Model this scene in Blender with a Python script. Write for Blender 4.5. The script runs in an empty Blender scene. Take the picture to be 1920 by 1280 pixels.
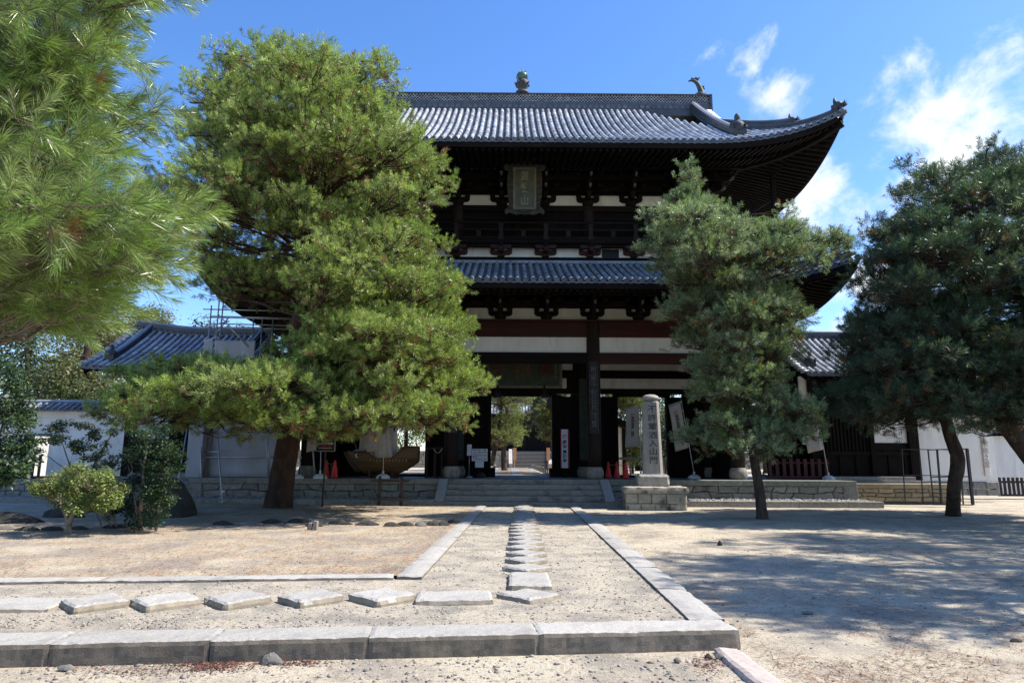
import bpy, math, random
import numpy as np
from mathutils import Vector, Matrix, noise as mnoise
R = math.radians
scene = bpy.context.scene
COL = scene.collection
random.seed(7)
RNG = np.random.default_rng(11)

# ------------------------------------------------------------------ camera
F, CX, CY = 1280.0, 960.0, 640.0
PITCH, YAW, ROLL = R(10.19), R(1.07), R(0.3)
cam_d = bpy.data.cameras.new("camera")
cam_d.lens = 24.0
cam_d.sensor_width = 36.0
cam_d.clip_start = 0.05
cam_d.clip_end = 2000
cam = bpy.data.objects.new("camera", cam_d)
COL.objects.link(cam)
cam.location = (0, 0, 1.5)
CM = (Matrix.Rotation(YAW, 4, 'Z') @ Matrix.Rotation(math.pi / 2 + PITCH, 4, 'X') @ Matrix.Rotation(ROLL, 4, 'Z'))
cam.rotation_euler = CM.to_euler()
scene.camera = cam

# ------------------------------------------------------------------ world, sun, exposure
SUN_EL, SUN_AZ = R(52), R(2.6)          # azimuth measured from +X towards +Y
world = bpy.data.worlds.new("World")
scene.world = world
world.use_nodes = True
sun_d = bpy.data.lights.new("sun", 'SUN')
sun_d.energy = 3.8
sun_d.angle = R(0.53)
sun_d.color = (1.0, 0.94, 0.84)
sun = bpy.data.objects.new("sun", sun_d)
COL.objects.link(sun)
S = Vector((math.cos(SUN_EL) * math.cos(SUN_AZ), math.cos(SUN_EL) * math.sin(SUN_AZ), math.sin(SUN_EL)))
sun.rotation_euler = S.to_track_quat('Z', 'Y').to_euler()
sun.location = S * 60
scene.view_settings.view_transform = 'Standard'
scene.view_settings.look = 'None'
scene.view_settings.exposure = 1.30
scene.view_settings.gamma = 1.0
scene.cycles.max_bounces = 8
scene.cycles.transparent_max_bounces = 8
scene.cycles.use_denoising = True
scene.cycles.use_guiding = True
scene.cycles.guiding_training_samples = 48
scene.cycles.denoiser = 'OPENIMAGEDENOISE'
scene.cycles.denoising_input_passes = 'RGB_ALBEDO_NORMAL'
scene.cycles.denoising_prefilter = 'NONE'
scene.cycles.use_adaptive_sampling = False
scene.cycles.sample_clamp_indirect = 6.0


# ------------------------------------------------------------------ photograph pixel -> place
def ray(px, py):
    d = CM.to_3x3() @ Vector(((px - CX) / F, (CY - py) / F, -1.0))
    return d
O = Vector((0, 0, 1.5))
def at(px, py, Y):
    d = ray(px, py)
    return O + d * (Y / d.y)
def on(px, py, z=0.0):
    d = ray(px, py)
    return O + d * ((z - 1.5) / d.z)
PSI = R(1.34)
PIV = Vector((0, 27.0, 0))
GM = Matrix.Translation(PIV) @ Matrix.Rotation(PSI, 4, 'Z')
GI = GM.inverted()
def bl(px, py, by):                      # pixel -> point of the plane y=by in the gate's own frame
    o = GI @ O
    d = GI.to_3x3() @ ray(px, py)
    return o + d * ((by - o.y) / d.y)
def zb(py, by):
    return bl(983, py, by).z
def sky_dir(px, py):
    return ray(px, py).normalized()


# ------------------------------------------------------------------ world nodes
def build_world():
    nt = world.node_tree
    nt.nodes.clear()
    N, L = nt.nodes, nt.links
    out = N.new('ShaderNodeOutputWorld')
    bg = N.new('ShaderNodeBackground')
    bg.inputs['Strength'].default_value = 0.117
    sky = N.new('ShaderNodeTexSky')
    sky.sky_type = 'NISHITA'
    sky.sun_disc = False
    sky.sun_elevation = SUN_EL
    sky.sun_rotation = math.pi / 2 - SUN_AZ
    sky.altitude = 50
    sky.air_density = 1.0
    sky.dust_density = 0.4
    sky.ozone_density = 3.2
    hs = N.new('ShaderNodeHueSaturation')
    hs.inputs['Saturation'].default_value = 1.22
    hs.inputs['Hue'].default_value = 0.507
    hs.inputs['Value'].default_value = 0.98
    L.new(sky.outputs[0], hs.inputs['Color'])
    tc = N.new('ShaderNodeTexCoord')
    # clouds: thin wisps, streaks rising to the right, only in one part of the sky
    e3 = sky_dir(1720, 260)
    e1 = (sky_dir(1850, 170) - sky_dir(1600, 350)).normalized()
    e2 = e3.cross(e1).normalized()
    cmb = N.new('ShaderNodeCombineXYZ')
    for k_, (ax, sc_) in enumerate(((e1, .9), (e2, 1.08), (e3, 1.0))):
        dt = N.new('ShaderNodeVectorMath'); dt.operation = 'DOT_PRODUCT'
        dt.inputs[1].default_value = ax * sc_
        L.new(tc.outputs['Generated'], dt.inputs[0])
        L.new(dt.outputs['Value'], cmb.inputs[k_])
    mp = cmb
    n1 = N.new('ShaderNodeTexNoise')
    n1.inputs['Scale'].default_value = 9.5
    n1.inputs['Detail'].default_value = 12
    n1.inputs['Roughness'].default_value = 0.62
    n1.inputs['Distortion'].default_value = 0.2
    L.new(mp.outputs[0], n1.inputs['Vector'])
    # where the cloud patches stand: soft discs round directions of the sky
    acc = None
    for (px, py, rad, w) in CLOUDS:
        d = sky_dir(px, py)
        dot = N.new('ShaderNodeVectorMath'); dot.operation = 'DISTANCE'
        dot.inputs[1].default_value = d
        L.new(tc.outputs['Generated'], dot.inputs[0])
        mr = N.new('ShaderNodeMapRange'); mr.interpolation_type = 'SMOOTHSTEP'
        mr.inputs['From Min'].default_value = rad
        mr.inputs['From Max'].default_value = rad * 0.1
        mr.inputs['To Min'].default_value = 0
        mr.inputs['To Max'].default_value = w
        L.new(dot.outputs['Value'], mr.inputs['Value'])
        if acc is None:
            acc = mr.outputs[0]
        else:
            m = N.new('ShaderNodeMath'); m.operation = 'MAXIMUM'
            L.new(acc, m.inputs[0]); L.new(mr.outputs[0], m.inputs[1])
            acc = m.outputs[0]
    nm_ = N.new('ShaderNodeMath'); nm_.operation = 'MULTIPLY_ADD'
    nm_.inputs[1].default_value = 2.3; nm_.inputs[2].default_value = -0.65
    L.new(n1.outputs['Fac'], nm_.inputs[0])
    add = N.new('ShaderNodeMath'); add.operation = 'ADD'
    L.new(nm_.outputs[0], add.inputs[0]); L.new(acc, add.inputs[1])
    cl = N.new('ShaderNodeMapRange'); cl.interpolation_type = 'SMOOTHSTEP'
    cl.inputs['From Min'].default_value = 0.76
    cl.inputs['From Max'].default_value = 1.35
    L.new(add.outputs[0], cl.inputs['Value'])
    mix = N.new('ShaderNodeMix'); mix.data_type = 'RGBA'
    gate_ = N.new('ShaderNodeMapRange')
    gate_.inputs['From Min'].default_value = 0.02; gate_.inputs['From Max'].default_value = 0.28
    L.new(acc, gate_.inputs['Value'])
    mul_ = N.new('ShaderNodeMath'); mul_.operation = 'MULTIPLY'
    L.new(cl.outputs[0], mul_.inputs[0]); L.new(gate_.outputs[0], mul_.inputs[1])
    L.new(mul_.outputs[0], mix.inputs['Factor'])
    L.new(hs.outputs[0], mix.inputs['A'])
    mix.inputs['B'].default_value = (4.0, 4.2, 4.4, 1)
    L.new(mix.outputs['Result'], bg.inputs['Color'])
    L.new(bg.outputs[0], out.inputs['Surface'])
CLOUDS = [(1375, 120, .09, .40), (1425, 85, .07, .36), (1455, 152, .07, .42), (1760, 250, .16, .66), (1850, 210, .14, .60), (1690, 290, .10, .46),
          (1720, 150, .09, .52), (1850, 145, .12, .56), (1520, 370, .13, .62), (1570, 415, .12, .56), (1500, 330, .08, .4), (1640, 440, .12, .58), (1650, 500, .14, .58),
          (1580, 290, .06, .38), (1545, 600, .12, .62), (1480, 610, .11, .48), (1900, 330, .14, .46), (1690, 350, .10, .42)]
build_world()


# ------------------------------------------------------------------ materials
def mat(name, c1, c2=None, scale=4.0, rough=.75, bump=.15, bscale=25.0, island=0.0, stretch=(1, 1, 1), spec=.3,
        c3=None, s3=1.2, t3=(.5, .62), detail=8, wave=None, attr=None, metal=0.0, bdist=.02, speck=(), bump2=None):
    m = bpy.data.materials.new(name)
    m.use_nodes = True
    nt = m.node_tree
    N, L = nt.nodes, nt.links
    b = N['Principled BSDF']
    b.inputs['Roughness'].default_value = rough
    b.inputs['Specular IOR Level'].default_value = spec
    b.inputs['Metallic'].default_value = metal
    tc = N.new('ShaderNodeTexCoord')
    mp = N.new('ShaderNodeMapping')
    mp.inputs['Scale'].default_value = stretch
    L.new(tc.outputs['Object'], mp.inputs['Vector'])
    def noise(sc, det=detail, ro=.6):
        n = N.new('ShaderNodeTexNoise')
        n.inputs['Scale'].default_value = sc
        n.inputs['Detail'].default_value = det
        n.inputs['Roughness'].default_value = ro
        L.new(mp.outputs[0], n.inputs['Vector'])
        return n
    def mixc(fac, a, bcol, mode='MIX'):
        x = N.new('ShaderNodeMix'); x.data_type = 'RGBA'; x.blend_type = mode
        if isinstance(fac, float): x.inputs['Factor'].default_value = fac
        else: L.new(fac, x.inputs['Factor'])
        for key, v in (('A', a), ('B', bcol)):
            if isinstance(v, tuple): x.inputs[key].default_value = (v + (1,))[:4]
            else: L.new(v, x.inputs[key])
        return x.outputs['Result']
    def ramp(src, lo, hi):
        r = N.new('ShaderNodeMapRange'); r.interpolation_type = 'SMOOTHSTEP'
        r.inputs['From Min'].default_value = lo
        r.inputs['From Max'].default_value = hi
        L.new(src, r.inputs['Value'])
        return r.outputs[0]
    col = tuple(c1)
    if attr:
        a = N.new('ShaderNodeAttribute'); a.attribute_name = attr
        col = a.outputs['Color']
    if c2 is not None:
        col = mixc(ramp(noise(scale).outputs['Fac'], .32, .68), col, tuple(c2))
    if c3 is not None:
        col = mixc(ramp(noise(s3, 10, .7).outputs['Fac'], *t3), col, tuple(c3))
    for (ss, scol, lo, hi) in speck:
        col = mixc(ramp(noise(ss, 3, .65).outputs['Fac'], lo, hi), col, tuple(scol))
    if wave:
        w = N.new('ShaderNodeTexWave'); w.wave_type = 'BANDS'; w.bands_direction = wave[0]
        w.inputs['Scale'].default_value = wave[1]
        w.inputs['Distortion'].default_value = wave[2]
        w.inputs['Detail'].default_value = 3
        L.new(tc.outputs['Object'], w.inputs['Vector'])
        col = mixc(ramp(w.outputs['Fac'], 0.0, wave[3]), tuple(wave[4]), col)
    if island:
        g = N.new('ShaderNodeNewGeometry')
        r = N.new('ShaderNodeMapRange')
        r.inputs['To Min'].default_value = 1 - island
        r.inputs['To Max'].default_value = 1 + island * .8
        L.new(g.outputs['Random Per Island'], r.inputs['Value'])
        v = N.new('ShaderNodeVectorMath'); v.operation = 'SCALE'
        if isinstance(col, tuple): v.inputs[0].default_value = col[:3]
        else: L.new(col, v.inputs[0])
        L.new(r.outputs[0], v.inputs['Scale'])
        col = v.outputs[0]
    if isinstance(col, tuple): b.inputs['Base Color'].default_value = (col + (1,))[:4]
    else: L.new(col, b.inputs['Base Color'])
    if bump:
        bp = N.new('ShaderNodeBump')
        bp.inputs['Strength'].default_value = bump
        bp.inputs['Distance'].default_value = bdist
        L.new(noise(bscale, 10, .7).outputs['Fac'], bp.inputs['Height'])
        if bump2:
            b2_ = N.new('ShaderNodeBump')
            b2_.inputs['Strength'].default_value = .6
            b2_.inputs['Distance'].default_value = bump2[1]
            L.new(noise(bump2[0], 5, .6).outputs['Fac'], b2_.inputs['Height'])
            L.new(b2_.outputs[0], bp.inputs['Normal'])
        L.new(bp.outputs[0], b.inputs['Normal'])
    return m

def leaf_mat(name, transl=.35, rough=.42, spec=.35, var=.35):
    m = bpy.data.materials.new(name)
    m.use_nodes = True
    nt = m.node_tree
    N, L = nt.nodes, nt.links
    b = N['Principled BSDF']
    b.inputs['Roughness'].default_value = rough
    b.inputs['Specular IOR Level'].default_value = spec
    a = N.new('ShaderNodeAttribute'); a.attribute_name = 'tint'
    g = N.new('ShaderNodeNewGeometry')
    r = N.new('ShaderNodeMapRange')
    r.inputs['To Min'].default_value = 1 - var
    r.inputs['To Max'].default_value = 1 + var
    L.new(g.outputs['Random Per Island'], r.inputs['Value'])
    v = N.new('ShaderNodeVectorMath'); v.operation = 'SCALE'
    L.new(a.outputs['Color'], v.inputs[0]); L.new(r.outputs[0], v.inputs['Scale'])
    L.new(v.outputs[0], b.inputs['Base Color'])
    t = N.new('ShaderNodeBsdfTranslucent')
    v2 = N.new('ShaderNodeVectorMath'); v2.operation = 'MULTIPLY'
    v2.inputs[1].default_value = (1.25, 1.35, .7)
    L.new(v.outputs[0], v2.inputs[0]); L.new(v2.outputs[0], t.inputs['Color'])
    mx = N.new('ShaderNodeMixShader'); mx.inputs[0].default_value = transl
    L.new(b.outputs[0], mx.inputs[1]); L.new(t.outputs[0], mx.inputs[2])
    L.new(mx.outputs[0], N['Material Output'].inputs['Surface'])
    return m

M = {}
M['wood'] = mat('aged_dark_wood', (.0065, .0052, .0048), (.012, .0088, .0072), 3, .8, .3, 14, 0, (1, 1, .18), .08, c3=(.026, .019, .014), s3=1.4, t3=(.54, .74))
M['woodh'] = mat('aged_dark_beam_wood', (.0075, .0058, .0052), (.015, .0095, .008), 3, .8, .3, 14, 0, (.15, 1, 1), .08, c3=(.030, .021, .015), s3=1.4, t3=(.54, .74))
M['red'] = mat('faded_red_beam', (.055, .012, .010), (.026, .009, .008), 2.5, .7, .2, 12, 0, (.15, 1, 1), .2, c3=(.04, .016, .012), s3=1.3, t3=(.45, .7))
M['redb'] = mat('red_brown_bracket', (.050, .013, .012), (.022, .010, .008), 3, .7, .2, 12)
M['column'] = mat('weathered_column_wood', (.024, .013, .010), (.014, .009, .008), 3, .75, .35, 16, 0, (1.6, 1.6, .12), .2, c3=(.085, .055, .035), s3=1.6, t3=(.62, .78))
M['plaster'] = mat('white_plaster', (.70, .685, .65), (.62, .60, .56), 2.2, .9, .08, 40, 0, (1, 1, .22), c3=(.44, .41, .345), s3=1.3, t3=(.51, .76))
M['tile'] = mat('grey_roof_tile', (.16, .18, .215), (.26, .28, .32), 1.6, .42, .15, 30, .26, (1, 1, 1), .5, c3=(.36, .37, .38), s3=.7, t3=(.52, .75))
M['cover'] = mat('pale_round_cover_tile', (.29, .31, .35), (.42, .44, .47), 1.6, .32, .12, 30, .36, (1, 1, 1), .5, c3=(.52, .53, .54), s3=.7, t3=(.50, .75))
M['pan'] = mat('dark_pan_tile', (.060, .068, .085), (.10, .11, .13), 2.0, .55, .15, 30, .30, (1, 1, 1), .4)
M['tiled'] = mat('dark_ridge_tile', (.042, .05, .064), (.075, .083, .10), 2.5, .5, .2, 30, .2, (1, 1, 1), .45)
M['tilee'] = mat('eave_disc_tile', (.085, .095, .11), (.13, .14, .155), 3, .6, .2, 30, .25)
M['orn'] = mat('weathered_ornament_clay', (.035, .039, .047), (.06, .064, .07), 6, .65, .4, 20)
M['verd'] = mat('verdigris_copper', (.03, .095, .08), (.05, .14, .115), 4, .4, .1, 20, spec=.5)
M['granite'] = mat('pale_granite', (.40, .38, .352), (.32, .305, .28), 30, .85, .5, 90, .10, c3=(.27, .255, .235), s3=2.2, t3=(.48, .70), bdist=.01, speck=((140, (.12, .115, .11), .56, .70), (60, (.17, .165, .155), .58, .70)))
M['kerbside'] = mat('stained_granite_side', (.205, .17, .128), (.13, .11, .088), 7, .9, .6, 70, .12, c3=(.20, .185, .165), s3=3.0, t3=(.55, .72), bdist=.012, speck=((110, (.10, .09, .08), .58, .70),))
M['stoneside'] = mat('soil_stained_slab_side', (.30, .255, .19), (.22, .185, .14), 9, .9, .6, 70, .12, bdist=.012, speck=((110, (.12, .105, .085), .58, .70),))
M['granited'] = mat('dirty_granite', (.27, .25, .22), (.18, .168, .15), 9, .88, .6, 60, .18, c3=(.10, .095, .085), s3=1.6, t3=(.5, .72), bdist=.012)
M['step'] = mat('stained_step_stone', (.25, .235, .21), (.19, .18, .16), 9, .85, .4, 60, .15, (.5, 1, 1), c3=(.055, .055, .055), s3=2.0, t3=(.5, .68), bdist=.01)
M['lichen'] = mat('lichened_cope_stone', (.21, .215, .18), (.14, .145, .125), 6, .9, .5, 50, .2, c3=(.30, .33, .25), s3=3, t3=(.55, .7), bdist=.01)
M['tanstone'] = mat('tan_wall_stone', (.29, .235, .155), (.22, .185, .125), 5, .9, .5, 50, .2, c3=(.20, .18, .14), s3=2, t3=(.55, .75), bdist=.01)
M['monu'] = mat('weathered_monument_stone', (.36, .335, .31), (.28, .26, .24), 8, .85, .4, 70, 0, (1, 1, .25), c3=(.13, .10, .09), s3=2.3, t3=(.56, .78), bdist=.008)
M['plinth'] = mat('blotched_plinth_stone', (.36, .33, .27), (.26, .235, .19), 6, .9, .6, 50, .15, c3=(.07, .065, .055), s3=2.6, t3=(.50, .68), bdist=.012)
M['carve'] = mat('dark_carved_letter', (.055, .05, .045), rough=.9, bump=0)
M['rock'] = mat('dark_garden_rock', (.032, .030, .027), (.056, .052, .047), 4, .9, .7, 18, .15, c3=(.022, .025, .02), s3=2, bdist=.05)
M['rockl'] = mat('grey_field_rock', (.17, .155, .14), (.11, .103, .095), 5, .9, .7, 25, .2, bdist=.02)
M['pebble'] = mat('mixed_pebble', (.30, .265, .22), (.20, .185, .165), 3, .9, .2, 60, .55)
M['pebblew'] = mat('pale_pebble', (.30, .295, .29), (.20, .195, .19), 5, .85, .2, 60, .4)
M['white'] = mat('white_painted_plastic', (.58, .59, .62), (.52, .53, .56), 3, .45, .03, 20)
M['cloth'] = mat('grey_white_banner_cloth', (.42, .38, .33), (.36, .33, .29), 3, .9, .2, 30)
M['tarp'] = mat('grey_white_tarpaulin', (.34, .35, .38), (.28, .29, .315), 1.2, .6, .25, 3.5, bdist=.06)
M['canvas'] = mat('cream_sailcloth', (.55, .51, .45), (.45, .42, .37), 2, .9, .3, 6, bdist=.05)
M['pipe'] = mat('galvanised_scaffold_pipe', (.42, .43, .44), (.33, .34, .35), 6, .45, .05, 30, metal=.6, spec=.5)
M['rust'] = mat('rusty_brown_post', (.058, .040, .034), (.036, .026, .023), 6, .7, .2, 30)
M['cone'] = mat('red_traffic_cone', (.62, .035, .030), (.50, .030, .028), 4, .5, .03, 20)
M['coned'] = mat('dark_red_cone_base', (.12, .02, .02), rough=.7, bump=0)
M['black'] = mat('black_painted_steel', (.012, .012, .013), (.02, .018, .017), 4, .5, .05, 30)
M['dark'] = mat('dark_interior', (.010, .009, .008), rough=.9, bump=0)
M['letterw'] = mat('white_letter', (.7, .7, .7), rough=.7, bump=0)
M['letterk'] = mat('black_letter', (.02, .02, .03), rough=.7, bump=0)
M['letterr'] = mat('red_letter', (.42, .03, .04), rough=.7, bump=0)
M['lettero'] = mat('dull_gold_letter', (.15, .085, .034), (.085, .048, .02), 8, .7, 0)
M['letterdr'] = mat('dull_red_letter', (.11, .02, .014), (.06, .015, .012), 8, .7, 0)
M['letterg'] = mat('faded_gilt_letter', (.24, .22, .14), (.13, .14, .10), 9, .7, 0)
M['lettert'] = mat('tan_letter', (.28, .22, .15), rough=.8, bump=0)
M['sig_green'] = mat('dull_green_signboard', (.050, .070, .050), (.032, .046, .035), 4, .7, .2, 16)
M['frame_gilt'] = mat('worn_gilt_frame', (.16, .14, .095), (.10, .09, .065), 6, .7, .2, 20)
M['plq_green'] = mat('faded_green_plaque', (.058, .066, .053), (.088, .086, .064), 3, .7, .1, 20)
M['plq_carve'] = mat('carved_plaque_border', (.026, .024, .021), (.066, .056, .042), 14, .7, .8, 26, bdist=.04)
M['couplet_g'] = mat('green_couplet_board', (.050, .068, .052), (.035, .045, .038), 3, .8, .2, 20, c3=(.27, .29, .25), s3=5, t3=(.60, .70))
M['couplet_k'] = mat('black_couplet_board', (.016, .015, .015), (.026, .023, .022), 4, .6, .2, 20)
M['signblack'] = mat('black_sign_board', (.022, .022, .025), rough=.6, bump=0)
M['signwhite'] = mat('white_notice_board', (.58, .61, .66), (.54, .57, .62), 2, .6, 0)
M['crimson'] = mat('crimson_sign_edge', (.20, .012, .035), rough=.6, bump=0)
M['blueink'] = mat('blue_grey_print', (.20, .24, .32), (.28, .30, .35), 6, .8, 0)
M['hull'] = mat('varnished_plank_hull', (.135, .078, .030), (.085, .046, .018), 3, .55, .2, 12, 0, (.2, 1, 1.5), .35, wave=('Z', 3.4, .6, .22, (.03, .016, .008)))
M['hulld'] = mat('dark_hull_wood', (.045, .026, .014), (.03, .018, .01), 3, .6, .2, 12)
M['bark'] = mat('pine_bark', (.085, .060, .047), (.040, .031, .026), 7, .95, 1.0, 11, 0, (1, 1, .35), .1, c3=(.16, .12, .095), s3=4, t3=(.58, .72), bdist=.05)
M['barkr'] = mat('red_pine_bark', (.075, .043, .031), (.034, .024, .02), 6, .95, 1.0, 10, 0, (1, 1, .4), .1, bdist=.04)
M['barkg'] = mat('grey_shrub_bark', (.26, .22, .18), (.16, .14, .115), 7, .95, .7, 14, 0, (1, 1, .4), .1)
M['needle'] = leaf_mat('pine_needles', .36, .36, .45, .45)
M['needlen'] = leaf_mat('long_pine_needles', .28, .32, .5, .5)
M['leaf'] = leaf_mat('broad_leaves', .28, .48, .30, .35)
M['litter'] = leaf_mat('fallen_litter', .15, .8, .2, .5)
M['barkg2'] = mat('grey_brown_twig_bark', (.17, .13, .10), (.11, .085, .068), 12, .9, .5, 30)
M['plankwood'] = mat('grey_plank', (.25, .22, .18), (.17, .15, .12), 5, .85, .3, 20, 0, (.2, 1, 1))
M['path'] = mat('sandy_gravel_path', (.49, .43, .338), (.40, .357, .288), 1.4, .95, .9, 130, 0, (1, 1, 1), .15, c3=(.25, .232, .205), s3=1.6, t3=(.44, .64), bdist=.016, speck=((22, (.26, .215, .165), .54, .66), (60, (.13, .105, .08), .57, .68), (140, (.15, .125, .10), .55, .68), (95, (.52, .48, .42), .59, .70)), bump2=(7, .05))
M['court'] = mat('needle_strewn_earth', (.49, .425, .315), (.42, .325, .228), 1.0, .95, .9, 110, 0, (1, 1, 1), .15, c3=(.29, .255, .215), s3=.8, t3=(.42, .62), bdist=.016, speck=((22, (.26, .215, .165), .54, .66), (60, (.13, .105, .08), .57, .68), (140, (.15, .125, .10), .55, .68), (95, (.52, .48, .42), .59, .70)), bump2=(7, .05))
M['ground'] = mat('pale_sandy_earth', (.50, .442, .338), (.43, .365, .28), .9, .95, .9, 120, 0, (1, 1, 1), .15, c3=(.27, .245, .205), s3=.9, t3=(.45, .66), bdist=.014, speck=((22, (.26, .215, .165), .54, .66), (60, (.13, .105, .08), .57, .68), (140, (.15, .125, .10), .55, .68), (95, (.52, .48, .42), .59, .70)), bump2=(7, .05))
M['floor'] = mat('platform_paving', (.20, .20, .19), (.15, .15, .145), 3, .6, .2, 40, 0, (1, 1, 1), .4)
M['flag1'] = mat('tan_flagstone', (.48, .38, .25), (.42, .34, .24), 4, .8, .2, 40, .2)
M['flag2'] = mat('grey_flagstone', (.46, .45, .44), (.40, .39, .38), 4, .8, .2, 40, .15)
M['redfence'] = mat('dull_red_fence_paint', (.06, .016, .015), (.042, .013, .012), 4, .7, .1, 20)
M['darkfence'] = mat('brown_black_fence_wood', (.022, .015, .012), (.035, .022, .017), 4, .8, .2, 20)
M['orange'] = mat('orange_wood_panel', (.55, .28, .12), (.48, .25, .12), 3, .7, .1, 20)
M['rope'] = mat('yellow_black_chain', (.30, .20, .03), (.02, .02, .02), 30, .6, 0, detail=0)


# ------------------------------------------------------------------ mesh building
class MB:
    def __init__(self):
        self.v = []; self.f = []; self.sm = []
    def add(self, vs, fs, smooth=False):
        o = len(self.v)
        self.v.extend([tuple(x) for x in vs])
        for q in fs:
            self.f.append(tuple(i + o for i in q)); self.sm.append(smooth)
        return self
    def box(self, x0, x1, y0, y1, z0, z1, taper=1.0, mtx=None):
        cx, cy = (x0 + x1) / 2, (y0 + y1) / 2
        vs = []
        for z, t in ((z0, taper if taper < 1 else 1.0), (z1, 1.0 if taper < 1 else 1 / taper)):
            for x, y in ((x0, y0), (x1, y0), (x1, y1), (x0, y1)):
                vs.append(Vector((cx + (x - cx) * t, cy + (y - cy) * t, z)))
        if mtx is not None: vs = [mtx @ v for v in vs]
        return self.add(vs, [(3, 2, 1, 0), (4, 5, 6, 7), (0, 1, 5, 4), (1, 2, 6, 5), (2, 3, 7, 6), (3, 0, 4, 7)])
    def bar(self, p, q, w, h=None, up=Vector((0, 0, 1))):
        h = h or w
        p, q = Vector(p), Vector(q)
        d = (q - p).normalized()
        a = d.cross(up)
        if a.length < 1e-4: a = d.cross(Vector((0, 1, 0)))
        a.normalize()
        b = a.cross(d).normalized()
        vs = []
        for c in (p, q):
            for s, t in ((-1, -1), (1, -1), (1, 1), (-1, 1)):
                vs.append(c + a * (s * w / 2) + b * (t * h / 2))
        return self.add(vs, [(3, 2, 1, 0), (4, 5, 6, 7), (0, 1, 5, 4), (1, 2, 6, 5), (2, 3, 7, 6), (3, 0, 4, 7)])
    def tube(self, pts, rad, n=8, caps=True, jitter=0):
        pts = [Vector(p) for p in pts]
        if not hasattr(rad, '__len__'): rad = [rad] * len(pts)
        rings = []
        ref = Vector((0.31, .87, .11))
        vs = []
        for i, p in enumerate(pts):
            d = (pts[min(i + 1, len(pts) - 1)] - pts[max(i - 1, 0)])
            if d.length < 1e-7: d = Vector((0, 0, 1))
            d.normalize()
            a = d.cross(ref)
            if a.length < .05: a = d.cross(Vector((1, 0, 0)))
            a.normalize(); b = d.cross(a)
            for k in range(n):
                t = 2 * math.pi * k / n
                rr = rad[i] * (1 + (random.uniform(-jitter, jitter) if jitter else 0))
                vs.append(p + (a * math.cos(t) + b * math.sin(t)) * rr)
        fs = []
        for i in range(len(pts) - 1):
            for k in range(n):
                fs.append((i * n + k, i * n + (k + 1) % n, (i + 1) * n + (k + 1) % n, (i + 1) * n + k))
        self.add(vs, fs, True)
        if caps:
            m = len(pts) - 1
            o = len(self.v) - len(vs)
            self.f.append(tuple(o + k for k in range(n - 1, -1, -1))); self.sm.append(False)
            self.f.append(tuple(o + m * n + k for k in range(n))); self.sm.append(False)
        return self
    def lathe(self, prof, c=(0, 0, 0), n=20, smooth=True, mtx=None):
        vs, fs = [], []
        for r, z in prof:
            for k in range(n):
                t = 2 * math.pi * k / n
                v = Vector((r * math.cos(t), r * math.sin(t), z))
                if mtx is not None: v = mtx @ v
                vs.append(v + Vector(c))
        for i in range(len(prof) - 1):
            for k in range(n):
                fs.append((i * n + k, i * n + (k + 1) % n, (i + 1) * n + (k + 1) % n, (i + 1) * n + k))
        o = len(self.v)
        self.add(vs, fs, smooth)
        self.f.append(tuple(o + k for k in range(n - 1, -1, -1))); self.sm.append(False)
        self.f.append(tuple(o + (len(prof) - 1) * n + k for k in range(n))); self.sm.append(False)
        return self
    def prism(self, poly, y0, y1, mtx=None):          # polygon in x,z extruded along y
        n = len(poly)
        vs = [Vector((x, y0, z)) for x, z in poly] + [Vector((x, y1, z)) for x, z in poly]
        if mtx is not None: vs = [mtx @ v for v in vs]
        fs = [tuple(range(n)), tuple(range(2 * n - 1, n - 1, -1))]
        for i in range(n):
            j = (i + 1) % n
            fs.append((i, i + n, j + n, j))
        return self.add(vs, fs)
    def sweep(self, path, w, h, z0=0.0):              # box section carried along a path, standing upright
        path = [Vector(p) for p in path]
        vs, fs = [], []
        for i, p in enumerate(path):
            d = path[min(i + 1, len(path) - 1)] - path[max(i - 1, 0)]
            a = Vector((d.y, -d.x, 0)).normalized()
            d.normalize()
            u = a.cross(d).normalized()
            if u.z < 0: u = -u
            for s, t in ((-1, 0), (1, 0), (1, 1), (-1, 1)):
                vs.append(p + a * (s * w / 2) + u * (z0 + t * h))
        for i in range(len(path) - 1):
            for k in range(4):
                fs.append((i * 4 + k, i * 4 + (k + 1) % 4, (i + 1) * 4 + (k + 1) % 4, (i + 1) * 4 + k))
        m = 4 * (len(path) - 1)
        fs += [(3, 2, 1, 0), (m, m + 1, m + 2, m + 3)]
        return self.add(vs, fs)
    def grid(self, P, smooth=True):                   # rows x cols of points
        n, m = len(P), len(P[0])
        vs = [p for row in P for p in row]
        fs = [(i * m + j, i * m + j + 1, (i + 1) * m + j + 1, (i + 1) * m + j) for i in range(n - 1) for j in range(m - 1)]
        return self.add(vs, fs, smooth)

def link(o, parent=None):
    COL.objects.link(o)
    if parent is not None: o.parent = parent
    return o
def mesh_obj(name, mb, m, parent=None, bevel=0, fixn=True):
    me = bpy.data.meshes.new(name)
    me.from_pydata(mb.v, [], mb.f)
    me.polygons.foreach_set('use_smooth', mb.sm)
    me.materials.append(m)
    if fixn:
        import bmesh
        b = bmesh.new(); b.from_mesh(me)
        bmesh.ops.recalc_face_normals(b, faces=b.faces[:])
        b.to_mesh(me); b.free()
    me.update()
    o = bpy.data.objects.new(name, me)
    if bevel:
        md = o.modifiers.new('bevel', 'BEVEL'); md.width = bevel; md.segments = 2; md.limit_method = 'ANGLE'
    return link(o, parent)
def empty(name, loc=(0, 0, 0), rz=0.0, parent=None):
    o = bpy.data.objects.new(name, None)
    o.location = loc; o.rotation_euler = (0, 0, rz)
    o.empty_display_size = .3
    return link(o, parent)
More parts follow.
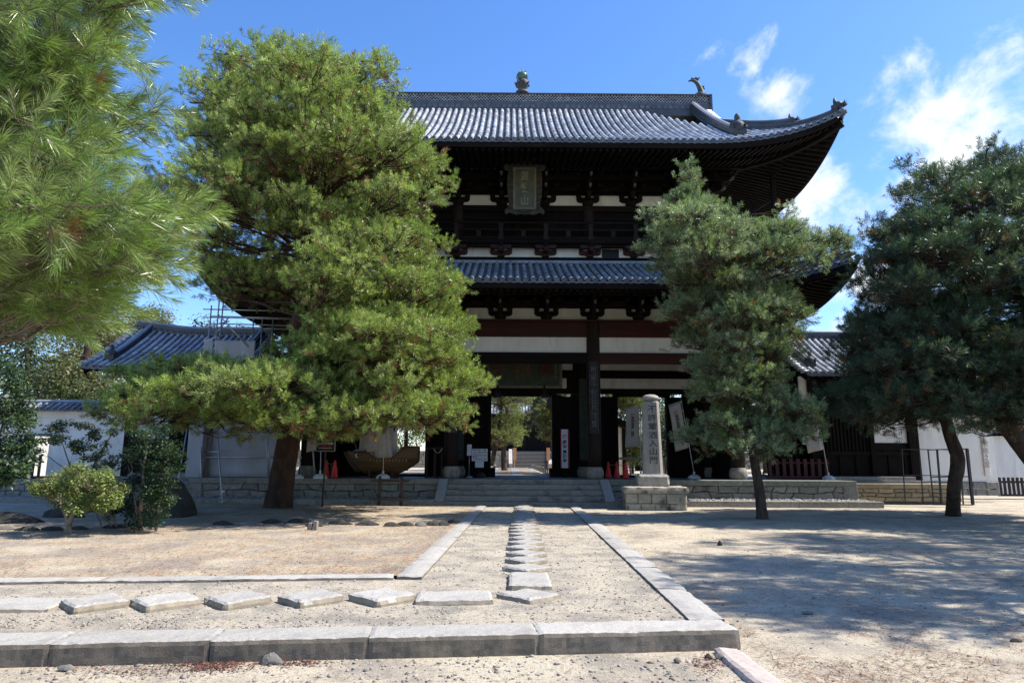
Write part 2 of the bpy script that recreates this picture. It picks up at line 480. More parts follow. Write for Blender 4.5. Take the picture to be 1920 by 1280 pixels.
def tag(o, label=None, cat=None, group=None, kind=None):
    if label: o['label'] = label
    if cat: o['category'] = cat
    if group: o['group'] = group
    if kind: o['kind'] = kind
    return o
def copy_tree(o, parent=None):
    c = o.copy()
    COL.objects.link(c)
    if parent is not None: c.parent = parent
    for ch in list(o.children):
        copy_tree(ch, c)
    return c
def text(name, body, size, m, parent, loc, rot=(math.pi / 2, 0, 0), sx=1.0, depth=.004, fat=0.0, line=1.0):
    cu = bpy.data.curves.new(name, 'FONT')
    cu.body = body; cu.size = size; cu.extrude = depth; cu.offset = fat
    cu.align_x = 'CENTER'; cu.align_y = 'CENTER'; cu.space_line = line
    t = bpy.data.objects.new('tmp', cu)
    COL.objects.link(t)
    bpy.context.view_layer.update()
    me = bpy.data.meshes.new_from_object(t.evaluated_get(bpy.context.evaluated_depsgraph_get()))
    bpy.data.objects.remove(t)
    me.name = name
    me.materials.clear(); me.materials.append(m)
    o = bpy.data.objects.new(name, me)
    o.location = loc; o.rotation_euler = rot; o.scale = (sx, 1, 1)
    return link(o, parent)
def vertical(s): return '\n'.join(s)

def rough_block(L, W, H, res=.1, amp=.012, r=.015, seed=0, ends=True):
    """stone block, top face at z=0, uneven faces and worn edges"""
    nx, ny, nz = [max(2, int(round(d / res))) for d in (L, W, H)]
    idx, vs, fs = {}, [], []
    def vert(i, j, k):
        key = (i, j, k)
        if key in idx: return idx[key]
        p = Vector((-L / 2 + L * i / nx, -W / 2 + W * j / ny, -H + H * k / nz))
        ex = (1 if i in (0, nx) else 0) + (1 if j in (0, ny) else 0) + (1 if k in (0, nz) else 0)
        n = mnoise.noise_vector(p * 6 + Vector((seed * 7.3, seed * 3.1, 1.7)))
        n2 = mnoise.noise_vector(p * 19 + Vector((seed * 2.3, seed * 9.1, 4.7)))
        d = n * amp + n2 * amp * .6
        if ex >= 2:
            q = r * (.6 + 1.1 * abs(mnoise.noise(p * 9 + Vector((seed, 0, 0)))))
            if i in (0, nx) and ends: p.x -= math.copysign(q, p.x)
            if j in (0, ny): p.y -= math.copysign(q, p.y)
            if k == nz: p.z -= q
        p += d
        idx[key] = len(vs); vs.append(p)
        return idx[key]
    for i in range(nx):
        for j in range(ny):
            fs.append((vert(i, j, nz), vert(i + 1, j, nz), vert(i + 1, j + 1, nz), vert(i, j + 1, nz)))
    for k in range(nz):
        for i in range(nx):
            fs.append((vert(i, 0, k), vert(i + 1, 0, k), vert(i + 1, 0, k + 1), vert(i, 0, k + 1)))
            fs.append((vert(i + 1, ny, k), vert(i, ny, k), vert(i, ny, k + 1), vert(i + 1, ny, k + 1)))
        for j in range(ny):
            fs.append((vert(0, j + 1, k), vert(0, j, k), vert(0, j, k + 1), vert(0, j + 1, k + 1)))
            fs.append((vert(nx, j, k), vert(nx, j + 1, k), vert(nx, j + 1, k + 1), vert(nx, j, k + 1)))
    return MB().add(vs, fs, False)
def rock_mb(rx, ry, rz, seed, sub=3, flat=.35):
    import bmesh
    b = bmesh.new()
    bmesh.ops.create_icosphere(b, subdivisions=sub, radius=1)
    vs = []
    for v in b.verts:
        p = v.co.copy()
        q = p * (1 + .28 * mnoise.noise(p * 1.3 + Vector((seed * 5.1, 0, 0))) + .13 * mnoise.noise(p * 3.7 + Vector((0, seed * 3.3, 0))))
        for ax in ((.8, .3, .5), (-.5, .7, .5), (-.3, -.8, .5), (.4, -.7, .6)):
            a = Vector(ax).normalized(); dd = q.dot(a) - (.72 + .1 * math.sin(seed * 3 + ax[0]))
            if dd > 0: q -= a * dd * .8
        vs.append((q.x * rx, q.y * ry, max(q.z, -flat) * rz))
    fs = [tuple(v.index for v in f.verts) for f in b.faces]
    b.free()
    return MB().add(vs, fs, False)
# ------------------------------------------------------------------ ground sheets
def smooth(a, b, x):
    t = min(1, max(0, (x - a) / (b - a)))
    return t * t * (3 - 2 * t)
def gz(x, y):
    return -.155 + .130 * smooth(8.5, 19, y) + .012 * mnoise.noise(Vector((x * .35, y * .35, 0)))
def sheet(name, xs, ys, zf, m, inside=None):
    P = [[Vector((x, y, zf(x, y))) for x in xs] for y in ys]
    mb = MB()
    n, k = len(ys), len(xs)
    vs = [p for r_ in P for p in r_]
    fs = []
    for i in range(n - 1):
        for j in range(k - 1):
            if inside is None or inside((xs[j] + xs[j + 1]) / 2, (ys[i] + ys[i + 1]) / 2):
                fs.append((i * k + j, i * k + j + 1, (i + 1) * k + j + 1, (i + 1) * k + j))
    mb.add(vs, fs, True)
    o = mesh_obj(name, mb, m, fixn=False)
    return tag(o, kind='structure')
def axis(lo, hi, fine_lo, fine_hi, step):
    a = list(np.arange(fine_lo, fine_hi + 1e-6, step))
    x = fine_lo; s = step
    left = []
    while x > lo:
        s *= 1.5; x -= s; left.append(max(x, lo))
    x = fine_hi; s = step; right = []
    while x < hi:
        s *= 1.5; x += s; right.append(min(x, hi))
    return [float(q) for q in left[::-1] + a + right]
tag(sheet('ground', axis(-900, 900, -12, 14, .25), axis(-300, 1500, 2, 26, .25), gz, M['ground']),
    'pale sandy temple courtyard ground', 'ground')

# corner points of the path's kerbs
KA, KB = on(1388, 1178, .03), on(0, 1207, .03)            # near kerb, front top edge
FA, FB = on(790, 1080, .03), on(0, 1089.5, .03)           # far edge of the left arm, front top edge
near_dir = (KB - KA); near_dir.z = 0; near_dir.normalize()
far_dir = (FB - FA); far_dir.z = 0; far_dir.normalize()
near_n = Vector((-near_dir.y, near_dir.x, 0))
if near_n.y < 0: near_n = -near_n
far_n = Vector((-far_dir.y, far_dir.x, 0))
if far_n.y < 0: far_n = -far_n
XR0, XR1 = KA.x - .37, KA.x                                # right kerb of the path
XL1, XL0 = -1.35, -1.71                                    # left kerb
ENDY = 25.75
# path surface: an L between the kerbs
def path_z(x, y):
    return -.012 + .010 * mnoise.noise(Vector((x * .8, y * .8, 3))) + .006 * mnoise.noise(Vector((x * 3, y * 3, 1)))
pmb = MB()
cols = np.linspace(0, 1, 26)
rows_ = []
for t in np.linspace(0, 1, 90):                            # forward leg
    y = 6.35 + (ENDY - 6.35) * t
    row = []
    for c in cols:
        x = XL1 - .1 + (XR0 + .1 - XL1 + .1) * c
        ys = KA.y + near_dir.y / near_dir.x * (x - KA.x) + .2
        row.append(Vector((x, ys + (ENDY - ys) * t, 0)))
    rows_.append(row)
for r_ in rows_:
    for p in r_: p.z = path_z(p.x, p.y)
pmb.grid(rows_)
rows_ = []
for t in np.linspace(0, 1, 60):                            # left arm
    x = XL1 - .1 - 22 * t
    fy = FA.y + far_dir.y / far_dir.x * (x - FA.x) + .12
    ny_ = KA.y + near_dir.y / near_dir.x * (x - KA.x) + .12
    rows_.append([Vector((x, ny_ + (fy - ny_) * c, path_z(x, ny_ + (fy - ny_) * c))) for c in np.linspace(0, 1, 16)])
pmb.grid(rows_)
tag(mesh_obj('path_surface', pmb, M['path'], fixn=False), 'pale sandy gravel surface of the kerbed path', 'path', kind='structure')
# left court: earth strewn with needles, level with the kerb tops
cmb = MB()
rows_ = []
for t in np.linspace(0, 1, 70):
    x = XL0 + .08 - 40 * t ** 1.4
    fy = FA.y + far_dir.y / far_dir.x * (x - FA.x) + .25
    rows_.append([Vector((x, fy + (ENDY + .6 - fy) * c, .006 + .02 * mnoise.noise(Vector((x * .5, c * 9, 5))) + (.10 * math.exp(-((x + 8.0) ** 2) / 6 - ((fy + (ENDY + .6 - fy) * c - 21.5) ** 2) / 5)))) for c in np.linspace(0, 1, 70)])
cmb.grid(rows_)
tag(mesh_obj('court_earth', cmb, M['court'], fixn=False), 'reddish needle strewn earth court left of the path', 'ground', kind='structure')

# ------------------------------------------------------------------ kerb stones and stepping stones
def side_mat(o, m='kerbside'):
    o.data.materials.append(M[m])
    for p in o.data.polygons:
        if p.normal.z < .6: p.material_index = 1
KG = 'kerb stones edging the gravel path'
def kerb(A, u, n, s0, s1, w, label, H=.34, seed=0, dz=0.0, m='granite', res=.07):
    ln = s1 - s0
    mb = rough_block(ln - .004, w, H, res, .006, .014, seed, False)
    o = mesh_obj('kerb_stone', mb, M[m])
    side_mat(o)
    c = A + u * ((s0 + s1) / 2) + n * (w / 2)
    o.location = (c.x, c.y, A.z + dz + random.uniform(-.004, .004))
    o.rotation_euler = (random.uniform(-.004, .004), random.uniform(-.003, .003), math.atan2(u.y, u.x) if u.x > 0 else math.atan2(-u.y, -u.x))
    return tag(o, label, 'kerb stone', KG)
def along(px, py):
    return (on(px, py, .03) - KA).dot(near_dir)
js = [0, along(1010, 1184), along(692, 1190), along(397, 1196), along(95, 1204), along(-260, 1212), along(-760, 1222)]
nl = ['thick granite kerb stone at the near right corner of the path', 'thick granite kerb stone second along the near edge from the right corner',
      'thick granite kerb stone on the near edge between two dark joints, chipped face', 'pale kerb stone near the left end of the near edge',
      'pale granite kerb stone cut off by the left frame edge', 'pale granite kerb stone beyond the left end of the near edge']
for i in range(len(js) - 1):
    kerb(KA, near_dir, near_n, js[i], js[i + 1], .44, nl[i], .42, i + 1, res=.04)
uy = Vector((0, 1, 0))
y = KA.y + .44 + .02
ii = 0
while y < ENDY - .2:
    ln = random.choice([1.5, 1.8, 2.1, 1.65]); y1 = min(ENDY, y + ln)
    if ENDY - y1 < .6: y1 = ENDY
    kerb(Vector((XR0, y, .03)), uy, Vector((1, 0, 0)), 0, y1 - y, .37, 'flat granite kerb stone in the right hand edge of the path to the steps', .3, 20 + ii, res=.11)
    y = y1; ii += 1
y = FA.y + .02
while y < ENDY - .2:
    ln = random.choice([1.3, 1.9, 2.1, 1.7]); y1 = min(ENDY, y + ln)
    if ENDY - y1 < .6: y1 = ENDY
    kerb(Vector((XL0, y, .03)), uy, Vector((1, 0, 0)), 0, y1 - y, .36, 'flat granite kerb stone in the left hand edge of the path to the steps', .26, 40 + ii, res=.11)
    y = y1; ii += 1
s = .37
while s < 16:
    ln = random.choice([1.6, 2.1, 2.5])
    kerb(FA, far_dir, far_n, s, s + ln, .34, 'low granite kerb stone along the far edge of the left arm of the path', .26, 60 + ii, res=.09)
    s += ln; ii += 1
# loose kerb block running towards the viewer at the near right corner
A_, B_ = on(1372, 1217, -.13), on(1480, 1300, -.13)
d_ = B_ - A_; ln = d_.length + .6
o = mesh_obj('kerb_stone', rough_block(ln, .24, .2, .05, .01, .02, 77), mat('pinkish_granite', (.44, .37, .33), (.36, .31, .28), 20, .9, .5, 70, bdist=.01))
c_ = A_ + d_.normalized() * ln / 2
o.location = (c_.x - .06, c_.y, -.105); o.rotation_euler = (0, 0, math.atan2(d_.y, d_.x))
tag(o, 'narrow pinkish kerb block running from the near path corner to the viewer', 'kerb stone', KG)

SG = 'stepping stones along the path'
def slab(cx, cy, L, W, rz, label, seed, z=.045, tilt=(0, 0)):
    o = mesh_obj('stepping_stone', rough_block(L * random.uniform(.93, 1.05), W * random.uniform(.93, 1.06), .16, .05, .009, .018, seed), M['granite'])
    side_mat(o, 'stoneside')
    o.location = (cx, cy, z); o.rotation_euler = (tilt[0], tilt[1], rz)
    return tag(o, label, 'stepping stone', SG)
Q = math.pi / 4
p = on(991, 1111, .045); slab(p.x, p.y, .57, .57, Q, 'square stepping stone set cornerwise where the two rows meet', 100)
slab(p.x + .02, p.y + 1.02, .56, 1.0, .02, 'upright oblong stepping stone just beyond the corner stone', 101, .05)
k = 0
y = 10.3
while y < 25.6:
    slab(.035 + random.uniform(-.02, .02) - .004 * (y - 10), y, .53, .53, Q + random.uniform(-.03, .03),
         'diamond set granite stepping stone in the row leading to the temple steps', 110 + k, .06 + random.uniform(-.008, .008), (random.uniform(-.01, .01), random.uniform(-.01, .01)))
    y += .79; k += 1
p = on(852, 1114, .045); slab(p.x, p.y, .84, .62, math.atan2(-near_dir.y, -near_dir.x), 'oblong stepping stone lying flat beside the corner stone', 140)
for i, (px, py) in enumerate([(716, 1115), (583, 1117), (446, 1120), (310, 1123), (178, 1126)]):
    p = on(px, py, .05)
    slab(p.x, p.y, .56, .56, Q + .03, ['diamond set stepping stone next to the oblong slab, left of it', 'second diamond set stepping stone left of the oblong slab',
         'middle diamond set stepping stone of the row going left', 'fourth diamond set stepping stone left of the oblong slab', 'leftmost diamond set stepping stone, beside the brown oblong slab'][i], 150 + i, .072, (.0, -.02))
p = on(20, 1131, .02); slab(p.x, p.y, 1.05, .60, .12, 'brownish oblong stepping stone cut off at the left frame edge', 160, .03)
p = on(-190, 1136, .02); slab(p.x, p.y, .6, .6, Q, 'diamond set stepping stone beyond the left frame edge', 161, .045)

# ------------------------------------------------------------------ loose stones, gravel, litter
def scatter_stones(name, pts, smin, smax, m, label, seed, zoff=.0):
    rng = np.random.default_rng(seed)
    import bmesh
    b = bmesh.new(); bmesh.ops.create_icosphere(b, subdivisions=1, radius=1)
    bv = np.array([v.co[:] for v in b.verts]); bf = np.array([[v.index for v in f.verts] for f in b.faces]); b.free()
    n = len(pts); P = np.array(pts)
    sc = smin + (smax - smin) * rng.random(n) ** 3.0
    V = np.repeat(bv[None], n, 0) * (1 + .25 * rng.standard_normal((n, len(bv), 1)))
    V *= (sc[:, None] * np.stack([rng.uniform(.7, 1.3, n), rng.uniform(.6, 1.1, n), rng.uniform(.35, .7, n)], 1))[:, None, :]
    a = rng.uniform(0, 6.28, n); ca, sa = np.cos(a), np.sin(a)
    X = V[..., 0] * ca[:, None] - V[..., 1] * sa[:, None]; Y = V[..., 0] * sa[:, None] + V[..., 1] * ca[:, None]
    V = np.stack([X, Y, V[..., 2]], -1) + P[:, None, :]
    V[..., 2] += zoff + sc[:, None] * .12
    Fa = (bf[None] + (np.arange(n) * len(bv))[:, None, None]).reshape(-1, 3)
    o = np_mesh(name, V.reshape(-1, 3), Fa, m)
    return tag(o, label, 'gravel', kind='stuff')
def np_mesh(name, V, Fa, m, parent=None, tint=None, smooth=False):
    k = Fa.shape[1]
    me = bpy.data.meshes.new(name)
    me.vertices.add(len(V)); me.loops.add(Fa.size); me.polygons.add(len(Fa))
    me.vertices.foreach_set('co', np.ascontiguousarray(V, dtype=np.float32).ravel())
    me.loops.foreach_set('vertex_index', np.ascontiguousarray(Fa, dtype=np.int32).ravel())
    me.polygons.foreach_set('loop_start', np.arange(0, Fa.size, k, dtype=np.int32))
    if smooth: me.polygons.foreach_set('use_smooth', np.ones(len(Fa), dtype=bool))
    if tint is not None:
        ca = me.color_attributes.new('tint', 'FLOAT_COLOR', 'POINT')
        c4 = np.ones((len(V), 4), dtype=np.float32); c4[:, :3] = tint
        ca.data.foreach_set('color', c4.ravel())
    me.materials.append(m)
    me.update(calc_edges=True)
    me.validate()
    o = bpy.data.objects.new(name, me)
    return link(o, parent)
def inside_path(x, y):
    fy = FA.y + far_dir.y / far_dir.x * (x - FA.x)
    ny_ = KA.y + near_dir.y / near_dir.x * (x - KA.x) + .44
    return (XL1 < x < XR0 and y > ny_ and y < ENDY) or (x <= XL1 and ny_ < y < fy)
pts = []
rng = np.random.default_rng(5)
while len(pts) < 9000:
    y = 6.6 + 19 * rng.random() ** 2.2; x = rng.uniform(-7.5, 1.6)
    if inside_path(x, y):
        near_e = min(abs(x - XL1) if y > 9.4 else 9, abs(x - XR0))
        if rng.random() < .35 + .65 * math.exp(-near_e * 2) or mnoise.noise(Vector((x * 1.5, y * 1.5, 9))) > .05:
            pts.append((x, y, path_z(x, y)))
scatter_stones('path_gravel', pts, .003, .020, M['pebble'], 'small loose gravel scattered on the path between the kerbs', 3)
pts = []
while len(pts) < 2600:
    y = 4.6 + 1.8 * rng.random(); x = rng.uniform(-4.6, 1.7)
    if y < KA.y + near_dir.y / near_dir.x * (x - KA.x) - .02 and rng.random() < .5 + .5 * (mnoise.noise(Vector((x * 2, y * 2, 2))) > 0):
        pts.append((x, y, gz(x, y)))
scatter_stones('foreground_gravel', pts, .002, .026, M['pebble'], 'mixed pebbles on the earth in front of the near kerb', 4)
pts = []
while len(pts) < 2600:
    y = 5.2 + 20 * rng.random() ** 1.8; x = 2.05 + rng.random() * y * .75
    pts.append((x, y, gz(x, y)))
scatter_stones('courtyard_gravel', pts, .003, .022, M['pebble'], 'sparse small stones on the pale earth right of the path', 6)
pts = []
while len(pts) < 3200:
    x = XL0 - rng.random() ** 1.3 * 14; fy = FA.y + far_dir.y / far_dir.x * (x - FA.x) + .4
    y = fy + (25.5 - fy) * rng.random() ** 1.5
    pts.append((x, y, .008))
scatter_stones('court_gravel', pts, .003, .015, M['pebble'], 'sparse small stones on the needle strewn earth left of the path', 8)
# gravel strip at the foot of the stone platform (in the gate's frame)
pts = []
while len(pts) < 5200:
    x = rng.uniform(-13.6, 13.4)
    if abs(x) < 3.35: continue
    w = GM @ Vector((x, rng.uniform(-.72, .78), .17))
    pts.append((w.x, w.y, w.z))
scatter_stones('gravel_strip', pts, .02, .075, M['pebblew'], 'grey gravel strip between the platform wall and its low kerb', 9)

def litter(name, P, ln, w, tints, label, seed, cat='fallen needles', parent=None):
    rng = np.random.default_rng(seed)
    n = len(P); P = np.array(P)
    a = rng.uniform(0, 6.28, n); l = ln * rng.uniform(.6, 1.3, n)
    D = np.stack([np.cos(a), np.sin(a), rng.uniform(-.03, .18, n)], 1)
    Sd = np.stack([-np.sin(a), np.cos(a), rng.uniform(-.4, .4, n)], 1) * w
    V = np.stack([P - Sd, P + Sd, P + D * l[:, None] + Sd * .6, P + D * l[:, None] - Sd * .6], 1)
    V[..., 2] += .006
    t = np.array(tints)[rng.integers(0, len(tints), n)]
    o = np_mesh(name, V.reshape(-1, 3), np.arange(n * 4).reshape(n, 4), M['litter'], tint=np.repeat(t, 4, 0), parent=parent)
    return tag(o, label, cat, kind='stuff')
pts = []
while len(pts) < 30000:
    x = XL0 - rng.random() ** 1.2 * 15; fy = FA.y + far_dir.y / far_dir.x * (x - FA.x) + .36
    y = fy + (25.5 - fy) * rng.random() ** 1.3
    if mnoise.noise(Vector((x * .7, y * .7, 4))) > -.25: pts.append((x, y, .02 + .10 * math.exp(-((x + 8.0) ** 2) / 6 - ((y - 21.5) ** 2) / 5)))
litter('fallen_needles', pts, .10, .0028, [(.22, .10, .05), (.30, .15, .07), (.16, .08, .045), (.34, .22, .11)], 'brown fallen pine needles strewn over the left court', 12)
pts = []
while len(pts) < 8500:
    y = 5.0 + 12 * rng.random() ** 1.5; x = 2.1 + rng.random() * y * .72
    if mnoise.noise(Vector((x * .9, y * .9, 14))) > -.02: pts.append((x, y, gz(x, y)))
litter('fallen_needles', pts, .11, .0022, [(.20, .10, .05), (.26, .14, .07), (.15, .08, .05)], 'brown fallen pine needles strewn over the right courtyard', 13)
pts = []
for (px, py, rx, ry, n) in [(400, 1243, 75, 14, 800), (180, 1236, 60, 8, 260), (560, 1240, 60, 8, 220), (1330, 1240, 40, 18, 180), (250, 1252, 160, 14, 260)]:
    for _ in range(n):
        q = on(px + rng.normal() * rx * .5, py + rng.normal() * ry * .5, -.14)
        if q.y < KA.y + near_dir.y / near_dir.x * (q.x - KA.x) - .01: pts.append((q.x, q.y, gz(q.x, q.y) + .01 * rng.random()))
litter('fallen_leaves', pts, .028, .006, [(.115, .048, .040), (.15, .065, .05), (.085, .04, .035), (.22, .135, .095)], 'small dry red leaves gathered at the foot of the near kerb', 15, 'fallen leaves')
def rock(px, py, z, rx, ry, rz, label, m='rockl', seed=1, cat='rock', group=None, rot=0):
    p = on(px, py, z)
    o = mesh_obj('rock', rock_mb(rx, ry, rz, seed), M[m])
    o.location = (p.x, p.y, z + rz * .10); o.rotation_euler = (0, 0, rot)
    return tag(o, label, cat, group)
rock(510, 1240, -.14, .10, .06, .062, 'fist sized grey stone lying in red leaves below the near kerb', seed=3)
rock(1328, 1232, -.14, .033, .03, .03, 'dark round pebble at the foot of the near corner kerb stone', 'rock', seed=4, cat='pebble')
rock(1351, 1232, -.14, .045, .035, .036, 'brownish round cobble beside the pinkish kerb block', 'rockl', seed=5, cat='pebble')
rock(125, 1253, -.14, .07, .05, .03, 'flat blue grey pebble in front of the near kerb at left', 'rockl', seed=6, cat='pebble')
rock(1270, 1238, -.14, .03, .025, .025, 'small pale pebble below the near kerb near the corner', 'rockl', seed=7, cat='pebble')
rock(1350, 1020, -.06, .05, .05, .07, 'small upright dark stone alone on the sunny courtyard right of the path', 'rock', seed=8)
rock(1515, 1148, -.14, .07, .04, .018, 'flat violet grey stone in the shaded courtyard right of the path', 'rockl', seed=9)
rock(1905, 1200, -.14, .06, .035, .02, 'dark stone in the shade at the right frame edge', 'rock', seed=10)
# garden stones on the left court
rock(312, 968, .02, .85, .7, .95, 'large dark boulder beside the bushes left of the big pine', 'rock', 21, 'boulder')
rock(15, 978, .02, 1.0, .45, .22, 'long dark flat topped boulder at the left frame edge', 'rock', 22, 'boulder', rot=.1)
rock(120, 968, .02, .55, .35, .25, 'low dark stone between the flat boulder and the bush trunk', 'rock', 23, 'boulder')
E_ = 'low stones edging the planting bed'
for i, (px, py, rx) in enumerate([(12, 991, .35), (55, 993, .4), (100, 993, .4), (148, 992, .35), (215, 989, .4), (232, 988, .3), (262, 984, .35), (640, 981, .45), (690, 983, .4), (515, 979, .5), (470, 983, .45), (420, 982, .35), (560, 978, .4),
                                  (590, 985, .3), (760, 984, .33), (790, 984, .22), (812, 983, .25), (832, 983, .22), (850, 979, .25), (735, 985, .3), (820, 979, .2)]):
    rock(px, py, .02, rx * .72, .15, .075, 'low dark weathered stone in the broken row edging the bed under the big pine', 'rock' if i % 5 else 'rockl', 30 + i, 'rock', E_, rot=random.uniform(-.2, .2))
# split stump
p = on(587, 992, .02)
st = empty('stump', (p.x, p.y, .0))
tag(st, 'small split grey tree stump on the earth right of the big pine', 'stump')
mb = MB().box(-.10, -.02, -.07, .07, 0, .17, .9).box(.01, .10, -.06, .08, 0, .21, .9).box(-.13, -.10, -.05, .04, 0, .10, .8)
mesh_obj('wood', mb, M['plankwood'], st, bevel=.01)

# ------------------------------------------------------------------ stone platform with steps (own frame = gate's frame)
ZP = .914
def gate_empty(name): 
    e = empty(name, PIV, PSI)
    return e
plat = gate_empty('stone_platform')
tag(plat, 'grey stone platform with cut block walls carrying the temple gate', 'platform')
def masonry(x0, x1, y, z0, z1, courses, wmin, wmax, seed, depth=.25, jit=.05, gap=.012, bul=.025, axis_='x'):
    rnd = random.Random(seed)
    mb = MB()
    zs = [z0 + (z1 - z0) * i / courses for i in range(courses + 1)]
    bx_ = []
    for c in range(courses):
        xs = [x0]
        while xs[-1] < x1 - wmin:
            xs.append(xs[-1] + rnd.uniform(wmin, wmax))
        xs[-1] = x1
        bx_.append(xs)
    def lineh(i, x):          # wavy bed joints
        if i in (0, courses): return zs[i]
        return zs[i] + jit * math.sin(x * 2.3 + i * 2 + seed) * .6 + jit * math.sin(x * 5.1 + seed) * .5
    for c in range(courses):
        xs = bx_[c]
        tilt = [0] + [rnd.uniform(-jit, jit) * 1.6 for _ in xs[1:-1]] + [0]
        for i in range(len(xs) - 1):
            a, b_ = xs[i], xs[i + 1]
            ta, tb = tilt[i], tilt[i + 1]
            mid = (a + b_) / 2
            pol = [(a - ta, lineh(c, a)), (mid, lineh(c, mid)), (b_ - tb, lineh(c, b_)), (b_ + tb, lineh(c + 1, b_)), (mid, lineh(c + 1, mid)), (a + ta, lineh(c + 1, a))]
            cx = sum(q[0] for q in pol) / 6; cz = sum(q[1] for q in pol) / 6
            def ins(q, g):
                d = Vector((cx - q[0], cz - q[1])); d.normalize()
                return (q[0] + d.x * g * 1.3, q[1] + d.y * g * 1.3)
            p1 = [ins(q, gap) for q in pol]; p2 = [ins(q, gap + .03) for q in pol]
            bb = bul * rnd.uniform(.5, 1.3)
            vs = [(q[0], y + depth, q[1]) for q in p1] + [(q[0], y + .006, q[1]) for q in p1] + [(q[0], y - bb, q[1]) for q in p2]
            fs = [(11 + 1, 13, 14, 15, 16, 17)]
            for k in range(6):
                j = (k + 1) % 6
                fs.append((k, j, 6 + j, 6 + k)); fs.append((6 + k, 6 + j, 12 + j, 12 + k))
            mb.add(vs, fs)
    return mb
XP0, XP1 = bl(352, 915, .8).x, bl(1607, 915, .8).x
for a, b_, sd in ((XP0, -3.36, 1), (3.36, XP1, 2)):
    mesh_obj('block_wall', masonry(a, b_, .86, .17, .70, 2, .5, 1.05, sd), M['granited'], plat)
    # cope
    mb = MB(); x = a
    while x < b_ - .1:
        x1 = min(b_, x + random.uniform(1.6, 2.6))
        if b_ - x1 < .7: x1 = b_
        mb.box(x + .004, x1 - .004, .78, 1.4, .70, ZP, 1.0)
        x = x1
    mesh_obj('cope', mb, M['granited'] if a < 0 else M['lichen'], plat, bevel=.015)
    mb = MB(); x = a                      # low outer kerb
    while x < b_ - .1:
        x1 = min(b_, x + random.uniform(1.6, 2.6))
        if b_ - x1 < .7: x1 = b_
        mb.box(x + .004, x1 - .004, -1.12, -.74, -.3, .20)
        x = x1
    mesh_obj('foot_kerb', mb, M['granited'], plat, bevel=.012)
    mesh_obj('strip_bed', MB().box(a, b_, -.74, .86, -.3, .165), M['granited'], plat)
mesh_obj('core', MB().box(XP0 + .03, XP1 - .03, 1.1, 12.4, -.3, ZP - .012), M['dark'], plat)
mesh_obj('paving', MB().box(XP0 + .02, XP1 - .02, 1.39, 12.5, ZP - .01, ZP - .002), M['floor'], plat)
for k in range(4):                         # four steps
    z1 = .13 + .196 * (k + 1); y0 = -.70 + .47 * k
    mb = MB(); x = -3.0
    xs = [-3.0] + sorted(random.uniform(-2.2, 2.2) for _ in range(random.choice([1, 2, 2, 3]))) + [3.0]
    for i in range(len(xs) - 1):
        mb.box(xs[i] + .003, xs[i + 1] - .003, y0, y0 + .6 if k < 3 else 1.6, z1 - .195, z1 - (.001 if k == 3 else 0))
    mesh_obj('step', mb, M['step'], plat, bevel=.014)
mesh_obj('step_base', MB().box(-3.42, 3.42, -1.10, -.62, -.3, .128).box(-3.0, 3.0, -.6, .9, -.3, .13), M['step'], plat, bevel=.012)
for sx in (-1, 1):                         # sloping cheek stones
    mb = MB()
    poly = [(-.86, .13), (-.86, .20), (.66, .925), (.95, .925), (.95, .13)]
    x0, x1 = (3.01, 3.37) if sx > 0 else (-3.37, -3.01)
    vs = [(x0, y_, z_) for y_, z_ in poly] + [(x1, y_, z_) for y_, z_ in poly]
    fs = [(0, 1, 2, 3, 4), (9, 8, 7, 6, 5)] + [(i, i + 5, (i + 1) % 5 + 5, (i + 1) % 5) for i in range(5)]
    mesh_obj('cheek_stone', mb.add(vs, fs), M['granite'], plat, bevel=.012)
# corner posts of the wall
for x in (XP0 + .25, XP1 - .25):
    mesh_obj('corner_stone', MB().box(x - .29, x + .29, .80, 1.3, .16, .70), M['granited'], plat, bevel=.015)
# lower footings under the two side buildings
for nm, a, b_, mm, lab, sd in (('annex_footing', XP1 + .005, bl(1802, 915, 1.3).x, 'tanstone', 'tan block footing wall under the right side building', 5),
                               ('annex_footing', -24.5, XP0 - .005, 'granited', 'grey block footing wall under the left side building', 6)):
    ft = gate_empty(nm)
    tag(ft, lab, 'wall')
    mesh_obj('block_wall', masonry(a, b_, 1.30, .10, .62, 3 if a > 0 else 2, .4, .8, sd, .3, .03), M[mm], ft)
    mb = MB(); x = a
    while x < b_ - .1:
        x1 = min(b_, x + random.uniform(1.2, 2.0))
        if b_ - x1 < .6: x1 = b_
        mb.box(x + .004, x1 - .004, 1.24, 1.9, .62, .80); x = x1
    mesh_obj('cope', mb, M[mm], ft, bevel=.015)
    mesh_obj('floor_slab', MB().box(a + .02, b_ - .02, 1.7, 12, -.2, .79), M['floor'], ft)
    if a < 0:
        mesh_obj('foot_kerb', MB().box(a, b_, -1.10, -.74, -.3, .19), M['granited'], ft, bevel=.012)
        mesh_obj('strip_bed', MB().box(a, b_, -.74, 1.32, -.3, .15), M['granited'], ft)
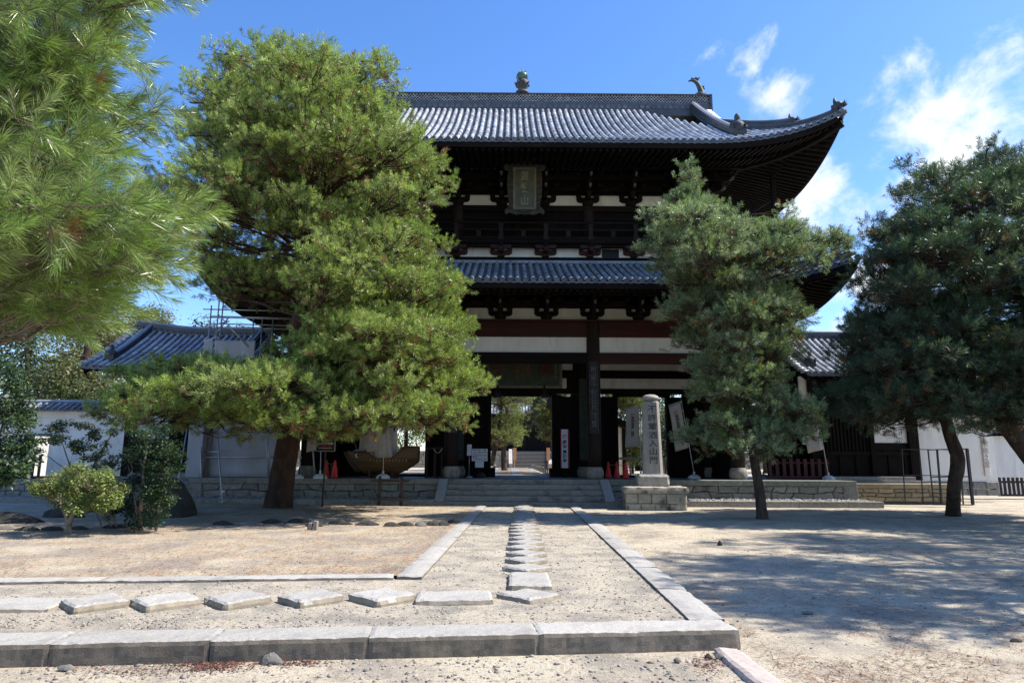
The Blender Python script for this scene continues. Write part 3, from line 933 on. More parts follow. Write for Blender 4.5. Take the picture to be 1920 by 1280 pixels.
# ------------------------------------------------------------------ tiled roofs
def half_tube(mb, path, r, n=6, up=None):
    """round cover tiles along a path: an upper half cylinder"""
    path = [Vector(p) for p in path]
    vs, fs = [], []
    for i, p in enumerate(path):
        d = path[min(i + 1, len(path) - 1)] - path[max(i - 1, 0)]
        d.normalize()
        a = d.cross(Vector((0, 0, 1)))
        if a.length < 1e-5: a = Vector((1, 0, 0))
        a.normalize(); u = a.cross(d)
        if u.z < 0: u = -u
        for k in range(n + 1):
            t = math.pi * k / n
            vs.append(p + a * (r * math.cos(t)) + u * (r * 1.05 * math.sin(t)))
    m = n + 1
    for i in range(len(path) - 1):
        for k in range(n):
            fs.append((i * m + k, i * m + k + 1, (i + 1) * m + k + 1, (i + 1) * m + k))
    mb.add(vs, fs, True)
def cover_row(mb, fn, s1, r, seg=.36):
    """one row of cover tiles, tile by tile, each overlapping the one below"""
    n = max(1, int(round(s1 / seg)))
    for i in range(n):
        a, b_ = s1 * i / n, s1 * (i + 1) / n
        p, q = fn(a), fn(b_ + .02)
        jx = Vector((random.gauss(0, .006), random.gauss(0, .004), random.gauss(0, .004)))
        p = p + jx; q = q + jx * .5
        rr = r * random.uniform(.95, 1.05)
        half_tube(mb, [p + Vector((0, 0, .012)), q], rr, 6)
def disc(mb, c, d, r, t=.05, n=12):
    """round end tile facing along d"""
    d = Vector(d).normalized()
    a = d.cross(Vector((0, 0, 1))).normalized(); u = a.cross(d)
    prof = [(r, -t), (r, 0), (r * .80, 0), (r * .72, -.018), (.0001, -.018)]
    vs, fs = [], []
    for rr, z in prof:
        for k in range(n):
            th = 2 * math.pi * k / n
            vs.append(Vector(c) + d * z + a * (rr * math.cos(th)) + u * (rr * math.sin(th)))
    for i in range(len(prof) - 1):
        for k in range(n):
            fs.append((i * n + k, i * n + (k + 1) % n, (i + 1) * n + (k + 1) % n, (i + 1) * n + k))
    mb.add(vs, fs, False)

class Roof:
    """hipped tile roof; sides f(ront) b(ack) r(ight) l(eft); u runs along the eave, s inward from it"""
    def __init__(s, Lx, yf, yb, ze, a, b, lift, lr, lp, S):
        s.Lx, s.yf, s.yb, s.ze, s.a, s.b, s.lift, s.lr, s.lp, s.S = Lx, yf, yb, ze, a, b, lift, lr, lp, S
        s.Ly = (yb - yf) / 2; s.yc = (yb + yf) / 2
    def half(s, side): return s.Lx if side in 'fb' else s.Ly
    def up(s, dc, sv):
        k = max(0.0, 1 - dc / s.lr)
        return s.lift * k ** s.lp * max(0.0, 1 - sv / s.S) ** 1.4
    def z(s, side, u, sv):
        return s.ze + s.a * sv + s.b * sv * sv + s.up(s.half(side) - abs(u), sv)
    def P(s, side, u, sv, dz=0.0, zz=None):
        z_ = (s.z(side, u, sv) if zz is None else zz) + dz
        if side == 'f': return Vector((u, s.yf + sv, z_))
        if side == 'b': return Vector((u, s.yb - sv, z_))
        if side == 'r': return Vector((s.Lx - sv, s.yc + u, z_))
        return Vector((-s.Lx + sv, s.yc + u, z_))
    def out(s, side):
        return {'f': Vector((0, -1, 0)), 'b': Vector((0, 1, 0)), 'r': Vector((1, 0, 0)), 'l': Vector((-1, 0, 0))}[side]
    def tiles(s, side, smax, step=.30, r=.088, full=True):
        """pan tiles in stepped rows, rows of round cover tiles and their end discs"""
        mb, me, mc = MB(), MB(), MB()
        H = s.half(side)
        n = int(2 * H / step); us = [-H + .12 + (2 * H - .24) * i / n for i in range(n + 1)]
        for i, u in enumerate(us):
            sm = min(smax(u), max(.05, H - abs(u)))
            if full: cover_row(mc, lambda q: s.P(side, u, q, .03), sm, r)
            else: half_tube(mc, [s.P(side, u, sm * t / 6, .03) for t in range(7)], r, 4)
            p0 = s.P(side, u, 0, .045)
            disc(me, p0 + s.out(side) * .045, s.out(side) + Vector((0, 0, -.05)), r * 1.22)
            if i < n:
                u2 = us[i + 1]; um = (u + u2) / 2
                sm2 = min(smax(um), max(.05, H - max(abs(u), abs(u2))))
                m = max(1, int(sm2 / .28))
                for k in range(m):
                    a, b_ = sm2 * k / m, sm2 * (k + 1) / m
                    ps = []
                    for uu in (u, u * .7 + u2 * .3, u * .3 + u2 * .7, u2):
                        dip = 0 if uu in (u, u2) else -.03
                        ps.append((s.P(side, uu, a, .035 + dip), s.P(side, uu, b_, .0 + dip), s.P(side, uu, a, -.01 + dip)))
                    vs = [q for t in ps for q in t]
                    fs = []
                    for j in range(3):
                        fs.append((j * 3, j * 3 + 3, j * 3 + 4, j * 3 + 1)); fs.append((j * 3 + 2, j * 3 + 5, j * 3 + 3, j * 3))
                    mb.add(vs, fs, False)
                # drooping end plate of the pan row
                q0, q1 = s.P(side, u, 0, .0), s.P(side, u2, 0, .0)
                o = s.out(side) * .03
                mid = (q0 + q1) / 2 + Vector((0, 0, -.085))
                me.add([q0 + o, q1 + o, q1 + o + Vector((0, 0, -.05)), mid + o, q0 + o + Vector((0, 0, -.05))], [(0, 1, 2, 3, 4)])
        return mb, me, mc
    def under(s, side, over, drop=.26, slope=.24, lower_in=0.0, ribs=.27):
        """boarded soffit, rafters below it and the eave board"""
        so, rf, fb = MB(), MB(), MB()
        H = s.half(side)
        def Z(u, sv):
            k = max(0.0, 1 - (H - abs(u)) / s.lr)
            return s.ze - drop + slope * sv + s.lift * k ** s.lp * max(0.0, 1 - sv / (over * 1.5))
        n = 80
        us = [-H + 2 * H * i / n for i in range(n + 1)]
        g = []
        for t in range(7):
            sv0 = .10 + (over - .10) * t / 6
            g.append([s.P(side, max(-(H - sv0), min(H - sv0, u)), sv0, 0, Z(max(-(H - sv0), min(H - sv0, u)), sv0)) for u in us])
        so.grid(g, False)
        m = int(2 * H / ribs)
        for i in range(m + 1):
            u = -H + .2 + (2 * H - .4) * i / m
            sm = min(over, H - abs(u))
            if sm < .3: continue
            for a, b_, dz in ((.16, min(sm, over * .45), -.06), (over * .36, sm, -.17)):
                if b_ - a < .1: continue
                k = 4 if a < .2 else 2
                pts = [s.P(side, u, a + (b_ - a) * t / k, 0, Z(u, a + (b_ - a) * t / k) + dz) for t in range(k + 1)]
                rf.sweep(pts, .11, .12, -.06)
        for dz, sv, w, h in ((-drop - .02, .06, .10, .332), (-drop - .14, over * .40, .12, .13)):
            pts = [s.P(side, u, sv, 0, Z(u, sv) + drop + dz) for u in us if abs(u) <= H - sv + .02]
            fb.sweep(pts, w, h, 0)
        return so, rf, fb
    def hip(s, sx, sy, s0, s1, n=14, dz=0.0):
        """points along a hip line from the corner inwards"""
        out = []
        for i in range(n + 1):
            sv = s0 + (s1 - s0) * i / n
            y_ = (s.yf + sv) if sy < 0 else (s.yb - sv)
            out.append(Vector((sx * (s.Lx - sv), y_, s.ze + s.a * sv + s.b * sv * sv + s.up(sv, sv) + dz)))
        return out
def ridge_mb(path, w, h, cap=.11):
    """stacked flat ridge tiles with a round cap"""
    mb = MB()
    c = max(3, int(h / .085)); z0 = 0
    for i in range(c):
        ww = w * (1.0 if i % 2 == 0 else .86) * (1 - .10 * i / c)
        mb.sweep(path, ww, h / c - .006, z0); z0 += h / c
    capm = MB()
    half_tube(capm, [Vector(p) + Vector((0, 0, h * .985)) for p in path], cap, 8)
    return mb, capm
def figure_mb(h=1.0):
    """crouching clay guardian on a block: base, robe, shoulders and head"""
    mb = MB()
    mb.box(-.24, .24, -.20, .20, -.05, .26)
    mb.lathe([(.23, .2), (.25, .34), (.26, .46), (.22, .56), (.12, .62), (.085, .66), (.10, .70), (.12, .78), (.105, .88), (.06, .95), (.01, .97)], n=12)
    mb.tube([(-.22, 0, .52), (-.30, -.08, .38), (-.20, -.17, .34)], [.075, .07, .05], 7)
    mb.tube([(.22, 0, .52), (.30, -.08, .38), (.20, -.17, .34)], [.075, .07, .05], 7)
    mb.box(-.27, -.23, -.21, .19, .0, .5); mb.box(.23, .27, -.21, .19, .0, .5)
    mb.v = [(x * h, y * h, z * h) for x, y, z in mb.v]
    return mb
def beast_mb(h=1.0):
    """demon tile with mane and upright horn"""
    mb = MB()
    mb.box(-.17, .17, -.10, .14, -.1, .34)
    mb.lathe([(.05, .12), (.17, .2), (.2, .32), (.16, .44), (.05, .5)], (0, -.12, 0), 10)
    mb.tube([(0, 0, .4), (.02, .03, .58), (.10, .05, .76)], [.09, .075, .05], 7)
    for a in (-1, 0, 1): mb.tube([(.1 * a, -.25, .26), (.14 * a, -.40, .30), (.16 * a, -.46, .40)], [.06, .04, .012], 6)
    mb.v = [(x * h, y * h, z * h) for x, y, z in mb.v]
    return mb
def fish_mb(h=1.0):
    """roof fish: head down, body arched, forked tail curling inwards"""
    mb = MB()
    pts = [(.34, 0, .02), (.28, 0, .12), (.27, 0, .3), (.20, 0, .52), (.10, 0, .72), (-.04, 0, .84), (-.2, 0, .87), (-.34, 0, .82)]
    mb.tube(pts, [.2, .19, .15, .125, .105, .085, .06, .03], 10)
    mb.prism([(-.06, .80), (-.20, 1.0), (-.02, .96), (.03, 1.06), (.10, .97), (.25, 1.03), (.12, .80)], -.05, .05)
    mb.prism([(.38, .30), (.48, .40), (.42, .45), (.46, .56), (.34, .56), (.28, .62), (.24, .4)], -.03, .03)
    mb.lathe([(.05, -.02), (.24, .0), (.26, .08), (.16, .18), (.03, .22)], (.22, 0, -.02), 10)
    for sy in (-1, 1): mb.prism([(.2, .2), (.05, .12), (-.1, .02), (.2, .02)], sy * .14, sy * .18)
    mb.v = [(x * h, y * h, z * h) for x, y, z in mb.v]
    return mb
def jewel_parts(parent, loc, k=1.0):
    e = empty('finial', loc, 0, parent)
    mb = MB().lathe([(.43 * k, 0), (.44 * k, .08 * k), (.40 * k, .18 * k), (.24 * k, .24 * k), (.18 * k, .34 * k), (.30 * k, .46 * k), (.38 * k, .62 * k), (.39 * k, .78 * k), (.34 * k, .92 * k), (.2 * k, .95 * k)], n=20)
    for q in range(8):
        t = q * math.pi / 4 + .2
        mb.tube([(.36 * k * math.cos(t), .36 * k * math.sin(t), .62 * k), (.44 * k * math.cos(t), .44 * k * math.sin(t), .72 * k), (.50 * k * math.cos(t), .50 * k * math.sin(t), .78 * k)], [.07 * k, .05 * k, .02 * k], 5)
    mesh_obj('lotus_base', mb, M['orn'], e)
    j = MB().lathe([(.12 * k, .9 * k), (.30 * k, .98 * k), (.385 * k, 1.14 * k), (.36 * k, 1.32 * k), (.24 * k, 1.46 * k), (.08 * k, 1.53 * k), (.03 * k, 1.66 * k), (.045 * k, 1.72 * k), (.01 * k, 1.78 * k)], n=20)
    for q in range(4):
        t = q * math.pi / 2 + .78
        pts = [(.40 * k * math.cos(a) * math.cos(t), .40 * k * math.cos(a) * math.sin(t), (1.2 + .36 * math.sin(a)) * k) for a in (-.6, -.2, .2, .6, 1.0, 1.4)]
        j.tube(pts, .022 * k, 5)
    mesh_obj('jewel', j, M['verd'], e)
    return e

# ------------------------------------------------------------------ the temple gate
gate = gate_empty('temple_gate')
tag(gate, 'dark two storeyed timber temple gate with sweeping grey tile roofs', 'gate')
XC = [-9.09, -3.03, 3.03, 9.09]
YR = [2.3, 6.2, 10.1]
zBT, zBB, zWT, zWB, zLB = zb(602, 2.3), zb(632, 2.3), zb(634, 2.3), zb(661, 2.3), zb(681, 2.3)
cmb = MB().lathe([(.285, .48), (.30, 1.2), (.305, 3.2), (.30, 5.2), (.29, zBT - ZP - .16), (.27, zBT - ZP - .05), (.20, zBT - ZP)], n=24)
sob = MB().lathe([(.30, 0), (.345, .05), (.375, .16), (.38, .27), (.35, .39), (.31, .45), (.31, .49)], n=24)
col0 = None
for yr in YR:
    for x in XC:
        if col0 is None:
            c = col0 = mesh_obj('column', cmb, M['column'], gate)
            b0 = mesh_obj('column_base', sob, M['granited'], c)
        else:
            c = copy_tree(col0, gate)
        c.location = (x, yr, ZP)
# front beams and plaster bands
def beam(x0, x1, y, w, z0, z1, m='woodh', bevel=.012, name='beam'):
    return mesh_obj(name, MB().box(x0, x1, y - w / 2, y + w / 2, z0, z1), M[m], gate, bevel=bevel)
for i in range(3):
    a, b_ = XC[i] + .27, XC[i + 1] - .27
    for yr in (2.3, 10.1):
        beam(a, b_, yr, .34, zBB, zBT - .06, 'red')
        beam(a, b_, yr, .26, zLB, zWB, 'red' if i == 2 else 'woodh')
        mesh_obj('plaster_band', MB().box(a, b_, yr - .05, yr + .05, zWB + .003, zBB - .003), M['plaster'], gate)
beam(-9.6, 9.6, 2.3, .62, zBT - .055, zBT + .03, 'red')
beam(-9.6, 9.6, 10.1, .62, zBT - .055, zBT + .03, 'red')
for sx in (-1, 1):
    x = 9.09 * sx
    for j in range(2):
        a, b_ = YR[j] + .27, YR[j + 1] - .27
        mesh_obj('beam', MB().box(x - .17, x + .17, a, b_, zBB, zBT - .06).box(x - .13, x + .13, a, b_, zLB, zWB), M['woodh'], gate, bevel=.012)
        mesh_obj('plaster_band', MB().box(x - .05, x + .05, a, b_, zWB + .003, zBB - .003), M['plaster'], gate)
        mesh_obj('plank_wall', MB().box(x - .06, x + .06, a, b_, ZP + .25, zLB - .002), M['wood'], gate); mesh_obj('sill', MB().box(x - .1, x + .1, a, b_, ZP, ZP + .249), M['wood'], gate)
    mesh_obj('beam', MB().box(x - .31, x + .31, 2.62, 9.78, zBT - .055, zBT + .03), M['woodh'], gate)
# wall behind the brackets (its lowest strip shows as white plaster)
zP1 = zb(584, 2.3)
for y_ in (2.42, 9.98):
    mesh_obj('plaster_band', MB().box(-9.1, 9.1, y_ - .04, y_ + .04, zBT + .032, zP1 + .5), M['plaster'], gate)
for sx in (-1, 1):
    mesh_obj('plaster_band', MB().box(sx * 8.97 - .04, sx * 8.97 + .04, 2.5, 9.9, zBT + .032, zP1 + .5), M['plaster'], gate)
mesh_obj('ceiling', MB().box(-8.9, 8.9, 2.5, 9.9, zBT + .04, zBT + .10), M['wood'], gate)
# middle wall with the three openings
D1, D2 = bl(920.5, 820, 6.2).x, bl(1035, 820, 6.2).x
zDT = zb(743, 6.2); zA1, zA0, zB1, zB0 = zb(680, 6.2), zb(694, 6.2), zb(709, 6.2), zb(728, 6.2)
R1, R2 = bl(1158, 800, 6.2).x, bl(1249, 800, 6.2).x
bays = [(-8.8, -3.33, -R2 + .05, -R1 + .05), (-2.73, 2.73, D1, D2), (3.33, 8.8, R1, R2)]
for bi, (a, b_, d1, d2) in enumerate(bays):
    sill = ZP if bi == 1 else ZP + .12
    for p0_, p1_ in ((a, d1 - .2), (d2 + .2, b_)):      # plank wall with cover battens on each side of the opening
        w = MB().box(p0_, p1_, 6.14, 6.26, ZP, zDT)
        x = p0_ + .2
        while x < p1_ - .08:
            w.box(x - .05, x + .05, 6.08, 6.139, ZP + .3, zDT - .01)
            x += .62
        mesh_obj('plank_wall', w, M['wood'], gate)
    mesh_obj('door_frame', MB().box(d1 - .2, d1, 6.02, 6.38, ZP, zDT).box(d2, d2 + .2, 6.02, 6.38, ZP, zDT).box(d1 - .2, d2 + .2, 6.0, 6.4, zDT + .002, zDT + .14), M['wood'], gate, bevel=.01)
    if bi != 1: mesh_obj('sill', MB().box(d1 - .2, d2 + .2, 5.98, 6.42, ZP, sill), M['wood'], gate, bevel=.01)
    else: [mesh_obj('post_foot', MB().box(u_, v_, 5.8, 6.6, ZP, ZP + .42), M['wood'], gate, bevel=.01) for u_, v_ in ((d1 - .1, d1 + .22), (d2 - .12, d2 + .1))]
    mesh_obj('beam', MB().box(a, b_, 6.05, 6.35, zDT + .142, zB0 - .003).box(a, b_, 6.05, 6.35, zB1 + .003, zA0 - .003).box(a, b_, 6.05, 6.35, zA1 + .003, zA1 + .35), M['woodh'], gate)
    pa, pb = (a, b_ - .05) if bi != 1 else (-2.55, 2.50)
    qa, qb = (a, b_ - .05) if bi != 1 else (-2.22, 2.20)
    mesh_obj('plaster_band', MB().box(pa, pb, 6.13, 6.27, zA0, zA1).box(qa, qb, 6.13, 6.27, zB0, zB1), M['plaster'], gate)
    if bi == 1:
        for u_, v_, z_, t_ in ((a, pa, zA0, zA1), (pb, b_, zA0, zA1), (a, qa, zB0, zB1), (qb, b_, zB0, zB1)):
            mesh_obj('board', MB().box(u_, v_, 6.11, 6.29, z_, t_), M['wood'], gate)
    mesh_obj('plank_wall', MB().box(a, b_, 6.14, 6.26, zA1 + .352, zBT + .03), M['wood'], gate)
q0, q1 = bl(1319, 740, 6.15), bl(1361, 785, 6.15)
mesh_obj('plaster_band', MB().box(q0.x, q1.x, 6.02, 6.07, q1.z, q0.z), M['plaster'], gate)
# inside of the closed doors beside the openings
for x0, x1 in ((R2 + .25, 8.7), (-8.7, -R2 - .2)):
    mesh_obj('door_leaf', MB().box(x0, x1, 6.45, 6.52, ZP + .1, zDT), M['wood'], gate)

# bracket sets
def arm(mb, L, h, x, y, z, w=.16, alongx=True):
    k = h * .75
    poly = [(-L / 2, z + h), (-L / 2, z + h * .55), (-L / 2 + k * .35, z + h * .18), (-L / 2 + k, z), (L / 2 - k, z), (L / 2 - k * .35, z + h * .18), (L / 2, z + h * .55), (L / 2, z + h)]
    if alongx: mb.prism(poly, y - w / 2, y + w / 2, Matrix.Translation((x, 0, 0)))
    else: mb.prism(poly, x - w / 2, x + w / 2, Matrix.Translation((0, y, 0)) @ Matrix.Rotation(math.pi / 2, 4, 'Z'))
def masu(mb, x, y, z, w=.26, h=.17):
    mb.box(x - w / 2, x + w / 2, y - w / 2, y + w / 2, z, z + h * .5, .72)
    mb.box(x - w / 2, x + w / 2, y - w / 2, y + w / 2, z + h * .5 + .001, z + h)
def bracket_mb(tiers=3, step=.44, rise=.36, daito=.5):
    mb = MB()
    mb.box(-daito / 2, daito / 2, -daito / 2, daito / 2, 0, .12, .66)
    mb.box(-daito / 2, daito / 2, -daito / 2, daito / 2, .121, .24)
    z = .20
    for k in range(tiers):
        y_ = -step * k
        arm(mb, 1.06 if k == 0 else 1.3, .20, 0, y_, z)
        for sx in (-1, 0, 1): masu(mb, sx * (.42 if k == 0 else .53), y_, z + .20, .24, .16)
        L = step * (k + 1) + .75
        arm(mb, L, .20, 0, -step * (k + 1) + L / 2 - .14, z, .17, False)
        masu(mb, 0, -step * (k + 1), z + .201, .26, .16)
        if k == 1:
            arm(mb, 1.3, .2, 0, 0, z)
            for sx in (-1, 1): masu(mb, sx * .53, 0, z + .2, .24, .16)
        z += rise
    return mb, z
def bracket_sets(z0, yw, xw, xs, ys, ytop, m='wood', tiers=3, tips=True):
    mb, zt = bracket_mb(tiers)
    first = None
    spots = [(x, yw, 0) for x in xs] + [(-xw, y_, -math.pi / 2) for y_ in ys] + [(xw, y_, math.pi / 2) for y_ in ys]
    spots += [(-xw, yw, -math.pi / 4), (xw, yw, math.pi / 4)]
    for x, y_, rz in spots:
        if first is None:
            o = first = mesh_obj('bracket_set', mb, M[m], gate)
            if tips:
                t = MB()
                for k in range(2):
                    zz = .20 + .36 * (k + 1) + .02
                    t.box(-.055, .055, -.44 * (k + 2) - .24, -.44 * (k + 2) - .02, zz - .03, zz + .10, .8)
                mesh_obj('nose_tip', t, mat('greyed_nose_paint', (.10, .105, .105), rough=.8, bump=0), o)
        else: o = copy_tree(first, gate)
        o.location = (x, y_, z0); o.rotation_euler = (0, 0, rz)
    # long purlins carried by the bracket arms
    for k in range(tiers + 1):
        y_ = yw - .44 * k; z_ = z0 + .20 + .36 * max(1, k) + (.02 if k else 0)
        e = xw + .44 * k + .2
        mesh_obj('purlin', MB().box(-e, e, y_ - .08, y_ + .08, z_, z_ + .17), M[m], gate)
        for sx in (-1, 1):
            mesh_obj('purlin', MB().box(sx * (xw + .44 * k) - .08, sx * (xw + .44 * k) + .08, y_ + .085, ytop, z_, z_ + .17), M[m], gate)
XB = [-7.07, -5.05, -3.03, -1.01, 1.01, 3.03, 5.05, 7.07]
bracket_sets(zBT + .032, 2.3, 9.09, XB, [4.2, 6.2, 8.2, 10.1], 10.5)

# lower roof
YF1, Z1 = bl(983, 525, -1.65).y, zb(527, -1.65)
rl = Roof(12.95, -1.65, 14.05, Z1, .40, .012, 1.05, 6.0, 2.4, 6.0)
roof1 = empty('roof', (0, 0, 0), 0, gate)
for side in 'frlb':
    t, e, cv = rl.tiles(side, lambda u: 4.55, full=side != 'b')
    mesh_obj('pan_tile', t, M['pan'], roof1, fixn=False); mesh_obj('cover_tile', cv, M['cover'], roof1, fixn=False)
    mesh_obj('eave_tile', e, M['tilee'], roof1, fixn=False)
    if side != 'b':
        so, rf, fb = rl.under(side, 3.9)
        mesh_obj('soffit', so, M['wood'], roof1, fixn=False)
        mesh_obj('rafters', rf, M['wood'], roof1)
        mesh_obj('eave_board', fb, M['woodh'], roof1)
for sx in (-1, 1):
    for sy in (-1, 1):
        p = rl.hip(sx, sy, .35, 4.5)
        a, c = ridge_mb(p, .30, .28, .10)
        mesh_obj('hip_ridge', a, M['tiled'], roof1); mesh_obj('ridge_cap', c, M['tile'], roof1, fixn=False)
        o = mesh_obj('ridge_ornament', beast_mb(.75), M['orn'], roof1)
        q = p[0]; o.location = q + Vector((0, 0, .05)); o.rotation_euler = (0, 0, math.atan2(sy, sx) + math.pi / 2)
    for sx2, a_, b_ in ((sx, -1.45, 2.1),):
        pass
z2 = zb(492, 2.9)
p = [Vector((-8.6, 2.78, z2 - .12)), Vector((0, 2.78, z2 - .12)), Vector((8.6, 2.78, z2 - .12))]
a, c = ridge_mb(p, .34, .14, .05)
mesh_obj('ridge', a, M['tile'], roof1)
# body above the lower roof
W2 = 8.45
zK0, zK1, zFl = zb(483, 2.95), zb(466, 2.95), zb(455, 2.5)
mesh_obj('plank_wall', MB().box(-W2 - .2, W2 + .2, 2.86, 2.98, z2 - .6, zK0), M['wood'], gate)
mesh_obj('plaster_band', MB().box(-W2 - .1, W2 + .1, 2.93, 3.02, zK0 + .002, zK1 + .35), M['plaster'], gate)
for sx in (-1, 1):
    mesh_obj('plank_wall', MB().box(sx * (W2 + .15) - .06, sx * (W2 + .15) + .06, 2.99, 9.5, z2 - 1.2, zK1 + .4), M['wood'], gate)
mesh_obj('plank_wall', MB().box(-W2 - .2, W2 + .2, 9.5, 9.6, z2 - .6, zK1 + .4), M['wood'], gate)
g0 = None
for x in [-9.0 + 2.02 * k + .91 - 2.02 for k in range(10)]:
    x = round(x + 1.01, 2) - .01
    pass
for x in [-8.2] + XB + [8.2]:
    if g0 is None:
        mb = MB()
        mb.box(-.2, .2, -.2, .12, 0, .10, .7)
        arm(mb, 1.0, .17, 0, -.06, .09, .16); arm(mb, .95, .17, 0, -.4, .27, .15)
        arm(mb, .9, .17, 0, -.25, .10, .16, False)
        masu(mb, 0, -.42, .27, .22, .14)
        for sx in (-1, 1): masu(mb, sx * .4, -.06, .27, .2, .13)
        o = g0 = mesh_obj('bracket_set', mb, M['redb'], gate)
        mesh_obj('centre_arm', MB().box(-.1, .1, -.52, -.06, .22, .52).box(-.075, .075, -.72, -.5, .27, .46), M['wood'], o)
    else: o = copy_tree(g0, gate)
    o.location = (x, 2.9, zK0 + .01)
v0, v1 = bl(1129, 469, 2.92), bl(1160, 483, 2.92)
mb = MB()
for k in range(12):
    xx = v0.x + (v1.x - v0.x) * (k + .5) / 12
    mb.box(xx - .016, xx + .016, 2.87, 2.925, v1.z + .01, v0.z)
mb.box(v0.x - .02, v1.x + .02, 2.92, 2.928, v1.z + .005, v0.z + .03)
mesh_obj('vent_grille', mb, M['black'], gate)
# balcony
YBF = 2.42; XBF = 9.55
mesh_obj('balcony_floor', MB().box(-XBF - .05, XBF + .05, YBF - .06, 3.25, zFl - .02, zFl + .12).box(-XBF - .05, -8.5, 3.25, 9.4, zFl - .02, zFl + .12).box(8.5, XBF + .05, 3.25, 9.4, zFl - .02, zFl + .12)
         .box(-XBF, XBF, YBF + .05, YBF + .25, zFl - .2, zFl - .022), M['woodh'], gate, bevel=.01)
x = -XBF + .1
mb = MB()
while x < XBF:
    mb.box(x - .04, x + .04, YBF - .11, YBF + .1, zFl - .09, zFl - .021); x += .15
mesh_obj('joist_ends', mb, M['woodh'], gate)
zr = [zb(446, 2.42), zb(431, 2.42), zb(418, 2.42)]
rail = empty('railing', (0, 0, 0), 0, gate)
for z_, h in ((zr[0], .13), (zr[1], .10), (zr[2], .11)):
    mb = MB().box(-XBF - .25, XBF + .25, YBF - .05, YBF + .05, z_ - h / 2, z_ + h / 2)
    for sx in (-1, 1): mb.box(sx * XBF - .05, sx * XBF + .05, YBF + .06, 9.3, z_ - h / 2, z_ + h / 2)
    mesh_obj('rail', mb, M['woodh'], rail, bevel=.008)
for x in [-XBF + .05] + [k * 2.02 - 9.09 + 0.0 for k in range(10)] + [XBF - .05]:
    mesh_obj('post', MB().box(x - .09, x + .09, YBF - .08, YBF + .08, zFl + .12, zr[2] - .06).box(x - .12, x + .12, YBF - .1, YBF + .1, zr[2] - .15, zr[2] - .06).box(x - .13, x + .13, YBF - .1, YBF + .1, zFl + .1, zr[0] + .08), M['column'], rail, bevel=.01)
for k in range(9):
    x = -8.08 + 2.02 * k
    mesh_obj('strut', MB().box(x - .1, x + .1, YBF - .05, YBF + .05, zr[0] + .066, zr[1] - .051), M['column'], rail)
# upper wall
zU0, zU1 = zb(386, 3.3), zb(372, 3.3)
w = MB().box(-W2, W2, 3.34, 3.46, zFl + .1, zU0 - .3)
for k in range(56):
    x = -W2 + .15 + k * .305
    w.box(x - .025, x + .025, 3.30, 3.339, zFl + .1, zU0 - .32)
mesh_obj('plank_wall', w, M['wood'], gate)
mesh_obj('beam', MB().box(-W2 - .3, W2 + .3, 3.2, 3.5, zU0 - .3, zU0 - .012), M['woodh'], gate, bevel=.01)
mesh_obj('beam', MB().box(-W2, W2, 3.27, 3.47, zb(402, 3.3) - .28, zb(402, 3.3) - .10), M['woodh'], gate, bevel=.01)
mesh_obj('plaster_band', MB().box(-W2, W2, 3.42, 3.5, zU0 - .01, zU1 + .6), M['plaster'], gate)
for x in (-W2 + .05, -3.03, 3.03, W2 - .05):
    mesh_obj('column', MB().lathe([(.24, zFl + .1), (.25, zU0 - .35), (.24, zU0 - .06), (.17, zU0)], (x, 3.32, 0), 20), M['column'], gate)
for sx in (-1, 1):
    mesh_obj('plank_wall', MB().box(sx * (W2 - .06) - .06, sx * (W2 - .06) + .06, 3.5, 9.4, zFl, zU1 + 1.5), M['wood'], gate)
mesh_obj('plank_wall', MB().box(-W2, W2, 9.3, 9.4, zFl, zU1 + 1.5), M['wood'], gate)
bracket_sets(zU0 - .008, 3.3, W2, XB, [5.2, 7.1, 9.0], 9.4)
# upper roof
Z2 = zb(264, -1.1)
YFU, YBU = -1.1, 13.5
ru = Roof(13.15, YFU, YBU, Z2, .585, .0215, 1.42, 6.2, 2.5, 6.0)
XG = 9.45; RUN = 7.2
roof2 = empty('roof', (0, 0, 0), 0, gate)
for side in 'frlb':
    if side in 'fb': sm = lambda u: RUN if abs(u) <= XG else 13.15 - abs(u)
    else: sm = lambda u: 3.75
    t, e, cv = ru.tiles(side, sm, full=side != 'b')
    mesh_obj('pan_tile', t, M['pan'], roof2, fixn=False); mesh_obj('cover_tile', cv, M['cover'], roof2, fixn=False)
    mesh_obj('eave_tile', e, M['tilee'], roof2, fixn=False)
    if side != 'b':
        so, rf, fb = ru.under(side, 4.5)
        mesh_obj('soffit', so, M['wood'], roof2, fixn=False)
        mesh_obj('rafters', rf, M['wood'], roof2)
        mesh_obj('eave_board', fb, M['woodh'], roof2)
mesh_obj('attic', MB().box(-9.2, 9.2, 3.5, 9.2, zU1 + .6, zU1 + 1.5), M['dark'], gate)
# main ridge: end discs, flat courses, pierced scale pattern, cap
yR = 6.2
zRb = ru.ze + .585 * RUN + .0215 * RUN ** 2 - .02
zRt = zb(178, yR)
hR = zRt - zRb
XR_ = bl(1327, 190, yR).x
rdg = empty('ridge', (0, 0, 0), 0, roof2)
mb = MB().box(-XR_, XR_, yR - .30, yR + .30, zRb - .35, zRb + hR * .18)
mb.box(-XR_, XR_, yR - .27, yR + .27, zRb + hR * .20, zRb + hR * .34).box(-XR_, XR_, yR - .24, yR + .24, zRb + hR * .36, zRb + hR * .46)
mesh_obj('course', mb, M['tiled'], rdg)
mb = MB()
x = -XR_ + .15
while x < XR_:
    disc(mb, (x, yR - .335, zRb + hR * .13), (0, -1, 0), .105); x += .30
mesh_obj('end_tile', mb, M['tilee'], rdg, fixn=False)
mesh_obj('backing', MB().box(-XR_, XR_, yR - .12, yR + .12, zRb + hR * .461, zRb + hR * .93), M['black'], rdg)
mb = MB()
rr = hR * .085
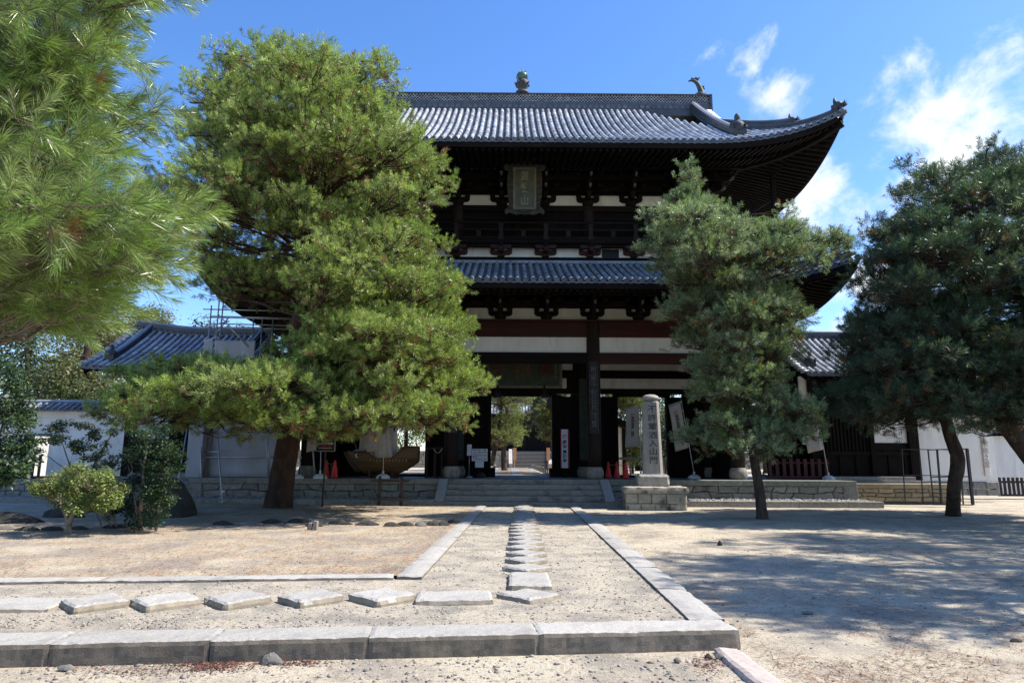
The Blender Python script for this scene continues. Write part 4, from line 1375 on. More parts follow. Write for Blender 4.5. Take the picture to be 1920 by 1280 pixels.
for row in range(5):
    z_ = zRb + hR * .50 + row * rr * 1.06
    x = -XR_ + (rr if row % 2 else 0)
    while x < XR_:
        mb.tube([(x + rr * math.cos(t), yR - .15, z_ + rr * math.sin(t)) for t in np.linspace(0, math.pi, 6)], rr * .2, 4, caps=False); x += rr * 2
mesh_obj('scale_lattice', mb, M['cover'], rdg, fixn=False)
mesh_obj('cap', MB().box(-XR_ - .02, XR_ + .02, yR - .23, yR + .23, zRb + hR * .931, zRt), M['tiled'], rdg, bevel=.02)
for sx in (-1, 1):                          # gable ends of the ridge, stepped tiles and verge
    mb = MB()
    for k in range(9): mb.box(sx * XR_ - (.0 if sx > 0 else .16), sx * XR_ + (.16 if sx > 0 else 0), yR - .3, yR + .3, zRb - .3 + k * (hR + .3) / 9, zRb - .3 + (k + .62) * (hR + .3) / 9)
    mesh_obj('end_course', mb, M['tiled'], rdg)
    for sy in (-1, 1):
        path = []
        for k in range(12):
            sv = RUN - (RUN - 3.2) * k / 11
            path.append(Vector((sx * (XG + .25), (YFU + sv) if sy < 0 else (YBU - sv), ru.ze + ru.a * sv + ru.b * sv * sv - .05)))
        mb = MB(); mb.sweep(path, .10, .5, -.45)
        mesh_obj('bargeboard', mb, M['wood'], roof2)
        vt = MB()
        for k in range(16):
            sv = RUN - .2 - (RUN - 3.6) * k / 16
            y_ = (YFU + sv) if sy < 0 else (YBU - sv)
            z_ = ru.ze + ru.a * sv + ru.b * sv * sv
            vt.tube([(sx * (XG - .25), y_, z_ + .1), (sx * (XG + .42), y_, z_ + .06)], .085, 8)
        mesh_obj('verge_tile', vt, M['tile'], roof2)
        sv0 = RUN - .02
        path = []
        for k in range(16):
            sv = sv0 - (sv0 - 1.55) * k / 15
            path.append(Vector((sx * (8.95 + .25 * k / 15), (YFU + sv) if sy < 0 else (YBU - sv), ru.ze + ru.a * sv + ru.b * sv * sv + .0)))
        a, c = ridge_mb(path, .36, .44, .13)
        mesh_obj('descending_ridge', a, M['tiled'], roof2); mesh_obj('ridge_cap', c, M['tile'], roof2, fixn=False)
        o = mesh_obj('ridge_ornament', figure_mb(1.12), M['orn'], roof2)
        o.location = path[-1] + Vector((0, -.1 * -sy, .02)); o.rotation_euler = (0, 0, 0 if sy < 0 else math.pi)
        hp = ru.hip(sx, sy, 0.25, 3.3, 16, -.02)
        hp = hp + [Vector((sx * 9.25, (YFU + 3.9) if sy < 0 else (YBU - 3.9), hp[-1].z + .36))]
        a, c = ridge_mb(hp, .34, .26, .10)
        mesh_obj('hip_ridge', a, M['tiled'], roof2); mesh_obj('ridge_cap', c, M['tile'], roof2, fixn=False)
        a, c = ridge_mb(hp[7:], .28, .46, .10)
        mesh_obj('hip_ridge', a, M['tiled'], roof2); mesh_obj('ridge_cap', c, M['tile'], roof2, fixn=False)
        for kk, hh in ((0, .95), (7, .85)):
            o = mesh_obj('ridge_ornament', beast_mb(hh), M['orn'], roof2)
            o.location = hp[kk] + Vector((0, 0, .12)); o.rotation_euler = (0, 0, math.atan2(sy, sx) + math.pi / 2)
        tip = hp[0]
        mesh_obj('corner_tile', MB().tube([tip + Vector((-sx * .3, -sy * .3, -.02)), tip + Vector((sx * .30, sy * .30, .07))], .10, 10), M['tilee'], roof2)
        mesh_obj('hip_rafter', MB().sweep([Vector((p_.x, p_.y, ru.ze - .34 + .22 * (13.15 - abs(p_.x)) + ru.up(13.15 - abs(p_.x), (13.15 - abs(p_.x)) * .9))) for p_ in ru.hip(sx, sy, .12, 4.4, 8)], .24, .28, -.2), M['wood'], roof2)
    mesh_obj('gable_wall', MB().prism([(YFU + 3.3, ru.ze + 1.9), (yR, zRb - .1), (YBU - 3.3, ru.ze + 1.9)], -sx * 9.1 - .04, -sx * 9.1 + .04, Matrix.Rotation(math.pi / 2, 4, 'Z')), M['wood'], roof2)
    o = mesh_obj('ridge_fish', fish_mb(1.05), M['orn'], roof2)
    o.location = (sx * (XR_ - .62), yR, zRt - .01)
    if sx < 0: o.rotation_euler = (0, 0, math.pi)
    # prop under the corner eave
    mesh_obj('eave_prop', MB().box(sx * 11.35 - .09, sx * 11.35 + .09, 2.2, 2.38, rl.z('r', 2.3 - rl.yc, 1.6) + .05, Z2 + .6).bar((sx * 11.3, 2.3, Z2 - 1.0), (sx * 9.6, 2.3, Z2 - 2.2), .12), M['wood'], gate)
jewel_parts(roof2, (0, yR, zRt - .01), .86)

# side buildings with tiled gable roofs
def annex(sx):
    e = gate_empty('side_building')
    tag(e, 'dark timber side building with grey tiled gable roof right of the gate' if sx > 0 else 'side building with grey tiled gable roof left of the gate, partly wrapped in scaffolding', 'building')
    x0, x1 = 12.3, 19.1
    ye, yr = 2.35, 6.3
    ze, zr_ = zb(699, 2.35) + .02, zb(620, 6.3)
    run = yr - ye
    b2 = .035; a1 = (zr_ - .35 - ze - b2 * run * run) / run
    def P(x, s_, sy=-1, dz=0.0):
        up = .35 * smooth(16.2, 19.4, x) * (s_ / run * .6 + .4)
        return Vector((sx * x, ye + s_ if sy < 0 else 2 * yr - ye - s_, ze + a1 * s_ + b2 * s_ * s_ + up + dz))
    rf = empty('roof', (0, 0, 0), 0, e)
    for sy in (-1, 1):
        mb, me, mc = MB(), MB(), MB()
        n = int((x1 - x0) / .30)
        xs = [x0 + .1 + (x1 - x0 - .2) * i / n for i in range(n + 1)]
        for i, x in enumerate(xs):
            cover_row(mc, lambda q: P(x, q, sy, .03), run, .088)
            disc(me, P(x, 0, sy, .045) + Vector((0, .04 * sy, 0)), (0, sy, -.05), .107)
            if i < n:
                x2 = xs[i + 1]; m = 14
                for k in range(m):
                    a, b_ = run * k / m, run * (k + 1) / m
                    vs = [P(x, a, sy, .035), P(x2, a, sy, .035), P(x2, b_, sy), P(x, b_, sy), P(x, a, sy, -.01), P(x2, a, sy, -.01)]
                    mb.add(vs, [(0, 1, 2, 3), (4, 5, 1, 0)])
                q0, q1 = P(x, 0, sy), P(x2, 0, sy); o_ = Vector((0, .03 * sy, 0))
                me.add([q0 + o_, q1 + o_, q1 + o_ + Vector((0, 0, -.06)), (q0 + q1) / 2 + o_ + Vector((0, 0, -.1)), q0 + o_ + Vector((0, 0, -.06))], [(0, 1, 2, 3, 4)])
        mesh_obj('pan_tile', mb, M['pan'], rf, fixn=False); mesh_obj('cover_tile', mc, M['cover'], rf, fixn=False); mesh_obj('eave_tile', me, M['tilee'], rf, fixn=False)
        mb = MB(); x = x0 + .2
        while x < x1:
            mb.sweep([P(x, .15, sy, -.16), P(x, run * .5, sy, -.22), P(x, run, sy, -.25)], .1, .13, -.08); x += .55
        mesh_obj('rafters', mb, M['wood'], rf)
        mb = MB().grid([[P(x0 + (x1 - x0) * i / 6, run * t / 4, sy, -.13) for i in range(7)] for t in range(5)], False)
        mesh_obj('soffit', mb, M['wood'], rf, fixn=False)
        mb = MB().sweep([P(x0 + (x1 - x0) * i / 8, .06, sy, -.14) for i in range(9)], .08, .11)
        mesh_obj('eave_board', mb, M['woodh'], rf)
        for xg in (x0 + .55, x1 - .75):            # descending ridges with an ornament at the foot
            pth = [P(xg + (.25 if xg > 15 else -.1) * 0, run - (run - .9) * k / 10, sy, .02) for k in range(11)]
            a, c = ridge_mb(pth, .30, .26, .10)
            mesh_obj('descending_ridge', a, M['tiled'], rf); mesh_obj('ridge_cap', c, M['tile'], rf, fixn=False)
            o = mesh_obj('ridge_ornament', figure_mb(.72), M['orn'], rf); o.location = pth[-1] + Vector((0, .1 * sy, 0)); o.rotation_euler = (0, 0, 0 if sy < 0 else math.pi)
        for xg in (x0, x1):                       # verge tiles running down the gable edges
            vt = MB()
            for k in range(13):
                p_ = P(xg, run * (k + .5) / 13, sy, .07)
                vt.tube([p_ + Vector((-.18, 0, 0)), p_ + Vector((.18, 0, 0))], .075, 8)
            mesh_obj('verge_tile', vt, M['tile'], rf)
            mesh_obj('bargeboard', MB().sweep([P(xg + (-.1 if xg > 15 else .1), run * t / 8, sy, -.02) for t in range(9)], .07, .3, -.3), M['wood'], rf)
    pth = [P(x0 + .05 + (x1 - x0 - .1) * i / 10, run, -1, -.02) for i in range(11)]
    a, c = ridge_mb(pth, .36, .36, .12)
    for i in range(23):
        p_ = P(x0 + .15 + .30 * i, run, -1, .06); disc(a, p_ + Vector((0, -.21, 0)), (0, -1, 0), .09)
    mesh_obj('ridge', a, M['tiled'], rf); mesh_obj('ridge_cap', c, M['tile'], rf, fixn=False)
    # body
    zt = zb(700, 3.5) - .05
    z0 = .795
    wz0, wz1 = zb(826, 3.5), zb(800, 3.5)
    mb = MB().box(sx * 13.0, sx * 17.3, 3.6, 3.72, z0, wz0 - .002).box(sx * 13.0, sx * 15.55, 3.6, 3.72, wz0, zt)
    mb.box(sx * 13.0, sx * 17.3, 3.6, 3.72, zt - .25, zt)
    for k in range(15):
        x = 13.2 + k * .165
        mb.box(sx * x - .04, sx * x + .04, 3.53, 3.599, zb(842, 3.5), zt - .4)
    mb.box(sx * 12.9, sx * 17.3, 3.50, 3.598, zb(846, 3.5) - .08, zb(842, 3.5) - .02)
    for k in range(6):
        x = 13.35 + k * .72
        mb.box(sx * x - .05, sx * x + .05, 3.54, 3.599, z0, zb(846, 3.5) - .09)
    mesh_obj('plank_wall', mb, M['wood'], e)
    mesh_obj('plaster_band', MB().box(sx * 15.56, sx * 17.2, 3.62, 3.70, wz0, zt - .252), M['plaster'], e); mesh_obj('plaster_band', MB().box(sx * 12.45, sx * 12.85, 3.55, 3.66, zb(830, 3.5), zt), M['plaster'], e)
    for x, w_ in ((12.93, .14), (15.5, .10), (17.35, .22)):
        mesh_obj('post', MB().box(sx * x - w_, sx * x + w_, 3.45, 3.75, z0, zt + .2), M['wood'], e, bevel=.01)
    mesh_obj('plank_wall', MB().box(sx * 17.28, sx * 17.4, 3.76, 9.2, z0, zt + .3).box(sx * 12.95, sx * 17.3, 9.2, 9.3, z0, zt).box(sx * 12.9, sx * 13.0, 5.2, 9.2, z0, zt), M['wood'], e)
    mesh_obj('gable_wall', MB().prism([(ye + .9, ze + .3), (yr, zr_ - .6), (2 * yr - ye - .9, ze + .3)], -sx * 17.4 - .05, -sx * 17.4 + .05, Matrix.Rotation(math.pi / 2, 4, 'Z')), M['plaster'], e)
    mesh_obj('bench_step', MB().box(sx * 13.4, sx * 17.4, 2.75, 3.2, z0, z0 + .10).box(sx * 13.4, sx * 17.0, 3.0, 3.40, z0 + .103, z0 + .26), M['granited'], e, bevel=.012)
    # covered stair climbing towards the gate
    mb = MB()
    for k in range(14):
        t = k / 13
        mb.box(sx * (12.6 - 3.3 * t) - .2, sx * (12.6 - 3.3 * t) + .2, 5.4, 6.6, z0 + .1 + 3.4 * t, z0 + .16 + 3.4 * t)
    mb.bar((sx * 12.9, 5.35, z0 + .0), (sx * 9.3, 5.35, z0 + 3.75), .08, .32); mb.bar((sx * 12.9, 6.65, z0 + .0), (sx * 9.3, 6.65, z0 + 3.75), .08, .32)
    mb.bar((sx * 12.9, 5.3, z0 + .95), (sx * 9.3, 5.3, z0 + 4.7), .08, .1)
    mesh_obj('stair', mb, M['wood'], e)
    return e
annex(1); annex(-1)
# red picket fence between gate and right side building
fz0, fz1 = ZP + .05, zb(857, 3.2)
fx0, fx1 = bl(1437, 880, 3.2).x, bl(1556, 880, 3.2).x
def picket(name, x0, x1, y, z0, z1, m, label, cat, n, parent_frame=True, w=.05, rails=((.0, .10), (.75, .07)), top=0):
    e = gate_empty(name); tag(e, label, cat)
    h = z1 - z0
    mesh_obj('rail', MB().box(x0, x1, y - .03, y + .03, z0, z0 + rails[0][1]).box(x0, x1, y - .03, y + .03, z0 + h * rails[1][0], z0 + h * rails[1][0] + rails[1][1]), M[m], e)
    for k in range(n):
        x = x0 + (x1 - x0) * (k + .5) / n
        mesh_obj('picket', MB().box(x - w, x + w, y - .055, y - .031, z0 + (.11 if top == 0 else .02), z1 + (top if k % 1 == 0 else 0)), M[m], e)
    return e
picket('picket_fence', fx0, fx1, 3.2, fz0, fz1, 'redfence', 'dull red picket fence closing the gap right of the gate', 'fence', 9, w=.075)
picket('picket_fence', bl(868, 900, 1).x * 0 + bl(1869, 900, 4.4).x, bl(1869, 900, 4.4).x + 2.6, 4.4, .2, zb(892, 4.4), 'darkfence', 'dark brown picket fence at the right frame edge', 'fence', 13, w=.06, top=.05, rails=((.12, .09), (.75, .09)))
picket('picket_fence', bl(20, 900, 2.9).x - .6, bl(78, 900, 2.9).x, 2.9, .75, .75 + .95, 'redfence', 'low dull red picket fence at the foot of the left white wall', 'fence', 7, w=.06, top=.1)

# white plaster walls with tiled tops
def plaster_wall(name, x0, x1, y, z0, zt, label, gap=None, roof=True):
    e = gate_empty(name); tag(e, label, 'wall')
    segs = [(x0, x1)] if gap is None else [(x0, gap[0]), (gap[1], x1)]
    for a, b_ in segs:
        mesh_obj('plaster', MB().box(a, b_, y - .18, y + .18, z0, zt), M['plaster'], e)
    if gap is not None:
        mesh_obj('plaster', MB().box(gap[0], gap[1], y - .178, y + .178, gap[2], zt), M['plaster'], e)
    mesh_obj('stone_base', masonry(x0, x1, y - .24, z0 - .62, z0, 2, .35, .7, 12, .3, .02), M['granited'], e)
    mesh_obj('plaster', MB().box(x0 - .01, x1 + .01, y - .24, y + .24, zt - .30, zt - .002), M['plaster'], e)
    if roof:
        mb, me = MB(), MB()
        n = int((x1 - x0) / .29)
        for sy in (-1, 1):
            for i in range(n + 1):
                x = x0 + (x1 - x0) * i / n
                f = lambda q: Vector((x, y + sy * (.62 - q), zt + .05 + q * .55))
                cover_row(mb, f, .5, .075, .25); disc(me, f(0) + Vector((0, .05 * sy, 0)), (0, sy, 0), .09, n=10)
            mb.grid([[Vector((x0, y + sy * .62, zt + .02)), Vector((x1, y + sy * .62, zt + .02))], [Vector((x0, y + sy * .1, zt + .31)), Vector((x1, y + sy * .1, zt + .31))]], False)
            mb.grid([[Vector((x0, y + sy * .62, zt + .015)), Vector((x1, y + sy * .62, zt + .015))], [Vector((x0, y + sy * .2, zt - .001)), Vector((x1, y + sy * .2, zt - .001))]], False)
        rf = empty('roof', (0, 0, 0), 0, e)
        mesh_obj('tile_field', mb, M['tile'], rf, fixn=False); mesh_obj('eave_tile', me, M['tilee'], rf, fixn=False)
        a, c = ridge_mb([(x0, y, zt + .27), ((x0 + x1) / 2, y, zt + .27), (x1, y, zt + .27)], .28, .17, .09)
        mesh_obj('ridge', a, M['tiled'], rf); mesh_obj('ridge_cap', c, M['tile'], rf, fixn=False)
    return e
wz = zb(776, 4.0)
lw = plaster_wall('plaster_wall', -27.5, -17.62, 4.0, .9, wz, 'white plaster wall with tiled top left of the side building', gap=(bl(57, 850, 4).x, bl(95, 850, 4).x, zb(818, 4.0)))
mesh_obj('opening_tile', MB().box(bl(57, 850, 4).x - .1, bl(95, 850, 4).x + .1, 3.6, 3.82, zb(823, 4.0), zb(818, 4.0)), M['tiled'], lw)
plaster_wall('plaster_wall', 17.62, bl(1866, 900, 4.0).x, 4.0, .86, wz, 'white plaster wall with tiled top right of the gate, beside the lattice frame')
w2 = gate_empty('plaster_wall'); tag(w2, 'sunlit white wall seen through the opening of the left plaster wall', 'wall')
w2m = Matrix.Translation((-23.6, 9.5, 0)) @ Matrix.Rotation(R(52), 4, 'Z')
mesh_obj('plaster', MB().box(-3.5, 3.5, -.15, .15, .3, 3.4, mtx=w2m), M['plaster'], w2)
mesh_obj('coping', MB().box(-3.6, 3.6, -.35, .35, 3.41, 3.6, mtx=w2m), M['tiled'], w2)
w3 = gate_empty('plaster_wall'); tag(w3, 'shaded white wall behind the dark picket fence at right', 'wall')
mesh_obj('plaster', MB().box(21.4, 30, 6.5, 6.8, .2, 3.0), M['plaster'], w3)
mesh_obj('coping', MB().box(21.3, 30.1, 6.2, 7.1, 3.01, 3.3), M['tiled'], w3)
# carved name board on the right white wall
nb = gate_empty('name_board'); tag(nb, 'slim pale name board with carved letters on the right white wall', 'sign')
p0, p1 = bl(1838, 812, 3.78), bl(1857, 892, 3.78)
mesh_obj('board', MB().box(p0.x, p1.x, 3.74, 3.80, p1.z, p0.z), mat('pale_board', (.60, .58, .54), rough=.8, bump=0), nb, bevel=.02)
text('lettering', vertical('宗務之霊'), .30, M['lettert'], nb, ((p0.x + p1.x) / 2, 3.737, (p0.z + p1.z) / 2), depth=.002, line=1.0)
# ------------------------------------------------------------------ name boards and couplet boards (they hang on the gate)
e = gate_empty('name_plaque'); tag(e, 'ornate upright plaque with carved dark border and green panel hung under the upper eave', 'plaque')
YQ = 1.9
pa, pb = bl(944, 306, YQ), bl(1022, 405, YQ)
cx, w_, zt, z0 = (pa.x + pb.x) / 2 + .02, (pb.x - pa.x), pa.z, pb.z
h_ = zt - z0
lean = Matrix.Translation((cx, YQ, z0)) @ Matrix.Rotation(R(8), 4, 'X')
W = w_ / 2
half = [(0, h_), (.28 * W, h_ * .985), (.55 * W, h_ * .955), (.72 * W, h_ * .93)]
ear = [(.72 * W + .0, h_ * .93)] + [(W * .84 + W * .17 * math.cos(t), h_ * .875 + W * .17 * math.sin(t)) for t in (1.9, 1.2, .5, -.2, -.9, -1.6)]
low = [(.78 * W, h_ * .79), (.83 * W, h_ * .72), (.84 * W, h_ * .55), (.81 * W, h_ * .40), (.77 * W, h_ * .27), (.70 * W, h_ * .20), (.76 * W, h_ * .165), (.92 * W, h_ * .11), (.96 * W, h_ * .06), (.86 * W, h_ * .02), (.74 * W, h_ * .06), (.60 * W, h_ * .035), (.4 * W, h_ * .015), (.2 * W, h_ * .03), (0, h_ * .015)]
rt = half + ear[1:] + low
poly = rt + [(-x, z) for x, z in rt[-2:0:-1]]
mesh_obj('carved_border', MB().prism(poly, -.05, .06, lean), M['plq_carve'], e, bevel=.02)
ix, iz0, iz1 = W * .55, h_ * .11, h_ * .865
mb = MB()
for a, b_, c, d_ in ((-ix, ix, iz0, iz0 + .09), (-ix, ix, iz1 - .09, iz1), (-ix, -ix + .10, iz0 + .091, iz1 - .091), (ix - .10, ix, iz0 + .091, iz1 - .091)):
    mb.box(a, b_, -.10, -.052, c, d_, mtx=lean)
mesh_obj('frame', mb, M['frame_gilt'], e, bevel=.008)
mesh_obj('panel', MB().box(-ix + .1, ix - .1, -.075, -.053, iz0 + .09, iz1 - .09, mtx=lean), M['plq_green'], e)
for ch, zz in zip('黄檗山', (.70, .49, .26)):
    p = lean @ Vector((0, -.082, h_ * zz))
    text('lettering', ch, .46, M['letterg'], e, p, (math.pi / 2 + R(8), 0, 0), .85, fat=.008)
sp = MB()
for k in range(26):                              # carved scrolls on the border
    t = k / 26 * 2 * math.pi
    x, z = W * .70 * math.cos(t), h_ * .49 + h_ * .44 * math.sin(t)
    if abs(x) < ix + .03 and iz0 - .03 < z < iz1 + .03: x = math.copysign(ix + .12, x)
    pts = [lean @ Vector((x + .075 * math.cos(a) * (1 - a / 9), -.065 - .01 * (a % 2), z + .075 * math.sin(a) * (1 - a / 9))) for a in np.linspace(0, 7, 9)]
    sp.tube(pts, .022, 5)
mesh_obj('carved_scroll', sp, M['plq_carve'], e)

e = gate_empty('name_board'); tag(e, 'long dark green board with three large characters over the central doorway', 'sign')
YQ = 5.45
pa, pb = bl(904, 664, YQ), bl(1054, 728, YQ)
cx, w_, zt, z0 = (pa.x + pb.x) / 2, pb.x - pa.x, pa.z + .12, pb.z
h_ = zt - z0
lean = Matrix.Translation((cx, YQ, z0)) @ Matrix.Rotation(R(6), 4, 'X')
mesh_obj('board', MB().box(-w_ / 2 + .13, w_ / 2 - .13, .0, .06, .13, h_ - .13, mtx=lean), M['sig_green'], e)
mb = MB().box(-w_ / 2, w_ / 2, -.04, .08, 0, .129, mtx=lean).box(-w_ / 2, w_ / 2, -.04, .08, h_ - .129, h_, mtx=lean).box(-w_ / 2, -w_ / 2 + .129, -.04, .08, .13, h_ - .13, mtx=lean).box(w_ / 2 - .129, w_ / 2, -.04, .08, .13, h_ - .13, mtx=lean)
mesh_obj('frame', mb, M['frame_gilt'], e, bevel=.012)
for ch, fx, mm in (('寺', -.29, 'lettero'), ('福', .0, 'lettero'), ('萬', .29, 'letterdr')):
    text('lettering', ch, .95, M[mm], e, lean @ Vector((w_ * fx, -.012, h_ * .50)), (math.pi / 2 + R(6), 0, 0), .95, fat=.01)
for fx, s_ in ((-.42, '黄檗賜紫隠元'), (.42, '明暦年間之吉')):
    text('lettering', vertical(s_), .16, M['letterg'], e, lean @ Vector((w_ * fx, -.006, h_ * .5)), (math.pi / 2 + R(6), 0, 0), .8, depth=.002, line=.95)
for px in (933, 1021):
    q = bl(px, 730, YQ - .1)
    mesh_obj('bracket', MB().lathe([(.02, .22), (.05, .12), (.09, .0), (.17, -.2), (.2, -.34), (.19, -.40)], (q.x, q.y, q.z), 10), M['black'], e)

def couplet(px, y0p, y1p, by, w, m, label, chars, lm, curve=.0):
    e = gate_empty('couplet_board'); tag(e, label, 'board')
    a, b_ = bl(px, y0p, by), bl(px, y1p, by)
    n = 8; mb = MB(); R_ = .34
    vs = []
    for zz in (b_.z, a.z):
        for dy in (0, .05):
            for k in range(n + 1):
                t = (k / n - .5) * w / R_
                vs.append((a.x + math.sin(t) * (R_ - dy), by + R_ - math.cos(t) * (R_ - dy), zz))
    m_ = n + 1
    fs = []
    for k in range(n):
        fs += [(k, k + 1, 2 * m_ + k + 1, 2 * m_ + k), (m_ + k + 1, m_ + k, 3 * m_ + k, 3 * m_ + k + 1), (k + 1, k, m_ + k, m_ + k + 1), (2 * m_ + k, 2 * m_ + k + 1, 3 * m_ + k + 1, 3 * m_ + k)]
    fs += [(0, 2 * m_, 3 * m_, m_), (n, m_ + n, 3 * m_ + n, 2 * m_ + n)]
    mesh_obj('board', mb.add(vs, fs), M[m], e)
    rim = MB()
    for sx in (-1, 1):
        t = sx * w / R_ / 2 * .93
        rim.tube([(a.x + math.sin(t) * R_, by + R_ - math.cos(t) * R_ - .002, zz) for zz in (b_.z + .03, a.z - .03)], .007, 5)
    mesh_obj('rim', rim, M[lm], e)
    h = a.z - b_.z
    text('lettering', vertical(chars), h / len(chars) * .86, M[lm], e, (a.x, by - .006, (a.z + b_.z) / 2), depth=.003, sx=.62 if h / len(chars) > .5 else .8, line=1.0)
    return e
couplet(1112.5, 677, 812, 1.93, .40, 'couplet_k', 'tall black couplet board with faded script on the column right of the steps', '地闢千秋日月山川同慶喜', 'letterg_d')  if False else None
M['scriptdim'] = mat('faded_pale_script', (.15, .145, .14), (.05, .05, .05), 7, .8, 0)
M['scriptdark'] = mat('dark_script', (.03, .045, .035), rough=.8, bump=0)
couplet(1112.5, 677, 812, 1.93, .40, 'couplet_k', 'tall black couplet board with faded script on the front column right of the steps', '地闢千秋日月同慶', 'scriptdim')
couplet(850, 677, 812, 1.93, .40, 'couplet_k', 'tall black couplet board on the front column left of the steps', '天開萬福龍象集門', 'scriptdim')
couplet(1093, 710, 862, 5.83, .42, 'couplet_g', 'narrow green couplet board with dark script behind the right front column', '仰看千仞祖道隆興', 'scriptdark')
couplet(864, 710, 862, 5.83, .42, 'couplet_g', 'narrow green couplet board with dark script behind the left front column', '蒼龍窟宅金碧交輝', 'scriptdark')

# ------------------------------------------------------------------ scaffolding at the left bay
sc = gate_empty('scaffolding'); tag(sc, 'galvanised pipe scaffolding hung with grey white sheets at the left bay', 'scaffolding')
YS = 1.6
def pole(pts, r=.028, name='pipe'):
    return mesh_obj(name, MB().tube(pts, r, 8), M['pipe'], sc)
def v3(px, py, by): return bl(px, py, by)
xs_ = [bl(px, 650, YS).x for px in (388, 402, 410)]
zt_ = [zb(575, YS), zb(566, YS), zb(566, YS)]
x_l, x_r = bl(366, 800, YS).x, bl(562, 800, YS).x
for x, z in zip(xs_, zt_): pole([(x, YS + random.uniform(-.1, .3), ZP), (x, YS + .1, z)])
for px in (470, 487, 507, 540): 
    x = bl(px, 650, YS).x; pole([(x, YS + .1, ZP), (x, YS + .1, zb(600, YS))])
for py in (582, 597, 616): pole([(bl(378, py, YS).x, YS + .14, zb(py, YS)), (x_r + .4, YS + .14, zb(py + 12, YS) + .2)])
for py in (592, 606): pole([(bl(385, py, YS).x, YS + .45, zb(py, YS)), (x_r + .3, YS + .45, zb(py, YS) - .1)])
pole([v3(410, 590, YS - .03), v3(465, 650, YS - .03)]); pole([v3(428, 596, YS + .3), v3(407, 624, YS + .3)])
pole([v3(384, 614, YS), v3(430, 602, YS)]); pole([v3(383, 640, YS), v3(420, 628, YS)])
pole([v3(380, 857, YS - .3), v3(566, 857, YS - .3)]); pole([v3(384, 847, YS - .2), v3(418, 846, YS - .6)])
pole([v3(376, 800, YS - .15), v3(377, 925, YS - .9)]); pole([v3(383, 800, YS - .1), v3(382, 890, YS - .1)])
pole([v3(352, 797, YS), v3(329, 930, YS - 1.0)])
for px, a_, b_ in ((499, 800, 895), (502, 800, 895), (586, 828, 892), (560, 800, 895)): pole([v3(px, a_, YS - .2), v3(px + 4, b_, YS - .4)])
def drape(name, x0, x1, y, z0, z1, n=40, k=18, amp=.05, seed=1, m='tarp'):
    P_ = []
    for j in range(k + 1):
        z = z0 + (z1 - z0) * j / k
        row = []
        for i in range(n + 1):
            x = x0 + (x1 - x0) * i / n
            d = amp * (mnoise.noise(Vector((x * 1.1 + seed, z * .7, seed))) + .5 * mnoise.noise(Vector((x * 2.7, z * 1.6, seed + 4)))) - .10 * max(0, 1 - (z - z0) / .5) * (.6 + mnoise.noise(Vector((x * 3, 0, seed))))
            row.append(Vector((x, y + d, z)))
        P_.append(row)
    o = mesh_obj(name, MB().grid(P_), M[m], sc, fixn=False)
    sd = o.modifiers.new('thickness', 'SOLIDIFY'); sd.thickness = .006
    return o
drape('sheet', bl(384, 800, YS).x, bl(558, 800, YS).x, YS + .05, ZP + .02, zb(694, YS), seed=3)
drape('sheet', bl(381, 660, YS).x, bl(399, 660, YS).x, YS - .02, zb(682, YS), zb(640, YS), 8, 8, .03, 5)
drape('sheet', bl(402, 660, YS).x, bl(478, 660, YS).x, YS + .0, zb(692, YS), zb(641, YS), 24, 10, .06, 7)
# wrapped corner column of the scaffold
mb = MB()
p0, p1 = bl(362, 784, YS - .1), bl(389, 897, YS - .1)
mb.box(p0.x, p0.x + .62, YS - .4, YS + .1, ZP, zb(720, YS))
mesh_obj('wrapped_post', mb, M['tarp'], sc, bevel=.03)
# leaning brace on the ground with its foot plank
f = on(417, 945, .0)
fl = GI @ f
pole([(fl.x, fl.y, .02), bl(407, 805, YS - .5)], .030)
pole([(fl.x - .18, fl.y + .05, .02), (fl.x - .06, fl.y + .2, .42)], .022)
mesh_obj('clamp', MB().box(fl.x - .07, fl.x + .07, fl.y - .05, fl.y + .15, .42, .50).tube([(fl.x - .1, fl.y - .06, .46), (fl.x + .16, fl.y - .06, .56)], .015, 6), M['pipe'], sc)
mesh_obj('foot_plank', MB().box(fl.x - 1.15, fl.x + .65, fl.y - .14, fl.y + .14, .012, .05), M['plankwood'], sc)
mesh_obj('foot_plank', MB().box(bl(343, 931, -.2).x, bl(405, 931, -.2).x, -.3, -.05, .175, .21), M['plankwood'], sc)

